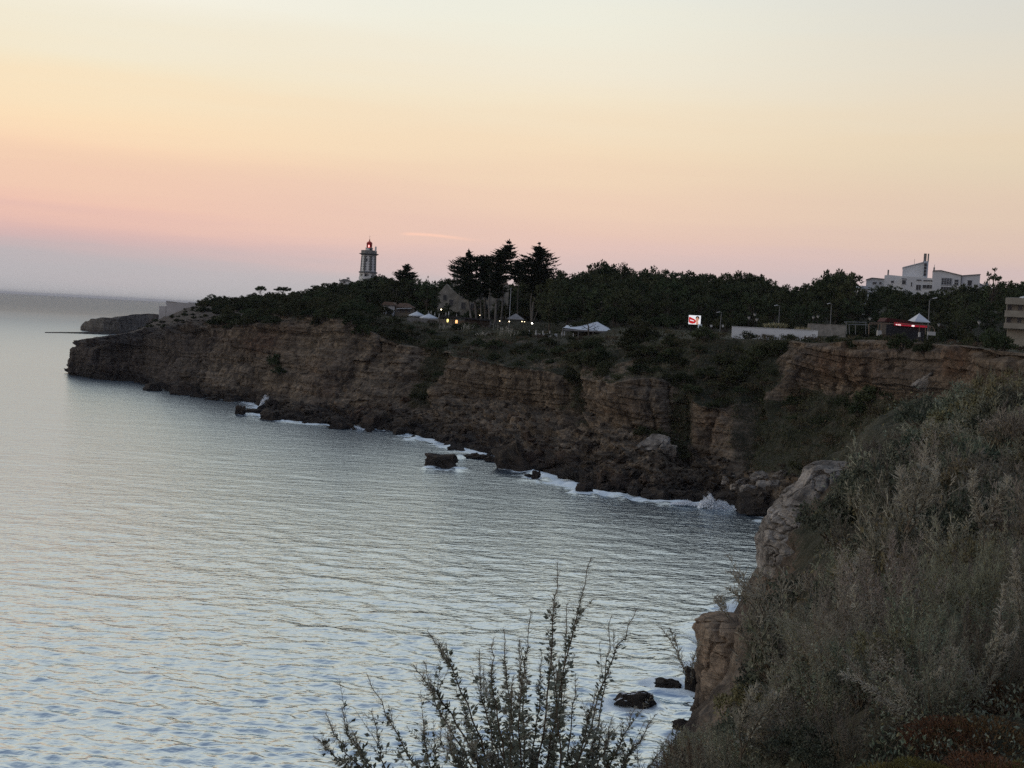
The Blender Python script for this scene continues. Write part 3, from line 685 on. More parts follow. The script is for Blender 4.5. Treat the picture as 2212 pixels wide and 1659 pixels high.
# ------------------------------------------------------------------ boulders
def hull_rock(seed, squash=(1, 1, 1), n=16, bev=.06):
    r = np.random.default_rng(seed); p = r.uniform(-1, 1, (n, 3)); p = np.sign(p)*np.abs(p)**.62; p[:, :2] *= (1-.28*(p[:, 2:]+1)/2*r.uniform(.3, 1.3))
    bm = bmesh.new()
    for q in p*np.array(squash)*.5: bm.verts.new(q)
    res = bmesh.ops.convex_hull(bm, input=bm.verts)
    junk = [e for e in res['geom_interior']+res['geom_unused'] if isinstance(e, bmesh.types.BMVert) and e.is_valid]
    if junk: bmesh.ops.delete(bm, geom=list(set(junk)), context='VERTS')
    bmesh.ops.bevel(bm, geom=bm.edges[:], offset=bev*.5, segments=1, affect='EDGES', clamp_overlap=True)
    bmesh.ops.triangulate(bm, faces=bm.faces[:])
    return bm
def rough_rock(name, seed, squash, m):
    bm = hull_rock(seed, squash, 22, .16); bmesh.ops.subdivide_edges(bm, edges=bm.edges[:], cuts=3, use_grid_fill=True)
    for _ in range(2): bmesh.ops.smooth_vert(bm, verts=bm.verts[:], factor=.5, use_axis_x=True, use_axis_y=True, use_axis_z=True)
    co = np.array([v.co for v in bm.verts]); d = (.13*fbm(co*2.3+seed, 3)+.07*fbm(co*6+seed, 4)-.07*np.exp(-(np.abs(fbm(co*2.1+seed*3, 3))/.07)**2))[:, None]; nr = co/(np.linalg.norm(co, axis=1, keepdims=True)+1e-6)
    l_ = np.floor(co[:, 2]*9+.6*fbm(co*1.5+seed, 2)).astype(int); d = d+.022*RA[(l_+seed*7) % 512][:, None]
    for v, q in zip(bm.verts, co+nr*d): v.co = q
    me = bpy.data.meshes.new(name); bm.to_mesh(me); bm.free(); me.materials.append(m); return me
SQ = [(1.2, 1, .75), (1, .9, .8), (1.4, .9, .4), (1.1, 1.0, .55), (.8, .8, 1), (1.5, .8, .32), (1.2, .9, .9), (1, 1, .6)]
ROCKS = [rough_rock('boulder', 40+i, SQ[i % 8], M_BOULDER) for i in range(12)]
PALES = [rough_rock('boulder', 70+i, SQ[i % 8], M_PALE) for i in range(4)]
def place_rock(me, loc, dim, rot, label, group=None, name='boulder'):
    o = link(name, me); o.location = tuple(loc); o.rotation_euler = rot
    bb = np.array([v[:] for v in o.bound_box]); e = bb.max(0)-bb.min(0); o.scale = tuple(np.array(dim)/e)
    return tag(o, label, 'boulder', group)
RB_ = random.Random(9)
def shore_rock(px, py, w, h, k, label, tilt=(0, 0), dz=.30, depth=.8, rz=None, me=None):
    q = PW(px, py); s = q[1]/FOC; W_, H_ = w*s, h*s*1.1
    return place_rock(me or ROCKS[k], (q[0], q[1]+W_*depth*.4, H_*(.5-dz)), (W_, W_*depth, H_), (tilt[0], tilt[1], RB_.uniform(-.2, .2) if rz is None else rz), label)
shore_rock(958, 1013, 84, 34, 0, 'large flat-topped dark boulder standing alone in the water off the rubble beach', dz=.22, depth=.7, rz=.05)
shore_rock(1003, 989, 34, 8, 5, 'low thin rock awash behind the large lone boulder')
shore_rock(325, 844, 41, 26, 6, 'blocky dark rock standing in the sea near the left point of the cliff', dz=.25)
shore_rock(392, 853, 64, 36, 3, 'dark rock mass at the cliff foot right beside the blocky sea rock')
shore_rock(516, 897, 26, 24, 4, 'small pointed dark rock at the seaward tip of the foreshore ledge')
shore_rock(572, 908, 52, 26, 1, 'dark square-edged block on the foreshore ledge beside the splash of a wave', dz=.2)
shore_rock(640, 908, 44, 26, 3, 'dark flat-topped block on the foreshore ledge right of the square-edged block')
shore_rock(545, 893, 60, 12, 5, 'long low dark ledge joining the pointed rock to the cliff foot')
shore_rock(730, 927, 44, 18, 2, 'long tilted dark rock lying in the surf off the foreshore', tilt=(0, -.2))
shore_rock(764, 921, 28, 30, 4, 'upright squared dark block at the end of the pale foreshore shelf', dz=.2)
shore_rock(806, 928, 64, 50, 6, 'bulky dark block at the waterline right of the upright squared block', dz=.2)
shore_rock(860, 935, 60, 36, 1, 'dark block at the waterline where the rubble beach begins', dz=.2)
shore_rock(1108, 1017, 80, 66, 0, 'great tilted boulder with a pale sloping edge at the waterline', tilt=(.1, -.38), dz=.22, depth=.9)
shore_rock(1180, 1010, 66, 52, 2, 'sloping slab boulder between the great tilted boulder and the box-like boulder', tilt=(.0, -.25), dz=.15)
shore_rock(1214, 1022, 66, 50, 1, 'box-like dark boulder with a flat level top at the waterline', dz=.18, rz=.1)
shore_rock(1222, 1036, 46, 24, 3, 'low dark slab in the surf in front of the box-like boulder')
shore_rock(1252, 1044, 28, 30, 7, 'rounded dark boulder at the waterline right of the box-like boulder')
shore_rock(1157, 1034, 22, 20, 4, 'small dark rock in the surf in front of the sloping slab')
shore_rock(1140, 1030, 22, 8, 5, 'low flat rock awash left of the small dark rock')
shore_rock(1065, 998, 40, 16, 2, 'low dark ledge rock left of the great tilted boulder')
shore_rock(1262, 1067, 44, 32, 6, 'grey-brown boulder with a raised left end, alone in the surf', tilt=(0, .16), dz=.2)
shore_rock(1350, 1062, 80, 46, 3, 'broad dark boulder at the waterline right of the lone grey-brown one', tilt=(0, -.15), dz=.25)
shore_rock(1412, 1075, 44, 36, 7, 'dark wedge boulder at the waterline under the second buttress', tilt=(0, .2))
shore_rock(1640, 1112, 110, 90, 6, 'massive dark boulder at the inner corner of the bay beside the breaking wave', dz=.3)
COVE = shore_rock(1375, 1530, 100, 36, 5, 'flat dark rock with a white-streaked top in the surf of the near cove', dz=.15, depth=.55, rz=-.12)
shore_rock(1447, 1492, 66, 26, 2, 'dark rock in the near cove just behind the white-streaked one', dz=.2)
shore_rock(1508, 1500, 56, 66, 0, 'dark boulder at the foot of the ochre ledge', dz=.25)
shore_rock(1478, 1580, 60, 24, 3, 'low wet rock in the foam below the ochre ledge', dz=.25)
def leaning(px, py, w, h, k, tilt, label, me=None):
    q = hit(px, py); s = q[1]/FOC
    place_rock(me or ROCKS[k], (q[0], q[1]-.3, q[2]+h*s*.2), (w*s, w*s*.6, h*s), (.5, tilt, .1), label)
leaning(1442, 980, 44, 40, 2, .2, 'pale leaning slab on the scree below the third buttress', PALES[2])
leaning(1404, 968, 92, 22, 5, -.55, 'long tilted pale slab on the scree left of the leaning slab', PALES[1])
leaning(1996, 835, 30, 60, 4, .6, 'upright pale blade of rock leaning beside the dark cave', PALES[0])
leaning(2085, 950, 60, 42, 3, .2, 'grey angular rock half buried in the shrub slope below the cave', PALES[3])
for k, (px, py, w, h, lb) in enumerate([(1600, 1050, 46, 30, 'pale rounded boulder above the breaking wave'), (1640, 1036, 40, 26, 'pale boulder between the slope and the breaking wave, second from its left'), (1660, 1055, 60, 30, 'broad pale boulder right of the breaking wave'), (1572, 1040, 34, 22, 'small pale boulder left of the breaking wave'), (1690, 1028, 34, 26, 'pale boulder farthest right above the breaking wave'), (1620, 1066, 44, 26, 'pale boulder lowest above the breaking wave')]):
    leaning(px, py, w, h, k, .1*k-.2, lb, PALES[k % 4])
# the rubble at the foot of the cliff
zones = [(6.4, 8.4, 'broken boulder on the foreshore left of the rubble beach'), (8.4, 10.6, 'angular boulder in the rubble below the overhanging face'), (10.6, 12.6, 'angular boulder in the rubble behind the box-like boulder'),
         (12.6, 14.6, 'angular boulder in the rubble below the second buttress'), (14.6, 16.6, 'brown boulder in the rubble below the third buttress'), (16.6, 18.2, 'brown boulder in the rubble at the inner corner of the bay')]
iu = lambda u: int(np.searchsorted(US, u))
v0, v1 = int(np.searchsorted(vs, 0.0)), int(np.searchsorted(vs, .98))
rq = random.Random(31); cnt = 0
for (ua, ub, lb) in zones:
    for k in range(34):
        i = rq.randint(iu(ua), iu(ub)-1); j = v0+int((v1-v0)*min(.98, abs(rq.gauss(.12, .34))))
        p = G[i, j]; s = rq.choice((.9, 1.2, 1.5, 1.9, 2.4, 3.0))*rq.uniform(.7, 1.15)*(1-.35*(j-v0)/(v1-v0))
        place_rock(ROCKS[rq.randrange(12)], (p[0], p[1], p[2]+s*.14), (s*rq.uniform(.9, 1.5), s*rq.uniform(.7, 1.1), s*rq.uniform(.45, .9)), (rq.uniform(-.45, .45), rq.uniform(-.5, .5), rq.uniform(0, 6.3)), ('small ' if s < 1.3 else 'mid-sized ' if s < 2.0 else 'large ')+('waterside ' if j-v0 < 8 else 'low-lying ' if j-v0 < 26 else 'higher ')+lb, 'boulders in the rubble at the cliff foot')
# a band of big dark rocks right along the waterline
for k in range(70):
    i = rq.randint(iu(6.3), iu(18.0)-1); j = v0+rq.randint(-1, 5); p = G[i, j]; s = rq.uniform(1.6, 3.6); o_ = SEAW[i]*rq.uniform(-.6, 1.0)
    place_rock(ROCKS[rq.randrange(12)], (p[0]+o_[0], p[1]+o_[1], max(p[2], -.1)+s*.05), (s*rq.uniform(1.0, 1.7), s*rq.uniform(.8, 1.2), s*rq.uniform(.45, .85)), (rq.uniform(-.35, .35), rq.uniform(-.4, .4), rq.uniform(0, 6.3)), ('small' if s < 2.2 else 'mid-sized' if s < 2.9 else 'large')+' dark wet rock at the waterline '+('on the foreshore ledge' if US[i] < 8.4 else 'in front of the rubble beach' if US[i] < 11 else 'near the box-like boulder' if US[i] < 13 else 'under the second buttress' if US[i] < 14.6 else 'under the third buttress' if US[i] < 16.4 else 'in the inner corner of the bay'), 'dark rocks along the waterline')
for k in range(46):
    i = rq.randint(iu(2.0), iu(10.5)-1); p = G[i, v0]; s = rq.choice((1.0, 1.4, 1.9, 2.6, 3.4))*rq.uniform(.8, 1.15); o_ = SEAW[i]*abs(rq.gauss(.8, 2.2))
    place_rock(ROCKS[rq.randrange(12)], (p[0]+o_[0], p[1]+o_[1], s*.04), (s*rq.uniform(1.1, 1.8), s*rq.uniform(.8, 1.2), s*rq.uniform(.4, .8)), (rq.uniform(-.3, .3), rq.uniform(-.35, .35), rq.uniform(0, 6.3)), ('small' if s < 1.5 else 'mid-sized' if s < 2.3 else 'large')+' dark rock in the shallows '+('under the dark point' if US[i] < 4 else 'left of the spray burst' if US[i] < 6 else 'along the foreshore ledge' if US[i] < 8.4 else 'off the rubble beach'), 'dark rocks along the waterline')
# smaller stones between them: nobody could count these
small = []
for sd in range(8):
    bm = hull_rock(200+sd, SQ[sd], 10, .0); small.append((np.array([v.co for v in bm.verts]), np.array([[v.index for v in f.verts] for f in bm.faces]))); bm.free()
V_, F_, n_ = [], [], 0
for k in range(3600):
    i = rq.randint(iu(6.2), iu(18.4)); j = v0+int((v1-v0)*min(1.0, abs(rq.gauss(.1, .5)))); p = G[i, j]
    v, f = small[k % 8]; s = .25+.9*rq.random()**2.2
    a, b, c = rq.uniform(-.6, .6), rq.uniform(-.6, .6), rq.uniform(0, 6.3)
    R_ = np.array((Matrix.Rotation(c, 3, 'Z') @ Matrix.Rotation(a, 3, 'X') @ Matrix.Rotation(b, 3, 'Y')))
    V_.append((v*s*np.array([1.2, 1, .8]))@R_.T+p+np.array([0, 0, .1*s])); F_.append(f+n_); n_ += len(v)
o = link('rubble', np_mesh('rubble', np.concatenate(V_), [np.concatenate(F_)], [M_BOULDER])); tag(o, 'small broken stones lying between the boulders at the cliff foot', 'rubble', kind='stuff')

# ------------------------------------------------------------------ foliage
M_LEAF_PINE = mat('pine_needles', (.046, .061, .032), .85, .15, (.5, (.080, .094, .044), 2), objrand=.3)
M_LEAF_CYP = mat('cypress_foliage', (.020, .030, .019), .85, .15, (.6, (.034, .045, .024), 2), objrand=.2)
M_LEAF_SHRUB = mat('shrub_leaves', (.040, .052, .024), .85, .15, (.4, (.070, .074, .036), 3), objrand=.4)
M_LEAF_DRY = mat('dry_shrub_leaves', (.085, .070, .042), .9, .1, (.5, (.13, .105, .06), 3), objrand=.3)
M_BARK = mat('bark', (.09, .075, .06), .95, .1, (2.5, (.16, .135, .11), 4, .3))
M_PALEBARK = mat('pale_bark', (.13, .12, .105), .95, .1, (2.5, (.22, .20, .18), 4, .3))
def crown(rng, ncl, per, R, size, clr, zmin=-.5, bias=.5, flat=1.0, gap=0.0):
    """leaf clusters spread through an ellipsoid: centres and leaf quads"""
    d = rng.normal(size=(ncl, 3)); d /= np.linalg.norm(d, axis=1, keepdims=True); d[:, 2] = np.where(d[:, 2] < zmin, -d[:, 2]*.6, d[:, 2])
    c = d*np.array(R)*(bias+(1-bias)*rng.random((ncl, 1))**.5)
    cr_ = clr*rng.uniform(.6, 1.25, ncl)
    off = rng.normal(size=(ncl, per, 3)); off /= np.linalg.norm(off, axis=2, keepdims=True); off *= rng.random((ncl, per, 1))**.5
    p = c[:, None]+off*cr_[:, None, None]*np.array([1, 1, .7*flat])
    ax = off+rng.normal(size=off.shape)*.5+np.array([0, 0, .45])
    return c, leaf_quads(p.reshape(-1, 3), size*rng.uniform(.6, 1.3, ncl*per), ax.reshape(-1, 3), aspect=.55, rng=rng)
def make_tree(kind, seed):
    """prototype about 10 m tall standing on the origin: (trunk mesh, crown mesh)"""
    rng = np.random.default_rng(seed); mb = MB(); lv = LV()
    if kind == 'round':
        cz, R = 5.6, (3.7, 3.7, 4.3); c, vf = crown(rng, 62, 42, R, .52, .95, -.95, .35)
    elif kind == 'tall':
        cz, R = 5.6, (2.8, 2.8, 4.3); c, vf = crown(rng, 54, 40, R, .46, .85, -.95, .3)
    elif kind == 'umbrella':
        cz, R = 7.6, (4.4, 4.4, 2.2); c, vf = crown(rng, 70, 42, R, .5, .85, -.12, .3, .9)
    elif kind == 'thin':
        cz, R = 6.2, (2.1, 2.1, 3.4); c, vf = crown(rng, 24, 34, R, .42, .62, -.7, .45)
    V, F = vf; V = V+np.array([0, 0, cz]); c = c+np.array([0, 0, cz]); lv.add((V, F))
    tx = rng.uniform(-.4, .4, 2); fork = cz-R[2]*.55
    mb.tube([(0, 0, -.6), (tx[0]*.4, tx[1]*.4, fork*.5), (tx[0], tx[1], fork), (tx[0]*1.2, tx[1]*1.1, cz+R[2]*.3)], [.28, .22, .17, .06], 7)
    for k in rng.permutation(len(c))[:16]:
        e = c[k]; s0 = np.array([tx[0], tx[1], fork*(.75+.35*rng.random())]); m_ = s0*.45+e*.55+np.array([0, 0, -.35])
        mb.tube([s0, m_, e], [.10, .06, .02], 4)
    return mb.mesh('trunk', M_BARK, True), lv.mesh('crown', [M_LEAF_PINE])
TREE_TOP = {}
TREES = {k: [make_tree(k, 300+31*i+h) for h in range(n)] for i, (k, n) in enumerate((('round', 5), ('tall', 3), ('umbrella', 2), ('thin', 2)))}
for k_, v_ in TREES.items():
    for i_, (a_, b_) in enumerate(v_): zc_ = np.empty(len(b_.vertices)*3, np.float32); b_.vertices.foreach_get('co', zc_); TREE_TOP[k_, i_] = float(np.percentile(zc_[2::3], 99.3))
def plant_tree(kind, k, x, y, z, h, w, label, group=None, name='pine_tree', sink=0.0, rz=None):
    t = thing(name, (x, y, z-sink), label, 'tree', group, rz=RNG.uniform(0, 6.3) if rz is None else rz)
    tm, cm = TREES[kind][k % len(TREES[kind])]
    link('trunk', tm, t); link('crown', cm, t); t.scale = (w, w, h/10.0)
    return t
SKX = [428, 440, 456, 480, 505, 537, 570, 613, 660, 690, 712, 740, 766, 794, 818, 838, 906, 933, 950, 970, 1118, 1200, 1217, 1241, 1260, 1270, 1299, 1318, 1332, 1345, 1366, 1364, 1374, 1400, 1426, 1460, 1486, 1516, 1544, 1564, 1590, 1620, 1642, 1656, 1674, 1696, 1706, 1728, 1764, 1772, 1814, 1836, 1850, 1859, 1873, 1895, 1913, 1931, 1947, 1976, 1994, 2012, 2048, 2080, 2095, 2111, 2138, 2174, 2192, 2260]
SKY = [651, 645, 637, 641, 643, 636, 637, 634, 628, 616, 612, 614, 609, 606, 598, 604, 603, 609, 605, 602, 604, 585, 586, 591, 591, 574, 565, 571, 579, 574, 576, 596, 588, 578, 584, 589, 589, 589, 599, 595, 593, 586, 599, 603, 607, 618, 621, 613, 611, 598, 589, 592, 606, 618, 624, 617, 616, 614, 621, 632, 634, 628, 626, 617, 615, 619, 617, 612, 607, 605]
o_ = np.argsort(SKX, kind='stable'); SKX = np.array(SKX)[o_]; SKY = np.array(SKY)[o_]
tr = random.Random(5)
TREE_N = [0]
def zone_label(px, row):
    if px < 560: return ('low wind-clipped tree on the ridge ' if row == 0 else 'low dark ridge tree ')+near_mark(px)
    return ('skyline tree ' if row == 0 else 'mid-wood dark tree ' if row == 1 else 'wood-edge dark tree ')+near_mark(px)
def tree_at(px, ptop, Y, kind, wf=1.0, label=None, row=0, name='pine_tree', minh=3.0):
    q = P(px, ptop, Y); g = ground(q[0], q[1]); h = q[2]-g
    if h < minh: return None
    TREE_N[0] += 1; hh = h*10/TREE_TOP[kind, TREE_N[0] % len(TREES[kind])]
    w = (hh/10)*wf
    if hh > 15: w = 1.35*wf
    return plant_tree(kind, TREE_N[0], q[0], q[1], g, hh, w, label or zone_label(px, row), 'trees of the dark wood on the cliff top' if label is None else None, name)
# skyline row, then lower rows in front of it
px = 432.0
while px < 2260:
    if 985 < px < 1120 or 1850 < px < 1876: px += 20; continue
    left = px < 850
    Y = tr.uniform(440, 520) if left else (tr.uniform(360, 400) if px < 1850 else tr.uniform(345, 385))
    if px < 560: px += 16; Y = tr.uniform(470, 540)
    top_ = np.interp(px, SKX, SKY)
    k = 'round' if tr.random() < .75 else 'tall'
    tree_at(px, top_+tr.uniform(-1, 3), Y, k, 1.0 if not left else 1.15, minh=2.0)
    px += (14 if left else 21)*tr.uniform(.8, 1.25)
for row, (ya, yb, lo, hi_, st_) in enumerate(((330, 350, 16, 32, 34), (308, 325, 38, 58, 38)), 1):
    px = 1192.0
    while px < 2260:
        if 1845 < px < 1880: px += 14; continue
        Y = tr.uniform(ya, yb); t_ = np.interp(px, SKX, SKY); low = 690+.02*(px-1100)
        tree_at(px, min(t_+tr.uniform(lo, hi_), low-28), Y, 'round' if tr.random() < .7 else 'tall', .95, row=row)
        px += st_*tr.uniform(.8, 1.2)
for row, (ya, yb, lo, hi_, st_) in enumerate(((420, 445, 10, 22, 26), (385, 410, 20, 40, 30)), 1):
    px = 560.0
    while px < 985:
        t_ = np.interp(px, SKX, SKY)
        if not (row == 2 and 860 < px): tree_at(px, t_+tr.uniform(lo, hi_), tr.uniform(ya, yb), 'round', 1.05, row=row, minh=2.0)
        px += st_*tr.uniform(.8, 1.2)
tree_at(562, 618, 520, 'umbrella', .75, 'flat-topped umbrella pine standing clear of the ridge, left of the lighthouse', name='umbrella_pine')
tree_at(613, 620, 500, 'umbrella', 1.25, 'broad domed umbrella pine on the ridge left of the lighthouse', name='umbrella_pine')
tree_at(2149, 580, 350, 'thin', 1.0, 'slender loose tree standing above the wood right of the white hilltop building', name='slender_tree')
tree_at(1836, 588, 330, 'round', 1.0, 'tall knobbly tree left of the white hilltop building', name='tall_tree')
tree_at(1808, 588, 335, 'round', 1.0, 'tall rounded tree at the left of the knobbly one', name='tall_tree')
tree_at(1356, 572, 352, 'tall', .8, 'small square-headed tree crown on the skyline above the white tent', name='pine_tree')
tree_at(925, 597, 400, 'thin', .35, 'thin dark cypress spike on the skyline right of the dense conical cypress', name='thin_cypress')

# the far side of the wood, one dense mass behind the trees one can tell apart
wr_ = np.random.default_rng(44); n_ = 26000; pxw = wr_.uniform(900, 2290, n_); Yw = wr_.uniform(402, 424, n_); Xw = np.array([P(a, 700, b)[0] for a, b in zip(pxw, Yw)]); gpx = np.linspace(880, 2310, 90); gz_ = np.array([min(ground(P(a, 700, b_)[0], b_) for b_ in (404, 413, 423)) for a in gpx]); gw = np.interp(pxw, gpx, gz_)
tw_ = np.array([P(a, np.interp(a, SKX, SKY)+14, b)[2] for a, b in zip(pxw, Yw)]); hw_ = np.clip(tw_-gw, 2.5, 19)
V, F = leaf_quads(np.stack([Xw, Yw, gw+hw_*wr_.random(n_)], 1), wr_.uniform(1.1, 2.3, n_), wr_.normal(size=(n_, 3))+np.array([0, 0, .5]), aspect=.6, rng=wr_)
tag(link('far_wood', LV().add((V, F)).mesh('far_wood', [M_LEAF_PINE])), 'dense far part of the wood seen only between the nearer trees', 'wood', kind='stuff')

# the tall cypresses
def cypress(Y, base_px, base_py, env, nspray, seed, label, stems, per=46, name='cypress_tree', size=.62):
    nspray = int(nspray*1.9)
    rng = np.random.default_rng(seed); env = np.array(env, float); s = Y/FOC
    g0 = P(base_px, base_py, Y); gz = ground(g0[0], g0[1]); org = np.array([g0[0], Y, min(gz, g0[2])])
    t = thing(name, org, label, 'tree'); lv = LV(); mb = MB()
    pyv = rng.uniform(env[0, 0], env[-1, 0], nspray*6); w_ = np.interp(pyv, env[:, 0], env[:, 2]-env[:, 1]); keep = rng.random(len(pyv)) < w_/w_.max()+.08
    pyv = np.sort(pyv[keep][:nspray]); tips = []
    for py in pyv:
        l, r = np.interp(py, env[:, 0], env[:, 1]), np.interp(py, env[:, 0], env[:, 2]); cx = (l+r)/2; hw = max((r-l)/2*s, .3)
        az = rng.uniform(0, 2*PI); q = P(cx, py, Y)-org; fr = (.2+.8*rng.random()**.55)
        out = np.array([math.cos(az), math.sin(az), 0]); tip = q+out*hw*fr; tips.append((tip, out, hw*fr))
        n = int(per*(.6+.8*rng.random())*1.15); ln_ = (.35+.4*rng.random())*hw+.7
        a = rng.random(n); side = np.cross(out, [0, 0, 1]); drop = -(1-a)*ln_*.28
        p = tip-out*(a*ln_)[:, None]+side*(rng.normal(size=n)*(.15+.5*a)*.55*min(1.5, ln_))[:, None]+np.array([0, 0, 1])*(rng.normal(size=n)*.13-a*.16*ln_)[:, None]
        ax = out*.9+np.array([0, 0, .38])+rng.normal(size=(n, 3))*.35
        lv.add(leaf_quads(p, size*rng.uniform(.6, 1.3, n), ax, aspect=.42, rng=rng))
        # pointed shoot at the end
        m_ = 7; aa = np.linspace(0, 1, m_)
        lv.add(leaf_quads(tip+out*(aa*.75)[:, None]+np.array([0, 0, .36])*aa[:, None], size*(1.05-.55*aa), np.tile(out+np.array([0, 0, .5]), (m_, 1)), aspect=.4, rng=rng))
    top = P((env[0, 1]+env[0, 2])/2, env[0, 0], Y)-org
    aa = np.linspace(0, 1, 26)
    lv.add(leaf_quads(top-np.array([0, 0, 1.6])*aa[:, None]+rng.normal(size=(26, 3))*.16*(aa[:, None]+.2), size*.8, rng.normal(size=(26, 3))*.4+np.array([0, 0, 1]), aspect=.4, rng=rng))
    link('crown', lv.mesh('crown', [M_LEAF_CYP]), t)
    for (bx, by, pts, r0) in stems:
        p_ = [P(bx, by, Y)-org+np.array([0, 0, -.8])]+[P(x, y, Y)-org+np.array([0, rng.uniform(-.6, .6), 0]) for x, y in pts]
        link('trunk', MB().tube(p_, np.linspace(r0, r0*.4, len(p_)), 7).mesh('trunk', M_PALEBARK, True), t)
    for k in range(0, len(tips), 4):
        tp, out, hw = tips[k]; i = tp-out*hw*.85; i[2] -= hw*.35
        mb.tube([i, (i+tp)/2-np.array([0, 0, .15]), tp-out*.3], [.09, .06, .02], 4)
    tag(link('limbs', mb.mesh('limbs', M_BARK, True), t), kind='stuff')
    return t
cypress(346, 1022, 690, [(537, 1011, 1015), (549, 1008, 1019), (554, 1001, 1030), (559, 986, 1047), (568, 970, 1053), (588, 968, 1053), (604, 970, 1052), (620, 976, 1050), (634, 986, 1046), (648, 1000, 1034)], 120, 1, 'leftmost of the tall layered cypresses, with a thin leader spike, before the stone mansion',
        [(1020, 692, [(1012, 650), (1000, 620), (1006, 585)], .30), (1030, 692, [(1026, 650), (1024, 615), (1014, 560)], .34), (1040, 692, [(1038, 650), (1040, 620), (1036, 590)], .26)])
cypress(342, 1075, 690, [(517, 1099, 1103), (526, 1088, 1109), (536, 1085, 1113), (546, 1064, 1119), (555, 1049, 1122), (573, 1044, 1114), (588, 1044, 1110), (606, 1044, 1106), (624, 1050, 1100), (642, 1062, 1088)], 150, 2, 'tallest layered cypress, in the middle of the three before the stone mansion',
        [(1070, 694, [(1072, 650), (1080, 610), (1096, 540)], .36), (1082, 694, [(1086, 650), (1088, 615), (1078, 580)], .26), (1058, 694, [(1056, 650), (1060, 610), (1058, 590)], .24)])
cypress(340, 1152, 692, [(524, 1163, 1168), (534, 1152, 1176), (544, 1142, 1192), (553, 1122, 1207), (565, 1113, 1210), (579, 1111, 1203), (592, 1112, 1202), (606, 1116, 1198), (622, 1126, 1190), (638, 1142, 1176)], 140, 3, 'right-hand tall cypress with a bare forked pale trunk',
        [(1149, 694, [(1152, 655), (1160, 630), (1166, 590), (1165, 545)], .36), (1148, 694, [(1146, 655), (1150, 622), (1146, 585)], .24), (1152, 690, [(1170, 648), (1180, 618), (1184, 585)], .20)])
cypress(350, 1046, 690, [(550, 1040, 1050), (556, 1030, 1068), (565, 1020, 1076), (578, 1018, 1080), (592, 1022, 1076), (606, 1026, 1072), (622, 1030, 1068), (640, 1040, 1060)], 80, 6, 'tall cypress crown filling the gap between the leftmost and the tallest cypress',
        [(1048, 692, [(1048, 650), (1046, 610), (1046, 570)], .28)])
cypress(352, 1120, 690, [(562, 1112, 1124), (570, 1098, 1136), (582, 1094, 1140), (594, 1098, 1136), (606, 1104, 1130)], 34, 7, 'thin open cypress crown between the tallest and the forked cypress',
        [(1118, 692, [(1118, 650), (1120, 610), (1118, 575)], .22)])
cypress(415, 872, 672, [(570, 878, 884), (578, 863, 890), (588, 852, 899), (600, 846, 903), (612, 842, 906), (625, 838, 908), (640, 836, 908), (655, 838, 904)], 150, 4, 'dense conical cypress standing alone right of the lighthouse',
        [(872, 680, [(873, 640), (878, 590)], .4)], per=60)

# ------------------------------------------------------------------ shrubs on the cliff
def make_shrub(seed, leafm, ncl=16, per=26, R=(1, 1, .75), size=.2, clr=.38):
    rng = np.random.default_rng(seed); c, (V, F) = crown(rng, ncl, per, R, size, clr, -.1, .4)
    V = V+np.array([0, 0, .35]); lv = LV().add((V, F)); mb = MB()
    for k in range(0, ncl, 3): mb.tube([(0, 0, -.3), tuple(c[k]*.5+np.array([0, 0, .1])), tuple(c[k]+np.array([0, 0, .35]))], [.05, .03, .012], 4)
    return lv.mesh('foliage', [leafm]), mb.mesh('stems', M_BARK)
SH_G = [make_shrub(500+i, M_LEAF_SHRUB) for i in range(5)]
SH_D = [make_shrub(520+i, M_LEAF_DRY, 14, 24, (1, 1, .6), .17, .34) for i in range(4)]
SH_B = [make_shrub(540+i, M_LEAF_SHRUB, 44, 40, (1, 1, .85), .15, .27) for i in range(3)]
def shrub(p, r, label, group, kind='g', k=0, h=1.0, name='shrub'):
    t = thing(name, p, label, 'shrub', group, rz=RNG.uniform(0, 6.3)); f, s = {'g': SH_G, 'd': SH_D, 'b': SH_B}[kind][k % 3]
    link('foliage', f, t); link('stems', s, t); t.scale = (r, r, r*h); return t
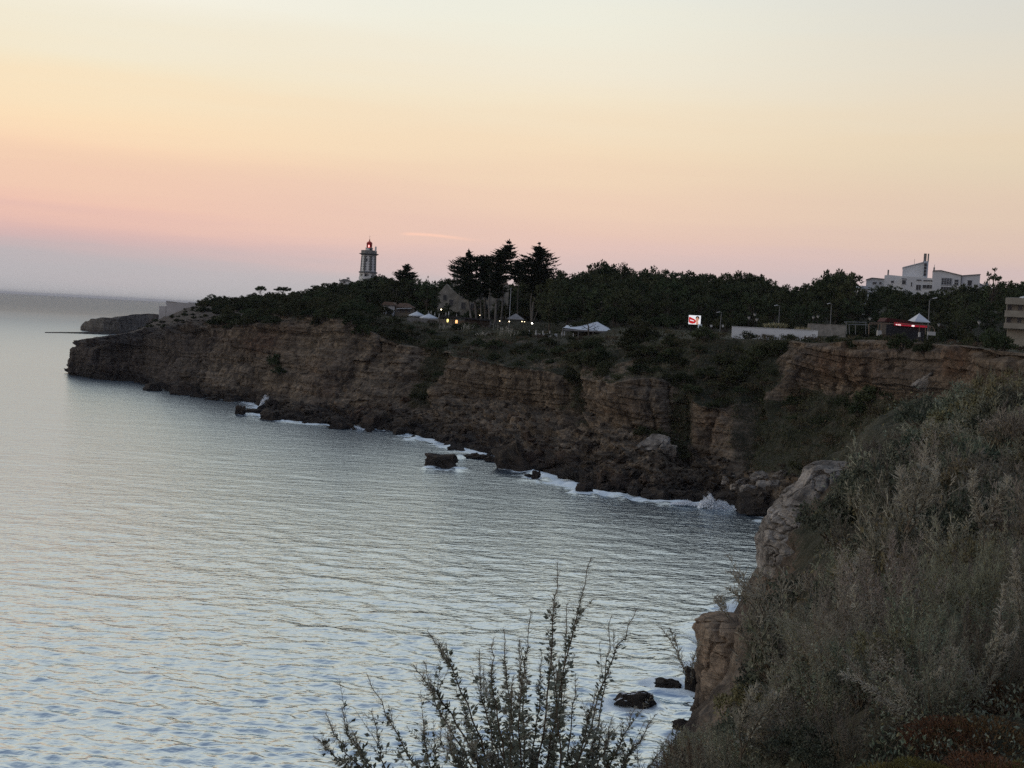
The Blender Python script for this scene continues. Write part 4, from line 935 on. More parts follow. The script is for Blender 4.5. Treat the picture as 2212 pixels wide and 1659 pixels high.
big = [(1384, 722, 42, 'b', 'big rounded dark bush at the right end of the white tent'), (1268, 780, 40, 'b', 'large dark green bush hanging on the cliff below the white tent'), (1300, 770, 34, 'b', 'dark green bush right of the large one below the white tent'), (1250, 812, 34, 'b', 'dark green bush spilling down the gap between two buttresses'), (1282, 748, 26, 'b', 'dark bush at the cliff edge just below the white tent'),
       (1886, 858, 40, 'b', 'dark round bush alone on the slope under the orange layered cliff'), (1862, 884, 32, 'b', 'dark bush just downhill of the round one under the orange cliff'), (1640, 760, 36, 'b', 'dark bush on the slope below the left end of the white wall'), (1610, 792, 38, 'b', 'dark bush clump on the slope above the third buttress'), (1580, 815, 34, 'b', 'dark bush lower on the slope above the third buttress'), (1680, 748, 32, 'b', 'dark bush at the cliff edge below the middle of the white wall'), (1560, 778, 26, 'b', 'dark bush left of the clump above the third buttress'),
       (594, 782, 26, 'b', 'dark bush clinging to the bare face below the small white wall'), (600, 800, 20, 'b', 'dark bush hanging under the one on the bare face'), (1522, 722, 28, 'b', 'dark rounded bush at the edge right of the lit billboard'), (790, 712, 30, 'b', 'dark bush at the cliff edge below the white marquee'), (850, 722, 34, 'b', 'dark bush on the slope below the open white parasols'), (765, 695, 26, 'b', 'dark bush right beside the white marquee'),
       (1950, 745, 34, 'b', 'dark shrub at the cliff edge below the red kiosk'), (2000, 752, 30, 'b', 'dark shrub at the cliff edge right of the red kiosk'), (2160, 745, 34, 'b', 'dark bush in front of the beige apartment block'), (1850, 745, 26, 'b', 'dark shrub at the edge in front of the pergola frame'), (1420, 940, 26, 'b', 'green bush on the scree below the second buttress'), (1390, 935, 22, 'b', 'green bush at the lower left corner of the second buttress')]
for k, (px, py, rp, kd, lb) in enumerate(big):
    q = hit(px, py+rp*.35); r = rp*q[1]/FOC; shrub(q+np.array([0, 0, -.15*r]), r*.95, lb, None, kd, k, 1.0, 'bush')
sr = random.Random(77); zl = {0: 'dark green shrub on the slope between the lighthouse rise and the open white parasols', 1: 'dark green shrub on the slope below the restaurant terrace', 2: 'shrub on the slope below the white tent', 3: 'shrub on the slope below the lit billboard', 4: 'shrub on the slope below the white wall', 5: 'shrub on the back wall slope of the bay below the layered cliff'}
dl = {0: 'dry brown shrub on the slope between the lighthouse rise and the open white parasols', 1: 'dry brown shrub on the slope below the restaurant terrace', 2: 'dry brown shrub on the slope below the white tent', 3: 'dry brown shrub on the slope below the lit billboard', 4: 'dry brown shrub on the slope below the white wall', 5: 'dry brown shrub on the back wall slope of the bay'}
cand = np.argwhere(soil > .5); cand = cand[(vs[cand[:, 1]] < 3.25) & (US[cand[:, 0]] > 5.2)]
sel = cand[np.random.default_rng(8).choice(len(cand), 272, replace=False)]
for k, (i, j) in enumerate(sel):
    p = G[i, j]; u = US[i]; zn = 0 if u < 8.5 else 1 if u < 11 else 2 if u < 13.5 else 3 if u < 15.3 else 4 if u < 17 else 5
    dry = sr.random() < (.25 if zn < 3 else .45); r = sr.uniform(.7, 1.7)*(1.25 if u < 9 else 1)
    shrub(p-np.array([0, 0, .1]), r, ('dry shrub ' if dry else 'green shrub ')+('at the cliff edge ' if vs[j] > 2.85 else 'high up ' if vs[j] > 2.45 else 'half way down ' if vs[j] > 2.1 else 'low down ')+near_mark(proj(p)[0], ('below and left of', 'straight below', 'below and right of')), 'dry shrubs on the cliff slope' if dry else 'green shrubs on the cliff slope', 'd' if dry else 'g', k, sr.uniform(.8, 1.1))
# understory along the edge of the wood
ur = random.Random(19)
for k in range(64):
    px = 560+k*26.5+ur.uniform(-8, 8); Y = ur.uniform(296, 312) if px > 1130 else ur.uniform(345, 380)
    if 900 < px < 1230: Y = ur.uniform(352, 372)
    if px > 1780: Y = ur.uniform(262, 292)
    q = P(px, 700, Y); g = ground(q[0], q[1]); r = ur.uniform(1.8, 3.0)
    lb = 'dark bush under the wood edge '+near_mark(px)
    shrub((q[0], q[1], g), r, lb, 'bushes at the foot of the wood', 'b', k, ur.uniform(.9, 1.5), 'bush')
for k, (px, top_, Y, kd) in enumerate([(446, 643, 500, 'round'), (458, 636, 500, 'round'), (474, 641, 495, 'round'), (492, 641, 490, 'round'), (508, 642, 490, 'round'), (524, 639, 485, 'round'), (539, 636, 485, 'round'), (556, 637, 480, 'round'), (578, 636, 480, 'round'), (596, 632, 480, 'round'), (632, 632, 470, 'round'), (650, 629, 470, 'round'), (668, 624, 465, 'tall'), (684, 617, 465, 'round'), (700, 614, 460, 'round'), (716, 611, 460, 'round'), (734, 614, 460, 'round'), (752, 613, 455, 'round'), (770, 607, 455, 'round'), (786, 607, 450, 'round'), (804, 602, 450, 'round'), (820, 596, 450, 'round'), (834, 602, 445, 'tall')]):
    tree_at(px, top_, Y, kd, 1.35, 'full dark ridge tree '+near_mark(px)+(', smaller one' if k % 2 else ', fuller one'), minh=1.5)
# bushes on the brow between the terrace and the cliff face
cb = np.argwhere((ucol > 8.8) & (ucol < 15.2) & (vrow > 2.1) & (vrow < 3.15)); cb = cb[np.random.default_rng(14).choice(len(cb), 46, replace=False)]
for k, (i, j) in enumerate(cb):
    shrub(G[i, j]-np.array([0, 0, .15]), tr.uniform(.9, 2.1), ('upper' if vs[j] > 2.7 else 'lower')+' leafy brow bush below '+near_mark(proj(G[i, j])[0]).replace('just left of', 'and left of').replace('just right of', 'and right of').replace('in line with ', ''), 'leafy bushes on the cliff brow', 'b', k, tr.uniform(.7, 1.0), 'bush')
# dark scrub running down to the rim of the left cliff
cb = np.argwhere((ucol > 4.5) & (ucol < 7.4) & (vrow > 1.95) & (vrow < 3.3)); cb = cb[np.random.default_rng(3).choice(len(cb), 84, replace=False)]
for k, (i, j) in enumerate(cb):
    shrub(G[i, j]-np.array([0, 0, .2]), tr.uniform(1.5, 2.9), ('upper' if vs[j] > 2.7 else 'lower')+' dark cliff-rim bush '+near_mark(proj(G[i, j])[0]), 'bushes along the left cliff rim', 'b', k, tr.uniform(.7, 1.0), 'bush')
for k, px, tp_ in ((0, 966, 655), (2, 1040, 648), (4, 1078, 650)): tree_at(px, tp_, 362, 'round', .9, ('low dark tree before the left end of the mansion', 'low dark tree before the mansion gable', 'low dark tree before the middle of the mansion', 'low dark tree before the mansion right half', 'low dark tree before the mansion tower')[k], minh=1.5)
cb = np.argwhere((ucol > 2.2) & (ucol < 5.2) & (vrow > 2.95) & (vrow < 4.2)); cb = cb[np.random.default_rng(4).choice(len(cb), 60, replace=False)]
for k, (i, j) in enumerate(cb):
    shrub(G[i, j]-np.array([0, 0, .1]), tr.uniform(.5, 1.3), 'small dark shrub on the bare point '+near_mark(proj(G[i, j])[0]), 'shrubs on the bare shoulder of the point', 'b', k, tr.uniform(.6, .9))
# the bushy ridge at the left
lr = random.Random(63)
for k in range(120):
    px = lr.uniform(432, 800); top_ = np.interp(px, SKX, SKY); py = lr.uniform(top_+4, np.interp(px, [430, 500, 640, 760, 800], [668, 690, 694, 692, 690]))
    Y = float(np.interp(py, [640, 660, 694], [500, 440, 372]))+lr.uniform(-6, 6); q = P(px, py, Y); g = ground(q[0], q[1]); r = lr.uniform(2.2, 4.2)*(.75 if px < 520 else 1)
    if px < 540 and k % 3: Y = lr.uniform(468, 520); q = P(px, py, Y); g = ground(q[0], q[1])
    tp = proj((q[0], q[1], g+r*1.15))[1]
    if tp < top_: r *= max(.3, 1-(top_-tp)*Y/FOC/r/1.15)
    shrub((q[0], q[1], g-.2), r, 'dark ridge bush '+near_mark(px), 'bushes on the left ridge', 'b', k, lr.uniform(.8, 1.15), 'bush')
# low scrub between them
rg = np.random.default_rng(12); cand2 = np.argwhere((soil > .4) & (ucol > 3.0)); cand2 = cand2[(vs[cand2[:, 1]] < 4.15)]; cc = cand2[rg.choice(len(cand2), 5200)]
pos = G[cc[:, 0], cc[:, 1]]; n_ = 16
p = pos[:, None]+rg.normal(size=(len(pos), n_, 3))*np.array([.5, .5, .22])+np.array([0, 0, .18])
sel_ = rg.random(len(pos)) < .72
lv = LV(); ax = rg.normal(size=(len(pos)*n_, 3))+np.array([0, 0, .8])
V, F = leaf_quads(p.reshape(-1, 3), rg.uniform(.16, .42, len(pos)*n_), ax, aspect=.5, rng=rg)
m_ = np.repeat(np.where(sel_, 0, 1), n_); lv.V.append(V); lv.F.append(F); lv.m.append(m_); lv.n = len(V)
tag(link('scrub', lv.mesh('scrub', [M_LEAF_SHRUB, M_LEAF_DRY])), 'low green and brown scrub covering the cliff slopes between the shrubs', 'scrub', kind='stuff')

# ------------------------------------------------------------------ saltbush and scrub on the near hillside
M_SB_LEAF = mat('saltbush_leaves', (0.110, 0.126, 0.079), .8, .2, (3.5, (0.232, 0.238, 0.175), 2), objrand=.62)
M_SB_STEM = mat('saltbush_stems', (.11, .085, .06), .9, .1, (12, (.17, .135, .095), 2))
M_SB_TWIG = mat('saltbush_seed_twigs', (0.163, 0.153, 0.112), .9, .1, (4, (0.314, 0.296, 0.221), 2), objrand=.5)
M_OC_LEAF = mat('ochre_broom_leaves', (.160, .136, .072), .85, .15, (9, (.255, .218, .125), 2), objrand=.2)
M_BR_TWIG = mat('dead_brown_twigs', (0.095, 0.071, 0.052), .9, .1, (12, (0.168, 0.126, 0.087), 2), objrand=.2)
M_SB_PALE = mat('pale_saltbush_leaves', (0.253, 0.247, 0.190), .8, .2, (5, (0.368, 0.345, 0.270), 2), objrand=.15)
M_PALETWIG = mat('pale_seed_twigs', (.36, .33, .25), .9, .1, (6, (.48, .44, .35), 2))
M_HERO = mat('near_saltbush_leaves', (.15, .165, .118), .8, .2, (30, (.235, .24, .18), 2))
M_RUST = mat('rusty_cushion_leaves', (.115, .058, .028), .85, .15, (14, (.18, .10, .046), 3), objrand=.2)
M_OLIVE = mat('olive_cushion_leaves', (.12, .10, .03), .85, .15, (14, (.19, .15, .05), 3), objrand=.2)
def wand_path(rng, H, spread, base_r, n=8):
    az = rng.uniform(0, 2*PI); ln_ = spread*rng.random()**.6; L_ = H*rng.uniform(.55, 1.05)
    b0 = np.array([math.cos(az), math.sin(az), 0])*base_r*rng.random()**.5
    t = np.linspace(0, 1, n); a0 = ln_*1.15; ang_ = a0+(ln_*.55-a0)*t+rng.normal()*.1
    d = np.stack([np.sin(ang_)*math.cos(az), np.sin(ang_)*math.sin(az), np.cos(ang_)], 1)+rng.normal(size=(n, 3))*.10
    return np.concatenate([b0[None], b0+np.cumsum(d, 0)*L_/n])
def along(p, t):
    n = len(p)-1; i = np.clip((t*n).astype(int), 0, n-1); f = (t*n-i)[:, None]; d = p[i+1]-p[i]
    return p[i]*(1-f)+p[i+1]*f, d/(np.linalg.norm(d, axis=1, keepdims=True)+1e-9)
def dress(lv, p, rng, leaf, nl, ntw, tw, lr=(.12, .78), tr_=(.5, 1.0), ml=1, mt=2, off=1.0, rt=.0011):
    """leaves up a wand and short seed twigs at its end"""
    if nl:
        t = rng.uniform(*lr, nl); c, d = along(p, t); rv = rng.normal(size=(nl, 3)); rv -= (rv*d).sum(1, keepdims=True)*d; rv /= np.linalg.norm(rv, axis=1, keepdims=True)+1e-9
        ax = rv+d*.7; ax /= np.linalg.norm(ax, axis=1, keepdims=True); s = leaf*rng.uniform(.55, 1.15, nl)
        lv.add(leaf_quads(c+ax*(s*.55*off)[:, None]+rv*(rng.random((nl, 1))*leaf*1.2*(off-.6)), s, ax, aspect=.68, fold=.10, rng=rng), ml)
    if ntw:
        t = rng.uniform(*tr_, ntw); c, d = along(p, t); rv = rng.normal(size=(ntw, 3)); rv -= (rv*d).sum(1, keepdims=True)*d; rv /= np.linalg.norm(rv, axis=1, keepdims=True)+1e-9
        dr = rv*.75+d*.7; L_ = tw*rng.uniform(.5, 1.2, ntw)*(1.25-.75*(t-tr_[0])/(tr_[1]-tr_[0]+1e-6))
        e = c+dr*L_[:, None]; lv.add(spikes(c, e, rt*1.4), mt)
        for q in (.35, .6, .85):
            c2 = c+dr*(L_*q)[:, None]; dv = dr*.5+rng.normal(size=(ntw, 3))*.55; lv.add(spikes(c2, c2+dv*(L_*.38)[:, None], rt), mt)
def wand_bush(seed, nw, H, spread, base_r, leaf, nl, ntw, tw, lm, rt=.0012, stem_r=.005):
    rng = np.random.default_rng(seed); st = LV(); lv = LV()
    for k in range(nw):
        p = wand_path(rng, H, spread, base_r); st.add(tube(p, np.linspace(stem_r, stem_r*.3, len(p)), 3))
        dress(lv, p, rng, leaf, nl, ntw, tw, ml=0, mt=1, off=1.4, rt=rt)
    return st.mesh('stems', [lm[0]]), lv.mesh('foliage', [lm[1], lm[2]])
SALT = (M_SB_STEM, M_SB_LEAF, M_SB_TWIG); OCH = (M_SB_STEM, M_OC_LEAF, M_SB_TWIG); BRN = (M_BR_TWIG, M_SB_LEAF, M_BR_TWIG)
# prototypes about 1 m high: fine ones for the first rows, coarser ones farther off
NEAR_B = {'salt': [wand_bush(600+i, 36, 1.0, .85, .2, .040, 40, 22, .10, SALT, .0026, .006) for i in range(4)], 'ochre': [wand_bush(620+i, 36, .95, .85, .2, .032, 34, 30, .11, OCH, .0028, .006) for i in range(2)], 'brown': [wand_bush(640+i, 40, .95, 1.0, .2, .022, 10, 40, .13, BRN, .003, .006) for i in range(2)]}
FAR_B = {'salt': [wand_bush(660+i, 34, 1.05, .95, .3, .085, 30, 12, .2, SALT, .008, .012) for i in range(4)], 'ochre': [wand_bush(680+i, 34, 1.0, .95, .3, .075, 26, 16, .2, OCH, .008, .012) for i in range(2)], 'brown': [wand_bush(700+i, 34, 1.0, 1.05, .3, .06, 8, 22, .24, BRN, .008, .012) for i in range(2)]}
NEARPOLY = [(1395, 1760), (1430, 1640), (1452, 1575), (1500, 1545), (1508, 1470), (1512, 1412), (1545, 1362), (1600, 1335), (1650, 1320), (1682, 1262), (1698, 1196), (1752, 1122), (1806, 1052), (1840, 1006), (1876, 968), (1938, 926), (2006, 904), (2064, 880), (2096, 852), (2150, 832), (2260, 812), (2300, 1760)]
def inpoly(x, y, poly):
    c = False; n = len(poly)
    for i in range(n):
        x0, y0 = poly[i]; x1, y1 = poly[i-1]
        if (y0 > y) != (y1 > y) and x < (x1-x0)*(y-y0)/(y1-y0)+x0: c = not c
    return c
BARE = ([(1632, 1160), (1692, 1068), (1750, 1008), (1800, 996), (1822, 1010), (1812, 1066), (1780, 1136), (1746, 1196), (1720, 1270), (1636, 1258)], [(1496, 1328), (1640, 1328), (1650, 1390), (1605, 1480), (1560, 1570), (1480, 1580)])   # bare rock shows here
hr = random.Random(41); placed = []; nb = 0
NAMES = {'salt': 'saltbush', 'ochre': 'broom_bush', 'brown': 'dead_bush'}
DESC = {'salt': 'grey-green saltbush', 'ochre': 'ochre dry bush', 'brown': 'brown leafless bush'}
def zone(px, py, Y):
    h = 'beside the water' if px < 1620 else 'left of the slope middle' if px < 1760 else 'in the slope middle' if px < 1900 else 'right of the slope middle' if px < 2060 else 'near the right edge'
    v = 'at the slope crest' if py < 900 else 'level with the dark cave' if py < 990 else 'level with the outcrop top' if py < 1090 else 'level with the outcrop foot' if py < 1230 else 'just above the ochre ledge' if py < 1360 else 'level with the ochre ledge' if py < 1490 else 'low in the foreground'
    return v+' '+h
for (ya, yb, rmin, rmax, gap, cnt_) in ((6.6, 10, .35, .55, .42, 24), (10, 16, .5, .8, .6, 36), (16, 28, .8, 1.25, .9, 54), (28, 50, 1.0, 1.7, 1.25, 58), (9.5, 24, .45, .8, .45, 34), (50, 78, 1.3, 2.2, 1.5, 60), (78, 108, 1.5, 2.6, 1.9, 46)):
    tries = 0; got = 0; lim = (1395, 2270) if rmin != .45 else (1400, 1600)
    while got < cnt_ and tries < 6000:
        tries += 1; Y = hr.uniform(ya, yb); px = hr.uniform(*lim); X = P(px, 1200, Y)[0]; z = float(hz_n(np.array([X]), np.array([Y]))[0])
        bx, by = proj((X, Y, z)); r = hr.uniform(rmin, rmax); hgt_ = r*hr.choice((.75, .95, 1.15, 1.4, 1.75))
        if by > 1900 or not inpoly(bx, min(by, 1750), NEARPOLY): continue
        tx, ty = proj((X, Y, z+hgt_*.85))
        if not inpoly(tx, ty, NEARPOLY): 
            hgt_ *= .5; r *= .6; tx, ty = proj((X, Y, z+hgt_*.85))
            if not inpoly(tx, ty, NEARPOLY): continue
        if not inpoly(tx-r*.8*FOC/Y, (ty+by)/2, NEARPOLY) and hr.random() < .75: continue
        if Y < 11 and ty < 1270: hgt_ = max(.25, hgt_-(1270-ty)*Y/FOC)
        if any(inpoly(a_, b_, pg) for pg in BARE for a_, b_ in ((tx, ty), ((tx+bx)/2, (ty+by)/2), (tx-r*.5*FOC/Y, ty+8))): continue
        if any((X-a)**2+(Y-b)**2 < (gap*(.75+.32*r))**2 for a, b, _ in placed): continue
        fld = fbm(np.array([[X*.11, Y*.07, 4.0]]), 3)[0]
        kd = 'ochre' if (px > 2040 and Y > 24 and hr.random() < .4) or fld > .36 and hr.random() < .75 else 'brown' if fld < -.4 and hr.random() < .6 else ('salt' if hr.random() < .9 else hr.choice(('ochre', 'brown')))
        if px < 1560 and Y < 30: kd = 'brown' if hr.random() < .6 else kd
        pr = (NEAR_B if Y < 26 else FAR_B)[kd]; s_, f_ = pr[nb % len(pr)]
        t = thing(NAMES[kd], (X, Y, z-.04*r), ('tall ' if hgt_/r > 1.25 else 'low ' if hgt_/r < .9 else 'broad ' if r > (rmin+rmax)/2 else 'small ')+DESC[kd]+' '+zone(tx, ty, Y), 'bush', 'bushes on the near shrub slope', rz=hr.uniform(0, 6.28))
        link('stems', s_, t); link('foliage', f_, t); t.scale = (r*1.05, r*1.05, hgt_)
        placed.append((X, Y, r)); nb += 1; got += 1
# denser rounded bushes among them
def mass_bush(seed, m):
    rng = np.random.default_rng(seed); c, (V, F) = crown(rng, 60, 46, (1, 1, .8), .085, .24, -.1, .35); lv = LV().add((V+np.array([0, 0, .3]), F)); mb = MB()
    top = c[c[:, 2] > .2]; p0 = np.repeat(top, 5, 0)+np.array([0, 0, .35]); d = rng.normal(size=p0.shape)*.35+np.array([0, 0, .8]); lv.add(spikes(p0, p0+d*rng.uniform(.12, .34, (len(p0), 1)), .008), 1)
    for k in range(0, 60, 4): mb.tube([(0, 0, -.3), tuple(c[k]*.5+np.array([0, 0, .1])), tuple(c[k]+np.array([0, 0, .3]))], [.03, .02, .008], 4)
    return mb.mesh('stems', M_SB_STEM), lv.mesh('foliage', [m, M_SB_TWIG])
M_SB_DARK = mat('dark_saltbush_leaves', (0.066, 0.081, 0.055), .8, .2, (3.5, (0.110, 0.123, 0.086), 2), objrand=.3)
MASS = [mass_bush(800, M_SB_DARK), mass_bush(801, M_SB_LEAF), mass_bush(802, M_OC_LEAF), mass_bush(803, M_SB_DARK)]
for k, (px, Y, r, mi_, lb) in enumerate([(1905, 60, 1.9, 0, 'rounded dense bush just right of the pale outcrop top'), (1985, 70, 2.0, 3, 'rounded dense bush under the dark cave'), (2080, 62, 2.0, 2, 'rounded ochre bush on the crest below the layered cliff'), (2165, 55, 1.8, 1, 'rounded dense bush near the right edge below the apartment block'), (1850, 48, 1.5, 1, 'rounded grey bush beside the pale outcrop, half way down'), (1960, 42, 1.5, 0, 'rounded grey bush in the upper middle of the slope'), (2060, 36, 1.3, 2, 'rounded ochre bush right of the slope middle'), (2170, 33, 1.2, 0, 'rounded grey bush at the right edge, upper part'),
        (1790, 40, 1.2, 2, 'rounded ochre bush just below the pale outcrop foot'), (1890, 30, 1.05, 3, 'rounded grey bush in the middle of the slope'), (2000, 26, .95, 1, 'rounded grey bush above the tall feathery saltbush'), (1720, 34, 1.0, 0, 'rounded grey bush left of the slope middle above the ochre ledge'), (1760, 22, .75, 1, 'rounded grey bush low on the slope behind the arching wands'), (1870, 19, .65, 0, 'rounded grey bush behind the forked saltbush'), (1660, 24, .8, 3, 'rounded dark bush just right of the ochre ledge'), (2120, 22, .8, 2, 'rounded ochre bush behind the tall feathery saltbush'), (2220, 17, .6, 1, 'rounded grey bush at the right edge behind the rusty patch'), (1950, 13, .45, 0, 'small rounded grey bush left of the tall feathery saltbush'), (1780, 13.5, .45, 2, 'small rounded ochre bush low on the slope'), (1838, 84, 1.2, 1, 'rounded grey bush tucked against the right side of the pale outcrop'), (1812, 78, 1.0, 0, 'rounded grey bush against the lower right of the pale outcrop'), (1868, 80, 1.3, 3, 'rounded bush right of the ones tucked against the pale outcrop'), (1790, 70, .9, 2, 'rounded ochre bush below the right side of the pale outcrop'), (1845, 68, 1.2, 1, 'rounded grey bush downhill of the pale outcrop bushes'), (1720, 7.4, .22, 1, 'small grey bush at the bottom edge, left of the olive cushion'), (1775, 7.8, .26, 0, 'grey bush at the bottom, left of the forked saltbush'), (1830, 7.2, .22, 3, 'small grey bush at the bottom below the forked saltbush'), (1880, 7.8, .25, 1, 'grey bush at the foot of the forked saltbush'), (1690, 8.6, .3, 0, 'grey bush at the bottom between the brown bushes and the arching wands'), (1930, 8.4, .26, 2, 'small ochre bush right behind the forked saltbush foot')]):
    X = P(px, 1200, Y)[0]; z = float(hz_n(np.array([X]), np.array([Y]))[0]); s_, f_ = MASS[mi_]
    t = thing('rounded_bush', (X, Y, z-.05), lb, 'bush', 'bushes on the near shrub slope', rz=hr.uniform(0, 6.28)); link('stems', s_, t); link('foliage', f_, t); t.scale = (r, r, r*hr.uniform(.85, 1.15))
got = 0; tries = 0; spots_ = []
while got < 44 and tries < 3000:
    tries += 1; Y = hr.choice((hr.uniform(18, 34), hr.uniform(30, 55), hr.uniform(50, 90))); px = hr.uniform(1620, 2240); X = P(px, 1200, Y)[0]; z = float(hz_n(np.array([X]), np.array([Y]))[0]); r = hr.uniform(.022, .034)*Y+.15
    bx, by = proj((X, Y, z)); tx, ty = proj((X, Y, z+r*.9))
    if not inpoly(bx, by, NEARPOLY) or not inpoly(tx, ty+14, NEARPOLY) or not inpoly(tx-r*FOC/Y, by-10, NEARPOLY) or any(inpoly(a_, b_, pg) for pg in BARE for a_, b_ in ((tx, ty), (tx-r*.6*FOC/Y, by))): continue
    if any(math.hypot(tx-a_, ty-b_) < 62 for a_, b_ in spots_): continue
    spots_.append((tx, ty)); mi_ = hr.choice((0, 0, 1, 3, 3, 2)); s_, f_ = MASS[mi_]
    t = thing('rounded_bush', (X, Y, z-.05), ('ochre' if mi_ == 2 else 'dark grey-green' if mi_ != 1 else 'pale grey-green')+' rounded bush '+zone(tx, ty, Y), 'bush', 'bushes on the near shrub slope', rz=hr.uniform(0, 6.28)); link('stems', s_, t); link('foliage', f_, t); t.scale = (r, r, r*hr.uniform(.9, 1.3)); got += 1
# single feathery wands standing out of the scrub against the water
def wand_from_pixels(Y, pts, seed, label, leaf=.022, nl=40, ntw=40, tw=.05, name='feathery_saltbush', r=.005, rt=.0014):
    rng = np.random.default_rng(seed); org = P(*pts[0][0], Y); t = thing(name, org, label, 'plant')
    for line in pts:
        q = np.array([P(x, y, Y)+np.array([0, rng.normal()*.05*Y/20, 0]) for x, y in line])-org
        u = np.linspace(0, len(q)-1, 9); p = np.stack([np.interp(u, np.arange(len(q)), q[:, k]) for k in range(3)], 1); p[1:-1] += rng.normal(size=(7, 3))*.004*Y/5
        lv = LV(); lv.add(tube(p, np.linspace(r, r*.3, 9), 4)); dress(lv, p, rng, leaf, nl, ntw, tw, (.1, .7), (.3, 1.0), rt=rt)
        link('stem', lv.mesh('stem', [M_SB_STEM, M_SB_PALE, M_PALETWIG]), t)
    return t
wand_from_pixels(13, [[(1655, 1330), (1640, 1300), (1610, 1255), (1568, 1196)], [(1650, 1330), (1632, 1290), (1600, 1262), (1576, 1232)], [(1640, 1330), (1618, 1300), (1590, 1285), (1572, 1270)], [(1660, 1325), (1652, 1290), (1640, 1262), (1632, 1240)]], 1, 'pale feathery wands standing against the water left of the pale outcrop foot', .022, 24, 60, .12, rt=.0035)
wand_from_pixels(13, [[(1575, 1345), (1566, 1325), (1552, 1305), (1544, 1286)], [(1580, 1345), (1572, 1318), (1560, 1300), (1556, 1290)]], 2, 'small pale feathery wands on the rim just above the ochre ledge', .022, 14, 40, .10, rt=.0035)
wand_from_pixels(11, [[(1490, 1480), (1478, 1446), (1456, 1400), (1428, 1355)], [(1486, 1470), (1470, 1425), (1460, 1380), (1448, 1362)], [(1492, 1476), (1494, 1440), (1502, 1405), (1508, 1390)]], 3, 'feathery wand leaning left over the water beside the ochre ledge', .02, 26, 44, .07, rt=.003)
for k, (Y, pts, lb) in enumerate([
    (6.7, [[(1990, 1630), (1960, 1570), (1900, 1500), (1820, 1455)], [(1990, 1630), (1985, 1560), (1990, 1490), (2030, 1440)], [(1995, 1625), (1980, 1540), (1950, 1500), (1930, 1470)], [(1985, 1640), (1975, 1580), (1955, 1545), (1925, 1520)]], 'pale forked saltbush with long wands in the middle of the dark scrub at lower right'),
    (7.0, [[(2120, 1530), (2130, 1460), (2150, 1360), (2175, 1265)], [(2125, 1530), (2110, 1480), (2080, 1440), (2060, 1400)], [(2125, 1520), (2140, 1440), (2160, 1400), (2190, 1370)], [(2110, 1540), (2070, 1500), (2045, 1470), (2030, 1455)]], 'tall pale feathery saltbush near the right edge of the picture'),
    (17.0, [[(1950, 1150), (1975, 1080), (1990, 1010), (2000, 950)], [(1960, 1150), (1990, 1100), (2020, 1040), (2032, 1000)], [(1965, 1150), (1960, 1090), (1950, 1040), (1945, 1010)]], 'tall ochre feathery bush rising on the slope below the cave'),
    (13.0, [[(1800, 1330), (1815, 1280), (1822, 1230), (1815, 1180)], [(1805, 1330), (1835, 1270), (1850, 1220), (1860, 1190)]], 'feathery wands on the slope below the pale outcrop'),
    (8.5, [[(1600, 1640), (1640, 1560), (1680, 1500), (1740, 1460)], [(1600, 1640), (1600, 1570), (1620, 1510), (1640, 1480)]], 'pale arching wands low on the slope right of the ochre ledge'),
    (9.0, [[(2210, 1400), (2205, 1330), (2190, 1250), (2185, 1190)], [(2215, 1400), (2225, 1320), (2235, 1250), (2240, 1200)]], 'tall pale wands at the right edge above the tall feathery saltbush'),
    (11.0, [[(1880, 1450), (1870, 1380), (1850, 1310), (1846, 1270)], [(1885, 1450), (1900, 1380), (1930, 1330), (1950, 1300)], [(1885, 1450), (1890, 1390), (1890, 1340), (1880, 1300)]], 'pale wands in the middle of the dark scrub above the forked saltbush'),
    (15.0, [[(2120, 1180), (2120, 1120), (2105, 1060), (2100, 1020)], [(2125, 1180), (2140, 1110), (2165, 1060), (2175, 1030)]], 'ochre pale wands on the upper slope near the right edge')]):
    wand_from_pixels(Y, pts, 20+k, lb, .0042*Y, 120, 110, .009*Y, rt=.00032*Y, r=.0008*Y)
# fine undergrowth on the near ground
ug = np.random.default_rng(17); pts_ = []
for (ya, yb, n_, sz) in ((6, 12, 14000, .026), (12, 26, 9000, .05), (26, 55, 5000, .11), (55, 108, 4000, .22)):
    Yr = ug.uniform(ya, yb, n_*3); pxr = ug.uniform(1390, 2290, n_*3); Xr = (pxr-CXP)/FOC*Yr*1.0
    zr = hz_n(Xr, Yr); d_ = Xr-np.interp(Yr, EY, EX); bx = CXP+FOC*Xr/Yr; 
    cl_ = fbm(np.stack([Xr*1.1, Yr*.8, zr*0], -1), 3); k_ = np.where((d_ > 3.0) & (cl_ > -.25))[0][:n_]
    pts_.append((Xr[k_], Yr[k_], zr[k_], sz, cl_[k_]))
lv = LV()
for X_r, Y_r, Z_r, sz, cl in pts_:
    n_ = len(X_r); kind = ug.random(n_); p = np.stack([X_r, Y_r, Z_r+ug.random(n_)**1.5*sz*5*(.6+cl)], 1); s_ = sz*ug.uniform(.6, 1.4, n_)
    ax = ug.normal(size=(n_, 3))+np.array([0, 0, 1.1])
    fld = fbm(np.stack([X_r*.11, Y_r*.07, 0*X_r+4], -1), 3)
    for mi_, mk in ((0, kind < .45-.3*fld), (1, (kind >= .45-.3*fld) & (kind < .62)), (2, kind >= .62)):
        if mi_ < 2: lv.add(leaf_quads(p[mk], s_[mk], ax[mk], aspect=.5, rng=ug), mi_)
        else: q = p[mk]; e = ax[mk]/np.linalg.norm(ax[mk], axis=1, keepdims=True); lv.add(spikes(q-e*.03, q+e*(s_[mk]*2.4)[:, None], sz*.05), 2)
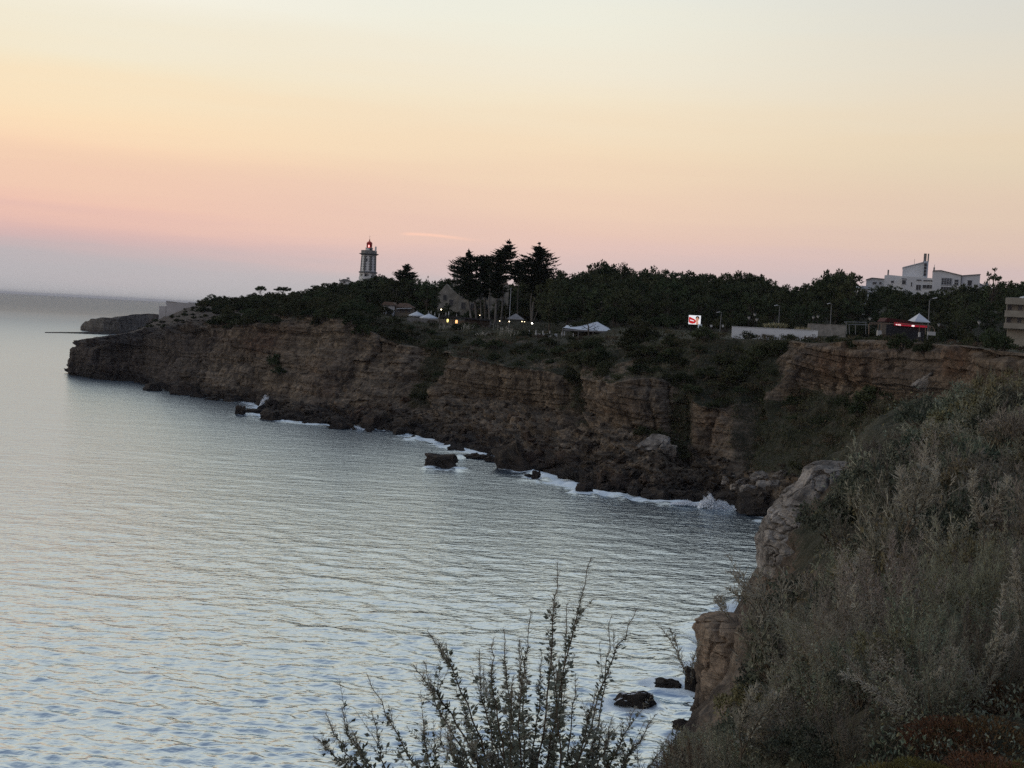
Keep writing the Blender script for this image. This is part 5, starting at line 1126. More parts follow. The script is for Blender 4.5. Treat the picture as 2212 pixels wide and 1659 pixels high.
tag(link('undergrowth', lv.mesh('undergrowth', [M_SB_LEAF, M_OC_LEAF, M_BR_TWIG])), 'fine dry undergrowth between the bushes of the near hillside', 'undergrowth', kind='stuff')

# rusty and olive cushion plants at the lower right corner
def cushion(seed, m):
    rng = np.random.default_rng(seed); n = 2600; d = rng.normal(size=(n, 3)); d[:, 2] = np.abs(d[:, 2])*.9; d /= np.linalg.norm(d, axis=1, keepdims=True)
    lump = 1+.16*fbm(d*2.6+seed, 3); p = d*lump[:, None]*np.array([1, 1, .62])*(1-.22*rng.random((n, 1))**2)
    lv = LV().add(leaf_quads(p, .075*rng.uniform(.6, 1.4, n), d+rng.normal(size=(n, 3))*.6+np.array([0, 0, .3]), aspect=.35, rng=rng))
    k = rng.permutation(n)[:260]; lv.add(spikes(p[k]*.96, p[k]*1.05+d[k]*.10+np.array([0, 0, .03]), .006), 1)
    return lv.mesh('cushion_plant', [m, M_BR_TWIG])
CU = [cushion(1, M_RUST), cushion(2, M_RUST), cushion(3, M_OLIVE), cushion(4, M_RUST)]
cr_ = random.Random(3)
for k, (px, py, r, m_, lb) in enumerate([(2185, 1560, .30, 0, 'rusty red cushion plant at the right edge of the picture'), (2120, 1590, .28, 1, 'rusty red cushion plant beside the one at the right edge'), (2050, 1600, .24, 3, 'rusty brown cushion plant in the middle of the rusty patch'), (1990, 1640, .18, 2, 'small olive cushion plant in front of the rusty patch'),
        (2045, 1655, .15, 2, 'small round olive cushion plant at the very bottom right of centre'), (1925, 1655, .2, 2, 'olive cushion plant left of the rusty patch at the bottom'), (2140, 1650, .24, 1, 'dark rusty cushion plant at the bottom edge'), (2210, 1650, .22, 2, 'green-olive cushion plant in the bottom right corner'), (2090, 1545, .24, 0, 'rusty cushion plant farthest back in the rusty patch'), (2215, 1500, .26, 3, 'brown cushion plant highest at the right edge')]):
    Y = 5.6 if py > 1630 else 6.3 if py > 1580 else 7.2; q = P(px, py, Y); o = link('cushion_plant', CU[m_]); z = float(hz_n(np.array([q[0]]), np.array([Y]))[0])
    o.location = (q[0], Y, max(z, q[2]-r*.55)-.02); o.scale = (r, r, r); o.rotation_euler = (0, 0, cr_.uniform(0, 6)); tag(o, lb, 'plant')

# ------------------------------------------------------------------ the big saltbush in front
fr_ = np.random.default_rng(23); FY = 4.6
hero = thing('saltbush', P(1150, 1790, FY), 'large grey-green saltbush with leafy wands and seed tips at bottom centre against the water', 'plant', None); org = np.array(hero.location)
STEMS = [  # pixels from the base up, depth offset, leafiness
    ([(1150, 1800), (1170, 1600), (1192, 1430), (1198, 1310), (1204, 1216)], -.1, 1.2), ([(1160, 1800), (1190, 1600), (1222, 1430), (1250, 1310), (1277, 1204)], .05, 1.3), ([(1180, 1800), (1260, 1620), (1300, 1480), (1342, 1385), (1375, 1316)], .1, .8), ([(1200, 1800), (1290, 1600), (1310, 1450), (1321, 1329)], .25, .15),
    ([(1140, 1800), (1132, 1600), (1130, 1450), (1148, 1320)], .1, 1.1), ([(1130, 1800), (1110, 1600), (1095, 1470), (1088, 1360)], 0, 1.1), ([(1125, 1800), (1085, 1600), (1062, 1480), (1067, 1378)], -.15, 1.1), ([(1120, 1800), (1070, 1620), (1040, 1510), (1036, 1403)], .15, 1.0),
    ([(1110, 1800), (1040, 1600), (990, 1470), (955, 1410), (923, 1363)], 0, 1.1), ([(1100, 1800), (1020, 1620), (965, 1530), (925, 1480), (894, 1436)], -.1, 1.1), ([(1100, 1800), (1015, 1640), (960, 1560), (930, 1490), (916, 1428)], .12, .7), ([(1085, 1800), (960, 1700), (880, 1640), (845, 1560), (793, 1457)], .0, .75),
    ([(1060, 1810), (860, 1720), (780, 1640), (750, 1580), (737, 1526)], .05, .8), ([(1060, 1810), (850, 1730), (770, 1650), (725, 1590), (703, 1540)], -.1, .7), ([(1055, 1810), (840, 1720), (745, 1650), (710, 1620), (680, 1596)], .1, .6), ([(1075, 1810), (900, 1740), (826, 1660), (815, 1600), (802, 1536)], .1, .7),
    ([(1080, 1810), (960, 1720), (920, 1640), (917, 1590), (912, 1544)], -.1, .8), ([(1085, 1810), (985, 1720), (935, 1660), (945, 1610), (959, 1569)], .1, .8), ([(1060, 1810), (860, 1740), (800, 1670), (775, 1620), (764, 1583)], 0, .7), ([(1160, 1800), (1205, 1600), (1222, 1430), (1225, 1302)], .15, 1.0),
    ([(1135, 1800), (1120, 1620), (1125, 1480), (1123, 1382)], -.2, 1.1), ([(1190, 1800), (1225, 1640), (1238, 1540), (1243, 1454)], .2, .4), ([(1210, 1800), (1300, 1680), (1350, 1590), (1373, 1529)], .05, .7), ([(1215, 1800), (1320, 1690), (1380, 1600), (1416, 1544)], .1, .5), ([(1205, 1800), (1280, 1680), (1310, 1610), (1322, 1551)], -.1, .8),
    ([(1170, 1800), (1215, 1640), (1200, 1500), (1190, 1400)], -.25, 1.2), ([(1150, 1800), (1150, 1650), (1165, 1500), (1168, 1400)], .2, 1.2), ([(1120, 1800), (1060, 1650), (1010, 1560), (985, 1490)], .2, 1.2), ([(1180, 1800), (1250, 1650), (1270, 1560), (1290, 1490)], -.2, 1.0), ([(1100, 1800), (1030, 1700), (985, 1620), (965, 1560)], -.2, 1.2), ([(1140, 1800), (1090, 1640), (1060, 1540), (1045, 1470)], .25, 1.2), ([(1190, 1800), (1270, 1700), (1290, 1620), (1300, 1560)], .2, 1.1), ([(1130, 1800), (1105, 1680), (1100, 1560), (1110, 1460)], -.3, 1.2), ([(1160, 1800), (1180, 1680), (1210, 1570), (1222, 1480)], .3, 1.2), ([(1090, 1810), (1010, 1740), (950, 1690), (900, 1650)], .2, .9), ([(1220, 1800), (1350, 1720), (1400, 1660), (1440, 1600)], .15, .6)]+[([(1080+k*22, 1800), (1020+k*34, 1700), (980+k*42, 1630), (960+k*46+(k*37 % 23), 1575+(k*29 % 60))], -.3+.07*k, 1.1) for k in range(10)]
LEAF1 = []
for k in range(6):                                 # ovate, slightly folded single leaves
    w_ = .30+.03*k; bend = .05+.02*k
    v = np.array([[0, 0, 0], [-w_*.7, .3, bend], [-w_, .55, bend*1.2], [-w_*.55, .82, bend*.4], [0, 1.0, -.03], [w_*.55, .82, bend*.4], [w_, .55, bend*1.2], [w_*.7, .3, bend], [0, .5, -.02]])
    LEAF1.append(np_mesh('leaf', v, [np.array([[8, 0, 7], [8, 7, 6], [8, 6, 5], [8, 5, 4], [8, 4, 3], [8, 3, 2], [8, 2, 1], [8, 1, 0]])], [M_HERO]))
rest = LV(); nleaf = 0; allleaf = []
for si_, (pl, dy, lf) in enumerate(STEMS):
    q = np.array([P(x, y, FY+dy*(.5+.5*i/len(pl))) for i, (x, y) in enumerate(pl)])-org
    u = np.linspace(0, len(q)-1, 16); p = np.stack([np.interp(u, np.arange(len(q)), q[:, k]) for k in range(3)], 1)
    for _ in range(2): p[1:-1] = (p[:-2]+2*p[1:-1]+p[2:])/4
    p[2:-1] += fr_.normal(size=(13, 3))*.004
    lv = LV(); lv.add(tube(p, np.linspace(.0042, .0011, 16), 5))
    dress(lv, p, fr_, .02, 0, int(34+18*min(lf, 1)), .034, tr_=(.66, 1.0), mt=1, rt=.0007)
    if lf > .5:                                    # side wands with seed tips
        for _ in range(3):
            t0 = np.array([fr_.uniform(.45, .72)]); c, d = along(p, t0); dv = d[0]*.9+fr_.normal(size=3)*.35; pp = c[0]+np.linspace(0, 1, 6)[:, None]*dv*fr_.uniform(.07, .14)
            lv.add(tube(pp, np.linspace(.0014, .0006, 6), 3)); dress(lv, pp, fr_, .02, 0, 16, .026, tr_=(.2, 1.0), mt=1, rt=.0007)
            allleaf.append((None, pp, 9))
    st = link('stem', lv.mesh('stem', [M_SB_STEM, M_PALETWIG]), hero)
    allleaf.append((st, p, int(190*lf)))
spots = []
for st, p, n in allleaf:
    t = fr_.uniform(.10, .80, n)**.9; c, d = along(p, t); rv = fr_.normal(size=(n, 3)); rv -= (rv*d).sum(1, keepdims=True)*d; rv /= np.linalg.norm(rv, axis=1, keepdims=True)
    ax = rv+d*.55; ax /= np.linalg.norm(ax, axis=1, keepdims=True); sz = .023*fr_.uniform(.6, 1.15, n)*(1.12-.75*np.maximum(t-.45, 0)/.4)
    out_ = rv*(fr_.random((n, 1))**1.6*.05*np.clip(1-t[:, None]/.62, 0, 1))
    for k in range(n): spots.append((sz[k], st, c[k]+rv[k]*.002+out_[k], ax[k], d[k]))
vis = [i for i, s in enumerate(spots) if s[1] is not None and proj(s[2]+org)[1] < 1650]
vis.sort(key=lambda i: -spots[i][0]); single = set(vis[:300])
for i, (sz, st, c, ax, d) in enumerate(spots):
    b_ = np.cross(ax, d); b_ /= np.linalg.norm(b_)+1e-9; n_ = np.cross(b_, ax)
    if i in single:
        o = link('leaf', LEAF1[i % 6], st); m4 = Matrix([[b_[r_]*sz, ax[r_]*sz, n_[r_]*sz, c[r_]] for r_ in range(3)]+[[0, 0, 0, 1]]); o.matrix_local = m4
R_ = [s for i, s in enumerate(spots) if i not in single]
cA = np.array([s[2]+s[3]*s[0]*.5 for s in R_]); rest.add(leaf_quads(cA, np.array([s[0] for s in R_]), np.array([s[3] for s in R_]), np.array([np.cross(np.cross(s[3], s[4]), s[3]) for s in R_]), aspect=.66, fold=.08, rng=fr_))
tag(link('leaves', rest.mesh('leaves', [M_HERO]), hero), kind='stuff')

# ------------------------------------------------------------------ built things on the cliff top
M_WHITE = mat('white_paint', (.62, .63, .64), .7, .3, (.8, (.52, .53, .55), 4))
M_CANVAS = mat('white_canvas', (.72, .74, .77), .85, .2, (1.2, (.62, .65, .69), 3))
M_GREYCANVAS = mat('grey_canvas', (.30, .29, .29), .9, .2, (1.5, (.22, .21, .21), 3))
M_STONE = mat('grey_stone', (.20, .19, .175), .9, .2, (1.6, (.32, .30, .275), 5), (6, .4))
M_DSTONE = mat('dark_stone', (.13, .13, .13), .9, .2, (2.5, (.20, .195, .19), 4))
M_LHWHITE = mat('lighthouse_render', (.84, .81, .77), .85, .2, (.9, (.66, .64, .61), 5))
M_RED = mat('red_paint', (.50, .045, .035), .6, .3)
M_REDGLASS = mat('red_lantern_glass', (.42, .03, .03), .35, .4)
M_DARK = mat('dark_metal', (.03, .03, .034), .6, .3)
M_GREYMET = mat('grey_metal', (.25, .25, .25), .5, .4)
M_RUSTMET = mat('brown_painted_tube', (.24, .17, .12), .6, .3)
M_GLASS = mat('window_glass', (.03, .035, .04), .15, .5)
M_TILE = mat('clay_roof_tiles', (.16, .11, .085), .9, .1, (3, (.24, .17, .13), 4))
M_BEIGE = mat('beige_render', (.40, .36, .29), .9, .2, (.7, (.32, .285, .23), 4))
M_FORT = mat('fort_render', (.60, .55, .51), .9, .2, (.15, (.48, .44, .41), 5, 1.5))
M_MANSION = mat('mansion_stone', (.38, .345, .29), .9, .2, (.6, (.22, .20, .17), 5))
M_WOOD = mat('dark_timber', (.06, .045, .035), .8, .2)
M_CLOTH = mat('folded_parasol_cloth', (.55, .54, .52), .9, .2)
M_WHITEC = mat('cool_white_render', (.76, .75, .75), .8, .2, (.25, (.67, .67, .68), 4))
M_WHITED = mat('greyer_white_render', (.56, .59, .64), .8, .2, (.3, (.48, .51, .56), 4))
M_WALLW = mat('pale_wall_render', (.62, .64, .68), .8, .2, (.35, (.54, .56, .61), 5, 2.5))
M_REDROOF = mat('dark_red_roof', (.07, .024, .022), .8, .2)
M_LAMPW = mat('lit_lamp_bulb', (1, .9, .75), .5, .2, emit=((1, .80, .52), 5))
M_LAMPC = mat('lit_white_lamp', (1, 1, .95), .5, .2, emit=((1, .95, .85), 5))
M_FLAME = mat('lit_orange_lamp', (1, .6, .3), .5, .2, emit=((1, .50, .20), 1.6))
M_YEL = mat('lit_yellow_window', (1, .9, .4), .5, .2, emit=((1, .82, .28), 1.6))
M_BEACON = mat('lit_beacon', (1, .3, .3), .5, .2, emit=((1, .30, .28), 3))
M_SIGNR = mat('lit_red_sign', (.6, .03, .05), .5, .3, emit=((.75, .02, .06), .18))
M_SIGNW = mat('lit_white_lettering', (1, .9, .9), .5, .2, emit=((1, .85, .85), .9))
M_BILLW = mat('backlit_poster_white', (.8, .8, .8), .5, .2, emit=((.9, .92, .95), .75))
M_BILLR = mat('backlit_poster_red', (.6, .04, .04), .5, .2, emit=((.72, .03, .03), .55))
M_BILLS = mat('backlit_poster_skin', (.6, .35, .25), .5, .2, emit=((.75, .38, .25), .6))
M_HAIR = mat('poster_dark_hair', (.02, .017, .015), .7, .2)
M_SPRAY = mat('sea_spray', (.85, .88, .92), .9, .1)

class Loc:
    """pixel offsets to metres, in a frame standing at (px, py) at distance Y"""
    def __init__(s, px, py, Y, snap=False):
        s.o = P(px, py, Y); s.Y = Y; s.px = px; s.py = py; s.m = Y/FOC
        if snap: s.o[2] = ground(s.o[0], s.o[1])
    def __call__(s, px, py, dy=0.0):
        return P(px, py, s.Y)-s.o+np.array([0, dy, 0])
def window(parent, c, w, h, d=.12, m=None, frame=None, bars=1):
    """a framed window facing the camera: c is the middle of its sill line's wall face"""
    f = MB(); b_ = max(.06, .09*min(w, h)); x, y, z = c
    f.box((x-w/2, y, z), (b_, d, h+b_)); f.box((x+w/2, y, z), (b_, d, h+b_)); f.box((x, y, z+h/2), (w-b_, d*.96, b_)); f.box((x, y-.03, z-h/2), (w+2*b_, d*1.5, b_))
    for k in range(bars): f.box((x-w/2+w*(k+1)/(bars+1), y+.01, z), (b_*.6, d*.7, h-b_))
    o = f.build('window', frame or M_WHITE, parent)
    MB().box((x, y+d*.28, z), (w-b_*.6, d*.2, h-b_*.6)).build('pane', m or M_GLASS, o)
    return o

# lighthouse ---------------------------------------------------------
Lx = Loc(794, 612, 620); LM = Lx.m; gz = ground(Lx.o[0], 620)
lh = thing('lighthouse', Lx.o, 'octagonal stone lighthouse with dark quoins and a lit red lantern rising behind the trees', 'lighthouse')
oct_ = PI/8; low = gz-Lx.o[2]-1
R8 = lambda w: w/2/math.cos(PI/8)
zz_ = lambda py: float(Lx(794, py)[2])
MB().lathe([(R8(8.6), low), (R8(8.4), zz_(598)), (R8(7.75), zz_(597.5)), (R8(7.7), zz_(590))], 8, ph=oct_).build('plinth', M_LHWHITE, lh)
MB().lathe([(R8(8.7), zz_(590)), (R8(8.7), zz_(587.5)), (R8(7.7), zz_(586.5))], 8, ph=oct_).build('string_course', M_DSTONE, lh)
MB().lathe([(R8(7.35), zz_(586.5)), (R8(6.9), zz_(552))], 8, ph=oct_).build('tower', M_LHWHITE, lh)
MB().lathe([(R8(7.0), zz_(552)), (R8(7.6), zz_(550.4)), (R8(9.2), zz_(549)), (R8(9.2), zz_(548)), (R8(7.4), zz_(547.4))], 8, ph=oct_).build('cornice', M_DSTONE, lh)
par_ = MB(); ra, rb = R8(7.3), R8(6.7)
par_.lathe([(ra, zz_(547.6)), (ra, zz_(541)), (rb, zz_(541)), (rb, zz_(545))], 8, ph=oct_); par_.build('parapet', M_STONE, lh)
for k in range(8):                                  # toothed corner stones
    a = oct_+k*PI/4
    if math.sin(a) > .45: continue
    for j in range(12):
        z = zz_(586)+(zz_(553)-zz_(586))*(j+.5)/12; r_ = R8(7.35+(6.9-7.35)*(j+.5)/12)
        L_ = .95 if j % 2 else .55
        c = np.array([math.cos(a)*r_, math.sin(a)*r_, z])
        m_ = MB()
        for sgn in (-1, 1):
            ta = a+sgn*(PI/2+PI/8); dv = np.array([math.cos(ta), math.sin(ta), 0])
            q = c+dv*L_/2; m_.box(tuple(q), (L_, .16, (zz_(553)-zz_(586))/12*.92), ta)
        m_.build('quoin', M_DSTONE, lh)
q = Lx(794, 562); fy = -6.95/2
f = MB(); f.box((q[0], fy-.04, q[2]), (.75, .2, 1.25)); wn = f.build('window', M_DSTONE, lh); MB().box((q[0], fy-.16, q[2]), (.5, .06, 1.0)).build('pane', M_GLASS, wn)
q = Lx(792, 594); d_ = MB().box((q[0], -4.05, q[2]-.4), (.9, .3, 1.9)).build('door', M_DARK, lh)
for k in range(8):
    a = k*PI/4+oct_*0
    if math.sin(a) < .3: MB().box((math.cos(a)*4.0, math.sin(a)*4.0, zz_(594.5)), (1.3, .2, 1.0), a+PI/2).build('panel', M_STONE, lh)
MB().lathe([(1.75, zz_(545.5)), (1.75, zz_(536.2)), (1.95, zz_(536)), (1.95, zz_(535.2)), (1.3, zz_(535))], 14).build('lantern_base', M_LHWHITE, lh)
q = Lx(797, 538); MB().box((.95, -1.5, zz_(540)), (1.1, .5, 1.7)).build('lantern_door', M_DARK, lh)
la = MB(); 
for k in range(10):
    a = k*2*PI/10; la.box((math.cos(a)*1.28, math.sin(a)*1.28, (zz_(535)+zz_(526))/2), (.14, .14, zz_(526)-zz_(535)), a)
la.lathe([(1.3, zz_(531)), (1.32, zz_(530.6))], 12); cage = la.build('lantern_cage', M_RED, lh)
MB().lathe([(1.16, zz_(535)), (1.16, zz_(526))], 12).build('glazing', M_REDGLASS, lh)
MB().lathe([(.05, zz_(534.2)), (.30, zz_(533.6)), (.33, zz_(531.5)), (.26, zz_(529.6)), (.05, zz_(529.2))], 8, c=(-.1, -1.25, 0)).build('beacon', M_BEACON, lh)
MB().lathe([(1.55, zz_(526.2)), (1.45, zz_(525.4)), (1.2, zz_(523.4)), (.7, zz_(521.6)), (.25, zz_(520.9)), (.22, zz_(519.3)), (.34, zz_(518.5)), (.1, zz_(516.5))], 14).build('dome', M_RED, lh)
MB().tube([(0, 0, zz_(517)), (0, 0, zz_(508.5))], .05, 4).tube([(-.3, 0, zz_(511)), (.3, 0, zz_(511))], .04, 4).build('mast', M_DARK, lh)
MB().box((3.35, -1.6, zz_(538.5)), (.75, .75, 2.5)).box((3.35, -1.6, zz_(532.6)), (.5, .5, .35)).build('sentry_box', M_LHWHITE, lh)
# small turreted house left of it
Lt = Loc(744, 618, 600); th = thing('lighthouse_keepers_house', Lt.o, 'small pale house with a ball finial peeping above the trees left of the lighthouse', 'house')
g_ = ground(Lt.o[0], 600)-Lt.o[2]-1; z_ = lambda py: float(Lt(744, py)[2])
MB().box((0, 2, (g_+z_(607))/2), (4.6, 5, z_(607)-g_)).build('wall', M_LHWHITE, th)
MB().box((0, 2, z_(606.6)), (5.2, 5.6, .4)).build('cornice', M_STONE, th)
MB().prism([(-2.3, z_(606)), (2.3, z_(606)), (1.0, z_(602.6)), (-.6, z_(602.6))], 1, -.3, 4.4).build('roof', M_DSTONE, th)
MB().lathe([(.2, z_(603)), (.25, z_(601.8)), (.75, z_(601)), (.8, z_(599.8)), (.5, z_(598.8)), (.05, z_(598.6))], 8, c=(1.4, 1, 0)).build('ball_finial', M_DSTONE, th)
for k in (-1, 1): MB().box((k*2.3, -.2, z_(605)), (.25, .25, 1.2)).build('corner_post', M_STONE, th)
window(th, (0, -.56, z_(609.6)), .8, .8, frame=M_STONE)

# pale fort wall on the point -----------------------------------------
Lf = Loc(386, 679, 560); ft = thing('fort', Lf.o, 'long pale windowless fort wall at the sea end of the ridge', 'building')
z_ = lambda py: float(Lf(386, py)[2]); x_ = lambda px: float(Lf(px, 665)[0]); gl = -6
MB().prism([(x_(359), gl), (x_(430), gl), (x_(430), z_(656)), (x_(421), z_(655)), (x_(421), z_(652)), (x_(406), z_(651.5)), (x_(406), z_(653.4)), (x_(380), z_(652.8)), (x_(359), z_(651.2))], 1, 0, 12).build('wall', M_FORT, ft)
MB().box((x_(351), 3, (z_(663)+gl)/2), (x_(358.5)-x_(344), 6, z_(663)-gl)).build('lower_terrace', M_FORT, ft)
MB().prism([(x_(358.5), z_(652.6)), (x_(380), z_(653.8)), (x_(380), z_(652.6)), (x_(358.5), z_(651))], 1, -.25, 0-.01).build('coping', M_FORT, ft)
# small white house wall on the ridge
Lh = Loc(598, 653, 470); hw = thing('white_house', Lh.o, 'low white house with a flat roof half hidden in the ridge trees', 'house'); z_ = lambda py: float(Lh(598, py)[2]); x_ = lambda px: float(Lh(px, 648)[0])
MB().box((0, 1.2, (z_(645)-4)/2), (x_(614)-x_(583), 6, z_(645)+4)).build('wall', M_WHITE, hw); MB().box((0, 1.0, z_(644.6)), (x_(615)-x_(582), 6.4, .25)).build('roof', M_WHITE, hw)
MB().box((x_(618), 3, z_(646)), (.5, .5, 1.4)).build('chimney', M_WHITE, hw)
window(hw, (x_(592), -1.85, z_(648.5)), .8, .5, frame=M_STONE); window(hw, (x_(604), -1.85, z_(648.5)), .8, .5, frame=M_STONE)

# stone mansion behind the cypresses -----------------------------------
Lm = Loc(1030, 690, 378, True); mn = thing('mansion', Lm.o, 'grey stone mansion of several gabled wings half hidden behind the tall cypresses', 'building')
z_ = lambda py: float(Lm(1030, py)[2]); x_ = lambda px: float(Lm(px, 650)[0])
MB().prism([(x_(990), -2), (x_(1012), -2), (x_(1012), z_(606)), (x_(1001), z_(596)), (x_(990), z_(606))], 1, 1, 12).build('gabled_wing', M_MANSION, mn)
MB().prism([(x_(944), -2), (x_(990), -2), (x_(990), z_(640)), (x_(974), z_(628)), (x_(962), z_(616)), (x_(950), z_(632)), (x_(944), z_(640))], 1, 2, 11).build('stepped_wing', M_MANSION, mn)
MB().box(((x_(1012)+x_(1072))/2, 5, (z_(625)-2)/2), (x_(1072)-x_(1012), 11, z_(625)+2)).build('main_wing', M_MANSION, mn)
MB().prism([(x_(1010), z_(625.4)), (x_(1074), z_(625.4)), (x_(1060), z_(611)), (x_(1024), z_(611))], 1, -.8, 10.8).build('roof', M_TILE, mn)
MB().box(((x_(1072)+x_(1098))/2, 4, (z_(612)-2)/2), (x_(1098)-x_(1072), 7, z_(612)+2)).build('tower', M_MANSION, mn)
MB().lathe([(2.5, z_(612)), (.1, z_(594))], 4, c=((x_(1072)+x_(1098))/2, 4, 0), ph=PI/4).build('tower_roof', M_TILE, mn)
for px in (978, 984): MB().box((x_(px), 3, z_(603)), (.7, .9, 5.0)).build('chimney', M_MANSION, mn)
for (px, py, w, h, dy) in ((1001, 618, 1.1, 1.8, .95), (1001, 640, 1.1, 1.8, .95), (1001, 662, 1.2, 2, .95), (1022, 640, 1.2, 1.8, -.55), (1038, 640, 1.2, 1.8, -.55), (1054, 640, 1.2, 1.8, -.55), (1022, 664, 1.3, 2.2, -.55), (1038, 664, 1.3, 2.2, -.55), (1054, 664, 1.3, 2.2, -.55), (1085, 632, 1.1, 1.6, .45), (1085, 652, 1.1, 1.7, .45), (960, 646, 1.0, 1.6, 1.95), (974, 656, 1.1, 1.7, 1.95)):
    window(mn, (x_(px), dy, z_(py)), w, h, frame=M_STONE)
MB().box((x_(1040), -2.6, z_(668)), (5.0, 4, .25)).build('porch_roof', M_TILE, mn)
for px in (1026, 1054): MB().box((x_(px), -4.3, z_(680)), (.3, .3, 3.2)).build('porch_post', M_WOOD, mn)

# low restaurant building with tiled roofs and an arch ------------------
Lr = Loc(858, 680, 352, True); rs = thing('restaurant', Lr.o, 'low white restaurant with tiled hipped roofs, left of the open parasols', 'building'); z_ = lambda py: float(Lr(858, py)[2]); x_ = lambda px: float(Lr(px, 665)[0])
MB().box(((x_(826)+x_(852))/2, 3, (z_(660)-2)/2), (x_(852)-x_(826), 5, z_(660)+2)).build('wall', M_WHITE, rs)
MB().prism([(x_(823), z_(660)), (x_(855), z_(660)), (x_(848), z_(653)), (x_(830), z_(653))], 1, -.2, 6.2).build('roof', M_TILE, rs)
MB().box(((x_(853)+x_(892))/2, 4, (z_(663)-2)/2), (x_(892)-x_(853), 5, z_(663)+2)).build('wall', M_BEIGE, rs)
MB().prism([(x_(852), z_(663)), (x_(895), z_(663)), (x_(880), z_(654)), (x_(862), z_(654))], 1, .8, 7.2).build('roof', M_TILE, rs)
MB().prism([(x_(836), -1), (x_(846), -1), (x_(846), z_(671)), (x_(844), z_(668)), (x_(841), z_(667)), (x_(838), z_(668)), (x_(836), z_(671))], 1, .36, .6).build('arch', M_DARK, rs)
for px in (860, 870, 882): window(rs, (x_(px), 1.42, z_(670)), .9, .9)
MB().prism([(x_(858), z_(666)), (x_(890), z_(663.5)), (x_(890), z_(664.8)), (x_(858), z_(667.2))], 1, -1.5, 1.3).build('awning', M_CANVAS, rs)

# white marquee ------------------------------------------------------
def marquee():
    Lq = Loc(738, 679, 385, True); t = thing('marquee', Lq.o, 'small white-roofed marquee with glazed sides at the left end of the terrace', 'marquee'); z_ = lambda py: float(Lq(738, py)[2]); x_ = lambda px: float(Lq(px, 668)[0])
    MB().prism([(x_(722), z_(663)), (x_(730), z_(655)), (x_(746), z_(653.5)), (x_(757), z_(662)), (x_(757), z_(663)), (x_(740), z_(662.5))], 1, 0, 5).build('roof', M_CANVAS, t)
    for px in (722.6, 730, 737, 744, 751, 756.4): MB().box((x_(px), .15, (z_(663)-.5)/2), (.16, .16, z_(663)+.5)).build('post', M_WHITE, t)
    MB().box((x_(740), .15, z_(671)), (x_(756)-x_(724), .08, .1)).build('rail', M_WHITE, t)
    for a, b in ((723.4, 729.2), (730.8, 736.2), (737.8, 743.2), (744.8, 750.2)): MB().box(((x_(a)+x_(b))/2, .18, (z_(663)-.4)/2), (x_(b)-x_(a), .04, z_(663)+.3)).build('glass_panel', M_GLASS, t)
marquee()

# parasols ------------------------------------------------------------
def open_parasol(px, py, Y, rx, label):
    L_ = Loc(px, py+14, Y, True); top = float(L_(px, py-5.5)[2]); rim = float(L_(px, py+3)[2]); t = thing('parasol', L_.o, label, 'parasol')
    a = np.arange(8)*PI/4+.2; V = [(0, 0, top)]+[(math.cos(q)*rx, math.sin(q)*rx, rim) for q in a]+[(math.cos(q)*rx, math.sin(q)*rx, rim-.28) for q in a]
    f3 = [[0, 1+k, 1+(k+1) % 8] for k in range(8)]; f4 = [[1+k, 9+k, 9+(k+1) % 8, 1+(k+1) % 8] for k in range(8)]
    link('canopy', np_mesh('canopy', V, [np.array(f3), np.array(f4)], [M_CANVAS]), t)
    for k in range(8): MB().tube([(0, 0, top-.05), (math.cos(a[k])*rx, math.sin(a[k])*rx, rim-.04)], .03, 3).build('rib', M_WOOD, t)
    MB().tube([(0, 0, -.3), (0, 0, top+.25)], .05, 5).build('pole', M_WHITE, t)
open_parasol(900, 678, 338, 2.2, 'left of the two open white parasols on the terrace')
open_parasol(926, 683, 330, 2.4, 'right of the two open white parasols on the terrace')
def closed_proto():
    t = thing('folded_parasol', (0, 0, 0), 'x', 'parasol', 'folded parasols on the terrace')
    MB().lathe([(.05, 1.0), (.20, 1.05), (.24, 1.4), (.17, 2.0), (.13, 2.55), (.03, 2.9)], 8).build('canopy', M_CLOTH, t)
    MB().tube([(0, 0, -.3), (0, 0, 3.0)], .035, 5).build('pole', M_WHITE, t)
    MB().lathe([(.3, -.1), (.3, .08), (.06, .14)], 8).build('base', M_DARK, t); return t
cp = closed_proto(); first = True
for (px, pt, pb, Y, lb) in [(925, 671, 682, 345, 'folded white parasol standing behind the right open parasol, leftmost'), (931, 670, 682, 345, 'folded white parasol standing behind the right open parasol, second'), (939, 674, 686, 338, 'folded white parasol at the right rim of the open parasol'), (948, 676, 692, 325, 'folded white parasol alone right of the two open parasols'), (963, 674, 685, 335, 'folded white parasol of the pair above the yellow lamp, left'), (969, 672, 685, 335, 'folded white parasol of the pair above the yellow lamp, right'), (986, 677, 686, 335, 'folded white parasol above the orange lamp'), (1015, 676, 686, 335, 'folded white parasol above the middle of the dark canopy'),
                            (1142.6, 712, 731, 292, 'folded parasol at the left end of the lower terrace row'), (1157, 712, 731, 292, 'second folded parasol from the left in the lower terrace row'), (1172, 713, 731, 292, 'third folded parasol of the lower terrace row, beside a white table'), (1187, 714, 732, 292, 'fourth folded parasol of the lower terrace row'), (1213, 716, 730, 290, 'left one of the close pair of folded parasols by the white tent'), (1218.5, 715, 730, 290, 'right one of the close pair of folded parasols by the white tent'), (1238, 719, 731, 288, 'short folded parasol under the left half of the white tent')]:
    o = cp if first else copy_tree(cp); first = False
    q = P(px, pb, Y); h = (pb-pt)*Y/FOC; o.location = (q[0], Y, q[2]); s = h/3.0; o.scale = (s*1.1, s*1.1, s); o['label'] = lb
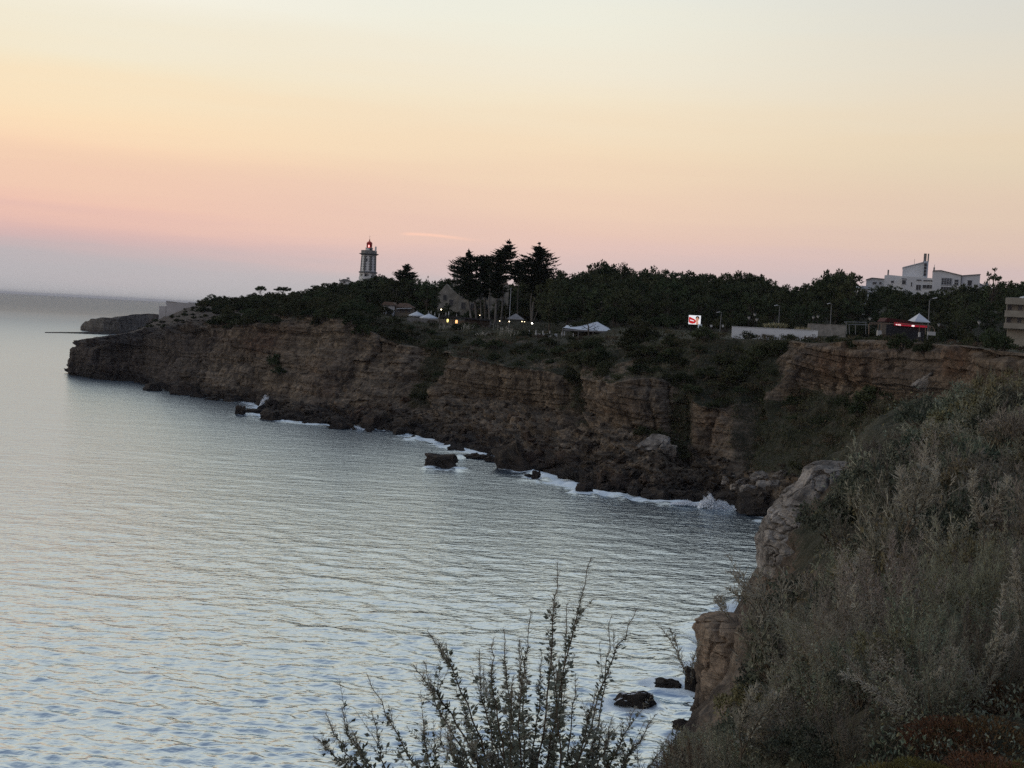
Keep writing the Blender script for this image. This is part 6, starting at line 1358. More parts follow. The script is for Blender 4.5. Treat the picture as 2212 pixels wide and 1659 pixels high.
# terrace slabs that carry them
def slab(name, pxa, pxb, py, Y, dep, label, m=M_STONE):
    a, b = P(pxa, py, Y), P(pxb, py, Y); z = (a[2]+b[2])/2
    MB_ = MB().box(((a[0]+b[0])/2, Y+dep/2-1.5, z-1.1), (b[0]-a[0], dep, 2.2)); return tag(MB_.build(name, m), label, 'terrace')
slab('terrace', 1132, 1250, 731.5, 290, 8, 'stone terrace carrying the row of folded parasols below the restaurant')
slab('terrace', 880, 1060, 690.5, 325, 18, 'upper stone terrace under the open parasols and dark canopy')
# white tables and chairs in the row
def chair_proto():
    t = thing('terrace_chair', (0, 0, 0), 'x', 'chair', 'white chairs along the lower terrace rail')
    MB().box((0, 0, .45), (.5, .5, .06)).build('seat', M_CLOTH, t); MB().box((0, .23, .75), (.5, .05, .55)).build('backrest', M_CLOTH, t)
    for a in (-1, 1):
        for b in (-1, 1): MB().box((a*.21, b*.21, .2), (.05, .05, .46)).build('leg', M_CLOTH, t)
    return t
ch = chair_proto(); first = True
for k in range(11):
    o = ch if first else copy_tree(ch); first = False; px = 1147+k*5.4; q = P(px, 731.8, 289.5); o.location = tuple(q); o.rotation_euler = (0, 0, k*1.9); o.scale = (1.15,)*3; o['label'] = 'white chair in the row along the lower terrace rail between the folded parasols'
# dark canopy with warm lamps
Lc = Loc(1004, 696, 322); cn = thing('canopy_bar', Lc.o, 'long dark flat canopy of the terrace bar with two glowing lamps beneath', 'canopy'); z_ = lambda py: float(Lc(1004, py)[2]); x_ = lambda px: float(Lc(px, 690)[0])
MB().prism([(x_(948), z_(684.5)), (x_(1060), z_(687.6)), (x_(1060), z_(690.6)), (x_(948), z_(687.4))], 1, 0, 7).build('roof', M_DARK, cn)
for px in (950, 978, 1004, 1030, 1058): MB().box((x_(px), .3, z_(694)), (.14, .14, 1.6)).build('post', M_WOOD, cn)
MB().box((x_(1030), 3.5, z_(694)), (x_(1056)-x_(1004), 6, 1.3)).build('bar_counter', M_WOOD, cn)
def lamp(name, px, py, Y, r, m, label, post=None, cat='lamp'):
    r = r*.6
    L_ = Loc(px, post if post else py+10, Y); t = thing(name, L_.o, label, cat); z = float(L_(px, py)[2])
    MB().lathe([(.02, z-r), (r*.8, z-r*.5), (r, z), (r*.8, z+r*.5), (.02, z+r)], 8).build('lamp_globe', m, t)
    MB().tube([(0, 0, -.4), (0, 0, z-r*.9)], .045, 5).build('post', M_DARK, t)
    MB().lathe([(.12, z-r*1.2), (.08, z-r*.8)], 6).build('collar', M_DARK, t)
    return t
def hang(px, py, h, w, Y, m, label):
    L_ = Loc(px, py, Y); t = thing('wall_lantern', L_.o, label, 'lantern'); s = L_.m
    MB().lathe([(.02, -h*s/2), (w*s*.35, -h*s*.4), (w*s/2, 0), (w*s*.42, h*s*.4), (.02, h*s/2)], 8).build('lit_glass', m, t); MB().lathe([(w*s*.5, h*s*.45), (.05, h*s*.6)], 8).build('cap', M_DARK, t); MB().tube([(0, 0, h*s*.55), (0, 0, h*s*.9)], .03, 4).build('bracket', M_DARK, t)
hang(967, 692.5, 7.5, 4.4, 321, M_YEL, 'tall yellow glowing lantern under the dark canopy')
hang(986, 695.5, 9.5, 5.2, 321, M_FLAME, 'larger orange glowing lantern under the dark canopy')
for (px, py, Y, r, lb) in [(952.6, 668.6, 332, .30, 'bright round lamp on a post above the left end of the dark canopy'), (1036, 681, 330, .16, 'small lit lamp above the right half of the dark canopy'), (1079, 693.4, 315, .18, 'small lit lamp at the left side of the grey gazebo'), (1099.6, 694.6, 315, .22, 'lit lamp under the middle of the grey gazebo'), (1127, 694.6, 315, .18, 'lit lamp under the right rim of the grey gazebo'), (1132.5, 695, 315, .14, 'faint lamp just right of the grey gazebo'), (1149, 698.5, 308, .36, 'bright white lamp on a post right of the grey gazebo')]:
    lamp('terrace_lamp', px, py, Y, r, M_LAMPC if 'white' in lb else M_LAMPW, lb, post=py+9)
# grey gazebo
Lg = Loc(1113, 702, 318, True); gb = thing('gazebo', Lg.o, 'grey pyramid-roofed gazebo among the lamps at the right of the terrace bar', 'gazebo'); z_ = lambda py: float(Lg(1113, py)[2]); x_ = lambda px: float(Lg(px, 690)[0])
MB().lathe([(x_(1137)*1.15, z_(690.5)), (x_(1137)*1.15, z_(689)), (.2, z_(677.5)), (.05, z_(676.6))], 4, ph=PI/4, c=(0, 2.5, 0)).build('roof', M_GREYCANVAS, gb)
for px in (1097, 1129): MB().box((x_(px), .6, (z_(690)-.5)/2), (.14, .14, z_(690)+.5)).build('post', M_WOOD, gb)
# pale flagpole
Lp = Loc(1101, 676, 330, True); fp = thing('flagpole', Lp.o, 'thin pale flagpole in front of the middle cypress', 'pole'); zt = float(Lp(1101, 624)[2])
MB().tube([(0, 0, -.5), (0, 0, zt)], [.10, .06], 6).build('pole', M_WHITE, fp); MB().lathe([(.03, zt), (.12, zt+.08), (.03, zt+.2)], 6).build('finial', M_WHITE, fp)

# big white tent -------------------------------------------------------
Lw = Loc(1285, 720, 292, True); tn = thing('pavilion_tent', Lw.o, 'large low white pyramid tent at the cliff edge right of the parasols', 'tent'); z_ = lambda py: float(Lw(1285, py)[2]); x_ = lambda px: float(Lw(px, 706)[0])
co = [(x_(1216), z_(711.5), 0), (x_(1345), z_(717), .6), (x_(1350), z_(712), 12), (x_(1228), z_(706), 12)]; ap = (x_(1293), 5.5, z_(694.5))
V = [(c[0], c[2], c[1]) for c in co]; n_ = 8; VV, F3 = [], []
for k in range(4):
    a, b = np.array(V[k]), np.array(V[(k+1) % 4]); b0 = len(VV)
    for i in range(n_+1):
        for j in range(n_+1):
            t_ = i/n_; e = a*(1-j/n_)+b*(j/n_); q = e*(1-t_)+np.array(ap)*t_; q[2] -= .35*math.sin(PI*t_)+.12*math.sin(PI*j/n_)*(1-t_); VV.append(q)
    for i in range(n_):
        for j in range(n_): p0 = b0+i*(n_+1)+j; F3.append([p0, p0+1, p0+n_+2, p0+n_+1])
link('roof', np_mesh('roof', VV, [np.array(F3)], [M_CANVAS]), tn)
MB().box(((x_(1216)+x_(1345))/2, .1, z_(715.6)), (x_(1344)-x_(1218), .06, .35), 0).build('valance', M_GREYCANVAS, tn)
for c in V: MB().tube([(c[0], c[1], -1.2), (c[0], c[1], c[2])], .09, 6).build('pole', M_GREYMET, tn)
for px in (1250, 1282, 1315): MB().tube([(x_(px), .2, -1.2), (x_(px), .2, z_(715))], .07, 5).build('pole', M_GREYMET, tn)
# tree stump branch silhouettes before the tent
def dark_tree_before_tent():
    L_ = Loc(1270, 722, 286, True); t = thing('bare_tree', L_.o, 'small bare-branched dark tree standing in front of the white tent', 'tree'); q = lambda px, py: L_(px, py)
    MB().tube([q(1272, 724)-np.array([0, 0, .8]), q(1271, 715), q(1271, 705), q(1269, 697)], [.22, .18, .14, .05], 6).build('trunk', M_BARK, t)
    m_ = MB()
    for pts in ([(1271, 712), (1264, 708), (1258, 703)], [(1264, 708), (1257, 710)], [(1271, 709), (1279, 705), (1282, 702)], [(1272, 712), (1282, 710), (1290, 706)], [(1282, 710), (1288, 714)], [(1270, 702), (1264, 697)]): m_ = MB().tube([q(*p) for p in pts], np.linspace(.09, .03, len(pts)), 4); m_.build('branch', M_BARK, t)
    rg_ = np.random.default_rng(6)
    c = np.array([q(px, py) for px, py in ((1270, 697), (1266, 699), (1274, 699), (1258, 703), (1290, 707), (1282, 703), (1271, 694), (1288, 713))]); pp = (c[:, None]+rg_.normal(size=(8, 16, 3))*.28).reshape(-1, 3)
    link('foliage', LV().add(leaf_quads(pp, .28, rng=rg_)).mesh('foliage', [M_LEAF_SHRUB]), t)
dark_tree_before_tent()

# backlit billboard ------------------------------------------------------
Lb = Loc(1500.5, 712, 262, True); bb = thing('billboard', Lb.o, 'lit white billboard with a red shape and a dark-haired face', 'billboard'); z_ = lambda py: float(Lb(1500.5, py)[2]); x_ = lambda px: float(Lb(px, 690)[0])
MB().box((0, .12, (z_(681)+z_(701.5))/2), (x_(1514.6)-x_(1486.8)+.1, .18, z_(680)-z_(701.6))).build('frame', M_DARK, bb)
MB().box((x_(1500.6), .01, (z_(681.2)+z_(700.8))/2), (x_(1513.6)-x_(1487.6), .03, z_(681.2)-z_(700.8))).build('poster', M_BILLW, bb)
def flat(name, pts, y, m, par, th=.02):
    return MB().prism([(x_(a), z_(b)) for a, b in pts], 1, y-th, y).build(name, m, par)
flat('red_shape', [(1488, 685.5), (1490, 685), (1496, 687.5), (1502, 690.5), (1504.5, 694), (1502, 698), (1496, 699.6), (1489.5, 698), (1488, 695)], -.012, M_BILLR, bb)
flat('lettering', [(1490.5, 690.5), (1499, 692.6), (1499, 694.4), (1490.5, 692.6)], -.04, M_BILLW, bb)
def ell(cx, cy, rx, ry, n=14): return [(cx+rx*math.cos(k*2*PI/n), cy+ry*math.sin(k*2*PI/n)) for k in range(n)]
flat('neck', [(1504.4, 695), (1508.4, 695), (1509.4, 700.6), (1503.6, 700.6)], -.030, M_BILLS, bb)
flat('hair', ell(1506.5, 686.8, 4.1, 4.4), -.034, M_HAIR, bb)
flat('face', ell(1506.2, 690.2, 2.9, 5.2), -.056, M_BILLS, bb)
for px in (1493, 1509): MB().box((x_(px), .2, (z_(700)-.6)/2), (.15, .15, z_(700)+.6)).build('post', M_DARK, bb)
Lb2 = Loc(1511.5, 714, 240, True); lb2 = thing('poster_stand', Lb2.o, 'small lit blue-white poster with a dark figure, under the billboard', 'poster'); z_ = lambda py: float(Lb2(1511.5, py)[2]); x_ = lambda px: float(Lb2(px, 705)[0])
MB().box((0, .08, (z_(700.5)+z_(713))/2), (x_(1516.4)-x_(1506.6), .1, z_(700.5)-z_(713))).build('frame', M_DARK, lb2); MB().box((0, .01, (z_(701)+z_(712))/2), (x_(1516)-x_(1507), .04, z_(701)-z_(712))).build('poster', mat('poster_blue', (.4, .45, .5), .5, .2, emit=((.5, .58, .66), .35)), lb2)
flat('figure', [(1510, 711.5), (1509.4, 706), (1510.6, 703), (1512, 702), (1513.4, 703.4), (1513.6, 707), (1514.4, 711.5)], -.015, M_HAIR, lb2)
for (px, py, w, h, lb) in [(1536, 704, 5, 5, 'small dim white notice right of the poster stand, left one'), (1561, 704, 4, 5, 'small dim white notice right of the dark rounded bush')]:
    L_ = Loc(px, py+8, 245, True); t = thing('notice_board', L_.o, lb, 'notice'); z1 = float(L_(px, py)[2]); MB().box((0, 0, z1), (w*L_.m, .06, h*L_.m)).build('board', M_CLOTH, t); MB().box((0, .08, z1/2-.2), (.08, .08, z1+.6)).build('post', M_DARK, t)

# white wall, ramp slab, grey garden wall --------------------------------
def wall_px(name, top, Y0, Y1, bot, thick, m, label, cap=True):
    n = len(top); Ys = np.linspace(Y0, Y1, n); pts = np.array([P(a, b, y) for (a, b), y in zip(top, Ys)]); t = thing(name, pts[0], label, 'wall'); q = pts-pts[0]
    V, F = [], []
    for i in range(n):
        for z in (q[i][2]-bot, q[i][2]):
            for dy in (0, thick): V.append((q[i][0], q[i][1]+dy, z))
    for i in range(n-1):
        a, b = 4*i, 4*(i+1); F += [[a, b, b+2, a+2], [a+1, a+3, b+3, b+1], [a+2, b+2, b+3, a+3], [a, a+1, b+1, b]]
    F += [[0, 2, 3, 1], [4*n-4, 4*n-3, 4*n-1, 4*n-2]]
    link('wall', np_mesh('wall', V, [np.array(F)], [m]), t)
    if cap:
        for i in range(n-1):
            a, b = q[i], q[i+1]; L_ = np.linalg.norm(b-a); an = math.atan2(b[1]-a[1], b[0]-a[0]); c = (a+b)/2
            MB().box((c[0], c[1]+thick/2, c[2]+.03), (L_-.02, thick+.12, .06), an).build('coping', m, t)
    return t
wall_px('white_wall', [(1582, 705.5), (1630, 707.5), (1676, 710), (1722, 712), (1767, 714.5)], 226, 214, 3.0, .3, M_WALLW, 'long plain white wall along the cliff edge')
wall_px('garden_wall', [(1746, 699.5), (1788, 700.5), (1828, 703)], 240, 236, 2.2, .35, M_STONE, 'low grey stone wall right of and behind the white wall')
Lz = Loc(1756, 731, 213); rp = thing('concrete_slab', Lz.o, 'pale tilted concrete slab lying at the right foot of the white wall', 'slab'); MB().box((0, 0, 0), (2.1, .9, .22), 0, np.array(Matrix.Rotation(.16, 3, 'Y'))).build('slab_top', M_WHITED, rp); MB().box((.2, .1, -.35), (1.2, .5, .5)).build('slab_foot', M_STONE, rp)
# pergola frames and kiosk
def frame_px(name, Y, label, tubes, m, r=.06, cat='pergola', base=None):
    o0 = P(*(base or tubes[0][0][0]), Y); t = thing(name, o0, label, cat)
    for nm, pts, dy, rr in [(tb[1], tb[0], tb[2], tb[3] if len(tb) > 3 else r) for tb in tubes]: MB().tube([P(x, y, Y)-o0+np.array([0, dy, 0]) for x, y in pts], rr, 5).build(nm, m, t)
    return t
frame_px('pergola', 224, 'grey rectangular pergola frame behind the grey garden wall', [([(1823, 695.2), (1872, 696.4)], 'rail', 0), ([(1830, 700.6), (1872, 701.8)], 'rail', -.6), ([(1828, 695), (1829, 722)], 'post', 0), ([(1832, 700), (1833, 722)], 'post', -.6), ([(1846, 701), (1846, 722)], 'post', -.6), ([(1870, 696), (1870, 722)], 'post', 0), ([(1823, 695.2), (1830, 700.6)], 'rail', 0)], M_GREYMET)
bw = frame_px('arched_tube_frame', 212, 'brown arched tube frame on white feet around the red kiosk', [([(1877, 722), (1877, 701), (1878, 698.2), (1881, 697.6), (1912, 698.4), (1960, 700.6), (1995, 702.2), (2008, 703.6), (2014, 706), (2018, 711), (2018.6, 722)], 'arch_tube', 0, .075), ([(1878, 700.6), (1900, 700), (1925, 700.4)], 'rail', .5), ([(1896, 715), (1898, 699.4)], 'post', 0), ([(1903, 715), (1904.5, 699.6)], 'post', 0), ([(2008, 718), (2009.5, 704)], 'post', 0), ([(1986, 724), (1986, 703)], 'post', 0), ([(2001, 722), (2001, 704)], 'post', .4)], M_RUSTMET)
o0 = np.array(bw.location)
for px, py, w, h in ((1899, 719.5, 9, 11), (2012, 720.5, 16, 8), (1986, 723, 3.2, 10)):
    MB().box(tuple(P(px, py, 212)-o0), (w*212/FOC, .5, h*212/FOC)).build('white_foot', M_CLOTH, bw)
Lk = Loc(1960, 722, 216, True); kk = thing('kiosk', Lk.o, 'dark kiosk with a lit red fascia carrying white lettering', 'kiosk'); z_ = lambda py: float(Lk(1960, py)[2]); x_ = lambda px: float(Lk(px, 705)[0])
MB().box((x_(1958), 2.2, (z_(699)-1)/2), (x_(2000)-x_(1916), 3.6, z_(699)+1)).build('wall', M_DARK, kk)  # near-black box stands in for the shade inside the open kiosk
MB().prism([(x_(1910), z_(697.4)), (x_(2002), z_(701)), (x_(1966), z_(692.8)), (x_(1916), z_(688.6))], 1, .1, 4.4).build('roof', M_REDROOF, kk)
MB().prism([(x_(1931), z_(698.2)), (x_(2002), z_(700.6)), (x_(2002), z_(705.8)), (x_(1931), z_(704.2))], 1, -.12, .05).build('fascia', M_SIGNR, kk)
def glyphs(word, px0, py0, w, h, slope=.035):
    seg = {'W': [(0, 0, .3, 1), (.3, 1, .5, .3), (.5, .3, .7, 1), (.7, 1, 1, 0)], 'Y': [(0, 0, .5, .5), (1, 0, .5, .5), (.5, .5, .5, 1)], 'I': [(.5, 0, .5, 1)], 'C': [(1, 0, 0, 0), (0, 0, 0, 1), (0, 1, 1, 1)], 'K': [(0, 0, 0, 1), (1, 0, 0, .5), (0, .5, 1, 1)], 'A': [(0, 1, .5, 0), (.5, 0, 1, 1), (.25, .6, .75, .6)], 'E': [(1, 0, 0, 0), (0, 0, 0, 1), (0, 1, 1, 1), (0, .5, .8, .5)], 'S': [(1, 0, 0, 0), (0, 0, 0, .5), (0, .5, 1, .5), (1, .5, 1, 1), (1, 1, 0, 1)], 'N': [(0, 1, 0, 0), (0, 0, 1, 1), (1, 1, 1, 0)], 'D': [(0, 0, 0, 1), (0, 0, .9, .3), (.9, .3, .9, .7), (.9, .7, 0, 1)]}
    cw_ = w/len(word); m_ = MB()
    for k, c in enumerate(word):
        for a, b, c2, d in seg[c]:
            p = [(px0+cw_*(k+.1+.72*u), py0+h*v+slope*(cw_*(k+u))) for u, v in ((a, b), (c2, d))]; m_.tube([(x_(p[0][0]), -.15, z_(p[0][1])), (x_(p[1][0]), -.15, z_(p[1][1]))], .045, 4)
    return m_
glyphs('WYEK', 1934, 700.0, 12, 3.2).build('lettering', M_SIGNW, kk); glyphs('AND', 1968.5, 701.8, 6.5, 2.8).build('lettering', M_SIGNW, kk)
Lq = Loc(1992, 722, 222, True); pt = thing('pyramid_tent', Lq.o, 'small white pyramid tent roof behind the red kiosk', 'tent'); z_ = lambda py: float(Lq(1992, py)[2]); x_ = lambda px: float(Lq(px, 700)[0])
MB().lathe([(x_(2012.6)*1.33, z_(696.2)), (x_(2012.6)*1.33, z_(694.6)), (.12, z_(677.6)), (.03, z_(676.4))], 4, ph=PI/4+.15, c=(0, 2.4, 0)).build('roof', M_CANVAS, pt)
for a, b in ((-1, 0), (1, 0), (1, 1), (-1, 1)): MB().tube([(a*x_(2009), 1+b*2.8, -.6), (a*x_(2009), 1+b*2.8, z_(695))], .06, 5).build('pole', M_GREYMET, pt)
# litter bins and white bollards before the kiosk
for px, py, lb in ((1861, 719, 'small white bin beside the pergola frame'), (1948, 719, 'small white bin in front of the red kiosk')):
    L_ = Loc(px, py+5, 208, True); t = thing('litter_bin', L_.o, lb, 'bin'); MB().lathe([(.22, -.2), (.25, .7), (.2, .75)], 10).build('body', M_CLOTH, t); MB().lathe([(.26, .76), (.2, .86), (.03, .9)], 10).build('lid', M_WHITE, t)

# street lamps ------------------------------------------------------------
def street_lamp(px, base, top, ax, ay, Y, label):
    L_ = Loc(px, base, Y, True); t = thing('street_lamp', L_.o, label, 'street lamp'); a = L_(px+2, top+2); b = L_(ax, ay)
    MB().tube([(0, 0, -.4), tuple(a*np.array([.6, .6, .6])), tuple(a)], [.10, .08, .06], 6).build('pole', M_GREYMET, t); MB().tube([tuple(a), tuple(L_(px+3.4, top-.5)), tuple(L_((px+ax)/2+1, (top+ay)/2-1)), tuple(b)], .05, 5).build('arm', M_GREYMET, t)
    MB().box(tuple(b+np.array([0, 0, -.02])), (.75, .28, .16), 0, np.array(Matrix.Rotation(-.25, 3, 'Y'))).build('lamp_head', M_WHITE, t)
street_lamp(2006, 697, 648, 2020, 643.5, 240, 'tall grey street lamp with a bent arm rising behind the pyramid tent')
street_lamp(1682, 700, 662, 1676, 659.5, 290, 'thin street lamp with an arm before the dark wood above the white wall')
street_lamp(1794, 700, 658, 1790, 655.5, 290, 'thin street lamp before the dark wood above the grey garden wall')
street_lamp(1556, 700, 676, 1552, 674, 285, 'thin street lamp before the dark wood right of the billboard')
def globe_lamp(px, py, base, Y, label):
    L_ = Loc(px, base, Y, True); t = thing('globe_lamp', L_.o, label, 'park lamp'); z = float(L_(px, py)[2])
    MB().tube([(0, 0, -.4), (0, 0, z-.2)], [.06, .045], 6).build('post', M_DARK, t); MB().lathe([(.10, z-.24), (.30, z+.16), (.30, z+.18)], 8).build('glass', M_CLOTH, t); MB().lathe([(.36, z+.19), (.30, z+.26), (.05, z+.34)], 8).build('cap', M_DARK, t)
for px, py, b, Y, lb in ((1629, 680, 704, 250, 'tallest of the three unlit globe lamps above the white wall'), (1617, 687, 704, 248, 'left of the three unlit globe lamps above the white wall'), (1634, 691, 706, 244, 'lowest of the three unlit globe lamps above the white wall'), (1756, 686, 700, 250, 'left of the two unlit globe lamps behind the garden wall'), (1766, 684, 700, 252, 'right of the two unlit globe lamps behind the garden wall'), (1878, 689, 710, 232, 'unlit globe lamp above the left end of the arched tube frame'), (2027, 702, 718, 226, 'unlit globe lamp right of the red kiosk'), (2113, 697, 726, 205, 'unlit globe lamp standing alone left of the beige apartment block')):
    globe_lamp(px, py, b, Y, lb)
# agaves and pale grass along the wall
def agave(px, py, h, Y, label):
    L_ = Loc(px, py, Y); t = thing('agave', L_.o, label, 'plant', 'agaves behind the white wall'); rg_ = np.random.default_rng(int(px)); n = 15; s = h*L_.m
    for k in range(n):
        a = k*2.4; e = .35+.6*((k*7) % n)/n; d = np.array([math.cos(a)*math.cos(e+.3), math.sin(a)*math.cos(e+.3), math.sin(e+.3)])*s; mid = d*.55+np.array([0, 0, .08*s]); wv = np.cross(d, [0, 0, 1]); wv = wv/np.linalg.norm(wv)*s*.11
        V = [(0, 0, .05)-wv*.8, (0, 0, .05)+wv*.8, mid+wv, mid-wv, d, mid+np.array([0, 0, -.05*s]), np.array([0, 0, -.02*s])]
        link('leaf', np_mesh('leaf', V, [np.array([[0, 6, 5, 3], [6, 1, 2, 5]]), np.array([[3, 5, 4], [5, 2, 4]])], [M_AGAVE]), t)
M_AGAVE = mat('agave_leaf', (.32, .30, .17), .7, .3, (3, (.42, .39, .24), 2))
for px, py, h, lb in ((1654, 711, 15, 'pale agave behind the white wall, leftmost'), (1664, 711, 16, 'pale agave behind the white wall, second from the left'), (1675, 711, 17, 'tall pale agave in the middle of the row behind the white wall'), (1686, 711, 16, 'pale agave behind the white wall, second from the right'), (1695, 712, 15, 'pale agave behind the white wall, rightmost')): agave(px, py, h, 226, lb)
def tuft(px, py, h, w, Y, n, label, m, name='grass_tuft', plume=False):
    L_ = Loc(px, py, Y); q = hit(px, py)
    if q is not None and abs(q[1]-Y) < 40 and name != 'grass_tuft': L_.o = q
    t = thing(name, L_.o, label, 'grass'); rg_ = np.random.default_rng(int(px*3+py)); s = L_.m
    p0 = np.stack([rg_.normal(size=n)*w*s*.3, rg_.normal(size=n)*w*s*.3, np.zeros(n)-.1], 1); p1 = p0*1.5+np.stack([rg_.normal(size=n)*.12*h*s, rg_.normal(size=n)*.12*h*s, h*s*rg_.uniform(.5, 1.05, n)], 1)
    link('blades', LV().add(spikes(p0, p1, .035)).mesh('blades', [m]), t)
    if plume:
        k = rg_.permutation(n)[:max(6, n//3)]; c = np.repeat(p1[k], 12, 0); d = np.repeat(p1[k]-p0[k], 12, 0); c = c-d*rg_.uniform(0, .38, (len(c), 1))+rg_.normal(size=c.shape)*.04
        link('plumes', LV().add(leaf_quads(c, .24, d+rg_.normal(size=d.shape)*.3, aspect=.4, rng=rg_)).mesh('plumes', [M_PLUME]), t)
M_PLUME = mat('pampas_plume', (.50, .47, .40), .95, .1); M_DRYG = mat('dry_grass', (.40, .35, .23), .9, .1); M_REED = mat('reed_leaves', (.15, .15, .10), .9, .1)
for px, py, h, w, Y, lb in ((1080, 735, 36, 24, 272, 'tall pale pampas grass on the slope below the grey gazebo, left clump'), (1100, 735, 34, 24, 272, 'tall pale pampas grass on the slope below the grey gazebo, right clump'), (1006, 722, 28, 18, 280, 'pale pampas grass on the slope below the orange lantern'), (960, 716, 18, 16, 285, 'small pale pampas clump below the dark canopy'), (1040, 728, 14, 12, 275, 'short pale pampas clump left of the tall pampas grass')): tuft(px, py, h, w, Y, 60, lb, M_REED, 'pampas_grass', True)
for px, py, lb in ((1722, 713, 'pale dry grass tuft behind the right half of the white wall, left'), (1734, 713, 'pale dry grass tuft behind the right half of the white wall, middle'), (1745, 714, 'pale dry grass tuft behind the right half of the white wall, right')): tuft(px, py, 11, 9, 222, 46, lb, M_DRYG)
for px, py, h, lb in ((1434, 800, 26, 'pale reed tuft on the slope above the second buttress'), (1420, 815, 22, 'pale reed tuft below and left of the other on the slope above the second buttress'), (1375, 772, 16, 'small pale reed tuft at the cliff edge left of the grassy buttress'), (1238, 880, 24, 'pale reed tuft at the foot of the gap between buttresses'), (1215, 886, 20, 'second pale reed tuft at the foot of the gap')): tuft(px, py, h, 14, hit(px, py)[1], 46, lb, M_REED, 'reed_tuft')

# white hilltop building --------------------------------------------------
Lv = Loc(2010, 640, 430); hb = thing('hilltop_building', Lv.o, 'white modernist building with sloping roofs on the hill above the wood', 'building'); z_ = lambda py: float(Lv(2010, py)[2]); x_ = lambda px: float(Lv(px, 600)[0])
def blk(name, pts, y0, y1, m=M_WHITEC): return MB().prism([(x_(a), z_(b)) for a, b in pts], 1, y0, y1).build(name, m, hb)
B_ = 668
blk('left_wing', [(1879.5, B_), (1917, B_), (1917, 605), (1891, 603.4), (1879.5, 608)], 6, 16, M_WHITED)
MB().prism([(x_(1878.5), z_(608.6)), (x_(1891), z_(604)), (x_(1918), z_(605.6)), (x_(1918), z_(604.4)), (x_(1891), z_(602.8)), (x_(1878.5), z_(607.4))], 1, 5.4, 16.4).build('roof', M_GREYMET, hb)
blk('side_block', [(1917, B_), (1953, B_), (1953, 598), (1926, 596.3), (1917, 597.6)], 3, 14)
blk('tall_block', [(1953, B_), (1995.6, B_), (1995.6, 565.4), (1953, 579)], 4, 15)
MB().prism([(x_(1952.2), z_(579.4)), (x_(1996), z_(565.4)), (x_(1996), z_(564)), (x_(1952.2), z_(578))], 1, 3.6, 15.4).build('roof', M_WHITEC, hb)
blk('middle_block', [(1953, B_), (2021, B_), (2021, 601), (1953, 598.6)], 0, 9)
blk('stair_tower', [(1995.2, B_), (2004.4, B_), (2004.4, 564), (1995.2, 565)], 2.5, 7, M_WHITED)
for k in range(4): MB().box((x_(1998.6), 2.42, z_(571+7.2*k)), (.75, .12, .9)).build('stair_window', M_GLASS, hb)
MB().box((x_(1997), 4, z_(554.8)), (x_(2000)-x_(1994.2), 1.2, z_(546.5)-z_(563.2))).build('chimney', M_STONE, hb)
MB().box((x_(2003.4), 4, z_(555)), (x_(2004.8)-x_(2002), 1.2, z_(546.5)-z_(563.6))).build('chimney', M_STONE, hb)
MB().box((x_(1999.2), 4, z_(563.8)), (x_(2005)-x_(1993.6), 1.4, .22)).build('chimney_slab', M_WHITED, hb)
blk('gabled_block', [(2014.5, B_), (2071, B_), (2071, 593), (2030, 584), (2014.5, 585.2)], -1.5, 8)
MB().prism([(x_(2014), z_(585.6)), (x_(2030), z_(584.4)), (x_(2071.4), z_(593.4)), (x_(2071.4), z_(592)), (x_(2030), z_(583)), (x_(2014), z_(584.2))], 1, -1.9, 8.4).build('roof', M_GREYMET, hb)
blk('right_block', [(2071.2, B_), (2108, B_), (2108, 589), (2071.2, 593.4)], -.5, 8)
MB().prism([(x_(2071.4), z_(593.6)), (x_(2108.6), z_(589.2)), (x_(2108.6), z_(587.8)), (x_(2071.4), z_(592.2))], 1, -.9, 8.4).build('roof', M_GREYMET, hb)
blk('low_wing', [(2108.2, B_), (2142, B_), (2142, 620.5), (2108.2, 608)], 1, 9)
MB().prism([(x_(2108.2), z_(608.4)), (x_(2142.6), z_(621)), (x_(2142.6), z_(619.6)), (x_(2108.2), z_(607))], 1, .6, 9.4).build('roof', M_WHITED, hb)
MB().box((x_(2124), 5, z_(607)), (x_(2126)-x_(2122), .8, 1.4)).build('chimney', M_WHITED, hb)
MB().box((x_(1924), 4, z_(600)), (.5, .5, z_(585)-z_(615))).build('flue', M_STONE, hb)
MB().box((x_(2016.4), 1, z_(584.5)), (.5, .6, z_(577)-z_(592))).build('flue', M_STONE, hb); MB().tube([(x_(2016.6), 1, z_(577)), (x_(2016.6), 1, z_(571))], .07, 4).build('aerial', M_GREYMET, hb)
MB().tube([(x_(1976), 6, z_(572)), (x_(1976), 6, z_(558))], .05, 4).build('aerial', M_GREYMET, hb)
MB().tube([(x_(2071), -1.58, z_(594)), (x_(2071), -1.58, z_(625))], .12, 5).build('downpipe', M_DARK, hb)
for (px, py, pw, ph, y, bars) in ((2042.4, 607, 21, 15, -1.56, 3), (2062, 611, 8, 6, -1.56, 1), (2042.4, 622, 21, 7, -1.56, 3), (2062, 604.6, 8, 5, -1.56, 0), (2088.4, 608, 9, 12, -.56, 0), (1987.5, 622, 10, 12, -.06, 1), (2006.6, 619.6, 22, 8, -.06, 2), (2006.6, 606.4, 20, 2.6, -.06, 2), (1987.5, 606, 10, 2.4, -.06, 0), (1957.5, 612, 8, 9, -.06, 0), (1957.5, 604.6, 10, 2, -.06, 0), (1973, 615.6, 2.4, 9, -.06, 0), (1897, 615, 8, 5, 5.94, 0), (1909, 614.4, 5, 5, 5.94, 0), (1934, 611, 6, 5, 2.94, 0)):
    window(hb, (x_(px), y, z_(py)), pw*Lv.m, ph*Lv.m, .14, bars=bars)
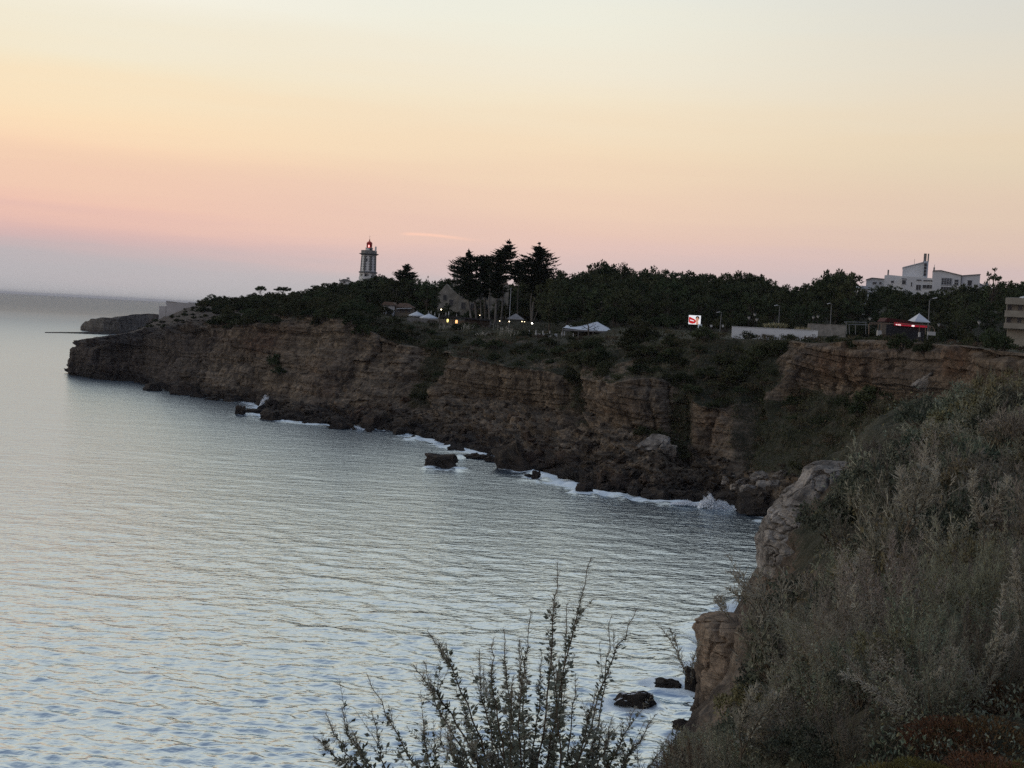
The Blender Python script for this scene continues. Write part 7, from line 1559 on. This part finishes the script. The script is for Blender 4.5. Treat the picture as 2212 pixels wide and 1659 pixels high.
for k in range(4): MB().box((x_(2042.4), -1.72, z_(602+4.2*k)), (x_(2052.4)-x_(2032.4), .08, .10)).build('balcony_rail', M_WHITED, hb)
hb.rotation_euler = (0, 0, -rad(17)); hb.scale = (1.03, 1, 1)
# white house low in the wood
Ll = Loc(1866, 640, 365); lw = thing('wood_house', Ll.o, 'small white house showing between dark trees left of the hilltop building', 'house'); z_ = lambda py: float(Ll(1866, py)[2]); x_ = lambda px: float(Ll(px, 630)[0])
MB().box((0, 3, (z_(624)+z_(680))/2), (x_(1877)-x_(1856), 6, z_(624)-z_(680))).build('wall', M_WHITEC, lw); MB().prism([(x_(1855), z_(624)), (x_(1878), z_(624)), (x_(1872), z_(617.6)), (x_(1861), z_(617.6))], 1, -.4, 6.4).build('roof', M_WHITED, lw); window(lw, (x_(1863), -.06, z_(633)), 1, 1); window(lw, (x_(1870), -.06, z_(633)), .9, 1)

# beige apartment block at the right edge -----------------------------------
La = Loc(2212, 722, 215, True); ap_ = thing('apartment_block', La.o, 'beige apartment block with stacked balconies cut off by the right edge', 'building'); z_ = lambda py: float(La(2212, py)[2]); x_ = lambda px: float(La(px, 690)[0])
MB().box(((x_(2180)+x_(2330))/2, 5, (z_(646)-2)/2), (x_(2330)-x_(2180), 8.6, z_(646)+2)).build('wall', M_BEIGE, ap_)
for py0, py1, nm in ((644.6, 658.6, 'roof_parapet'), (672.2, 686, 'balcony'), (699.2, 711, 'balcony')):
    MB().box(((x_(2172)+x_(2330))/2, .1, (z_(py0)+z_(py1))/2), (x_(2330)-x_(2172), 1.6, z_(py0)-z_(py1))).build(nm, M_BEIGE, ap_)
for py in (665.4, 692.6):
    for px in (2181.6, 2203, 2226, 2250): window(ap_, (x_(px), .62, z_(py)), 9*La.m, 11*La.m, .12, frame=M_BEIGE)
    MB().box((x_(2175.6), .0, z_(py)), (.16, 1.0, z_(658.6)-z_(672.2))).build('pillar', M_BEIGE, ap_)
MB().lathe([(.05, z_(644)), (.9, z_(643.5)), (.8, z_(641)), (.3, z_(639)), (.03, z_(638.6))], 10, c=(x_(2211), 2, 0)).build('roof_dome', M_WHITE, ap_)
MB().box((x_(2190), .3, z_(644)), (2.2, .06, .12)).build('roof_rail', M_GREYMET, ap_)

ap_.rotation_euler = (0, 0, -rad(21))
# waves breaking on the rocks --------------------------------------------
def splash(px, py, w, h, Y, seed, label, n=900, lean=0.0):
    """a fan of thrown water: lumps near the rock, drops at the rim"""
    rg_ = np.random.default_rng(seed); L_ = Loc(px, py, Y); s = L_.m
    x = rg_.uniform(-.5, .5, n)*w*s; env = (1-(np.abs(x)/(w*s*.5))**1.5)*(.55+.75*(.5+.5*vnoise(np.stack([x*1.3/(w*s)*6, 0*x+seed, 0*x], -1)))); top = np.clip(env, .08, 1)*h*s
    f = rg_.random(n)**1.25; z = f*top; x = x+lean*z; y = rg_.normal(size=n)*(.45+.25*z)
    sz = np.where(rg_.random(n) < .55, rg_.uniform(.06, .15, n), rg_.uniform(.02, .05, n))*np.clip(1.2-.9*f, .22, 1)*(h*s/2.0)**.35
    base_v = np.array([[1, 0, 0], [-1, 0, 0], [0, 1, 0], [0, -1, 0], [0, 0, 1], [0, 0, -1.0]]); base_f = np.array([[0, 2, 4], [2, 1, 4], [1, 3, 4], [3, 0, 4], [2, 0, 5], [1, 2, 5], [3, 1, 5], [0, 3, 5]])
    V = (np.stack([x, y, z-.15], 1)[:, None]+base_v[None]*sz[:, None, None]*np.array([1.2, 1.2, 1.0])).reshape(-1, 3); F = (base_f[None]+np.arange(n)[:, None, None]*6).reshape(-1, 3)
    o = link('wave_splash', np_mesh('wave_splash', V, [F], [M_SPRAY], smooth=True)); o.location = tuple(L_.o); tag(o, label, 'wave', kind='stuff'); return o
q = PW(572, 878); splash(572, 878, 24, 27, q[1]-1, 3, 'burst of white spray between the rocks at the left', 3500)
q = PW(1535, 1098); splash(1528, 1094, 40, 32, q[1], 5, 'tall crest of a wave breaking at the inner corner of the bay', 5000); splash(1560, 1098, 70, 22, q[1]-.3, 6, 'broad white wave tumbling onto the dark corner boulder', 6000); splash(1488, 1088, 84, 9, q[1]+1, 8, 'low white wave running along the corner of the bay', 3000)
q = PW(778, 928); splash(772, 926, 30, 9, q[1], 9, 'white surf at the foot of the upright squared block', 500); q = PW(690, 912); splash(672, 910, 44, 7, q[1], 10, 'white surf along the foreshore ledge', 500)

rr2 = random.Random(4)

bpy.context.view_layer.update(); inv = COVE.matrix_world.inverted(); dgm = COVE.data
from mathutils.bvhtree import BVHTree
bv = BVHTree.FromPolygons([COVE.matrix_world @ v.co for v in dgm.vertices], [p.vertices[:] for p in dgm.polygons])
cx_, cy_, _ = COVE.location
for k in range(26):
    x, y = cx_+rr2.uniform(-1.2, 1.0), cy_+rr2.uniform(-.6, .5); h_ = bv.ray_cast(Vector((x, y, 6)), Vector((0, 0, -1)))
    if h_[0] is None or h_[1].z < .5: continue
    L_ = rr2.uniform(.15, .5); q0 = h_[0]; dx_ = Vector((1, rr2.uniform(-.2, .2), 0)); dx_ = (dx_-h_[1]*dx_.dot(h_[1])).normalized()
    mb = MB(); mb.tube([tuple(q0-dx_*L_*.5), tuple(q0+h_[1]*.008), tuple(q0+dx_*L_*.5)], [.01, rr2.uniform(.025, .05), .01], 5); me_ = mb.mesh('barnacle_streak', M_SPRAY); me_.transform(inv); link('barnacle_streak', me_, COVE)

# ------------------------------------------------------------------ the sea air
HZ = 60000.0
hb_ = MB().box((0, 10000, 30), (2*HZ, 2*HZ, 74))
hm = bpy.data.materials.new('haze'); hm.use_nodes = True; t = hm.node_tree; t.nodes.clear()
pv = t.nodes.new('ShaderNodeVolumePrincipled'); pv.inputs['Color'].default_value = (.86, .88, .95, 1); pv.inputs['Density'].default_value = .00003; pv.inputs['Anisotropy'].default_value = 0.0
om = t.nodes.new('ShaderNodeOutputMaterial'); t.links.new(pv.outputs[0], om.inputs['Volume'])
tag(hb_.build('haze', hm), kind='stuff')
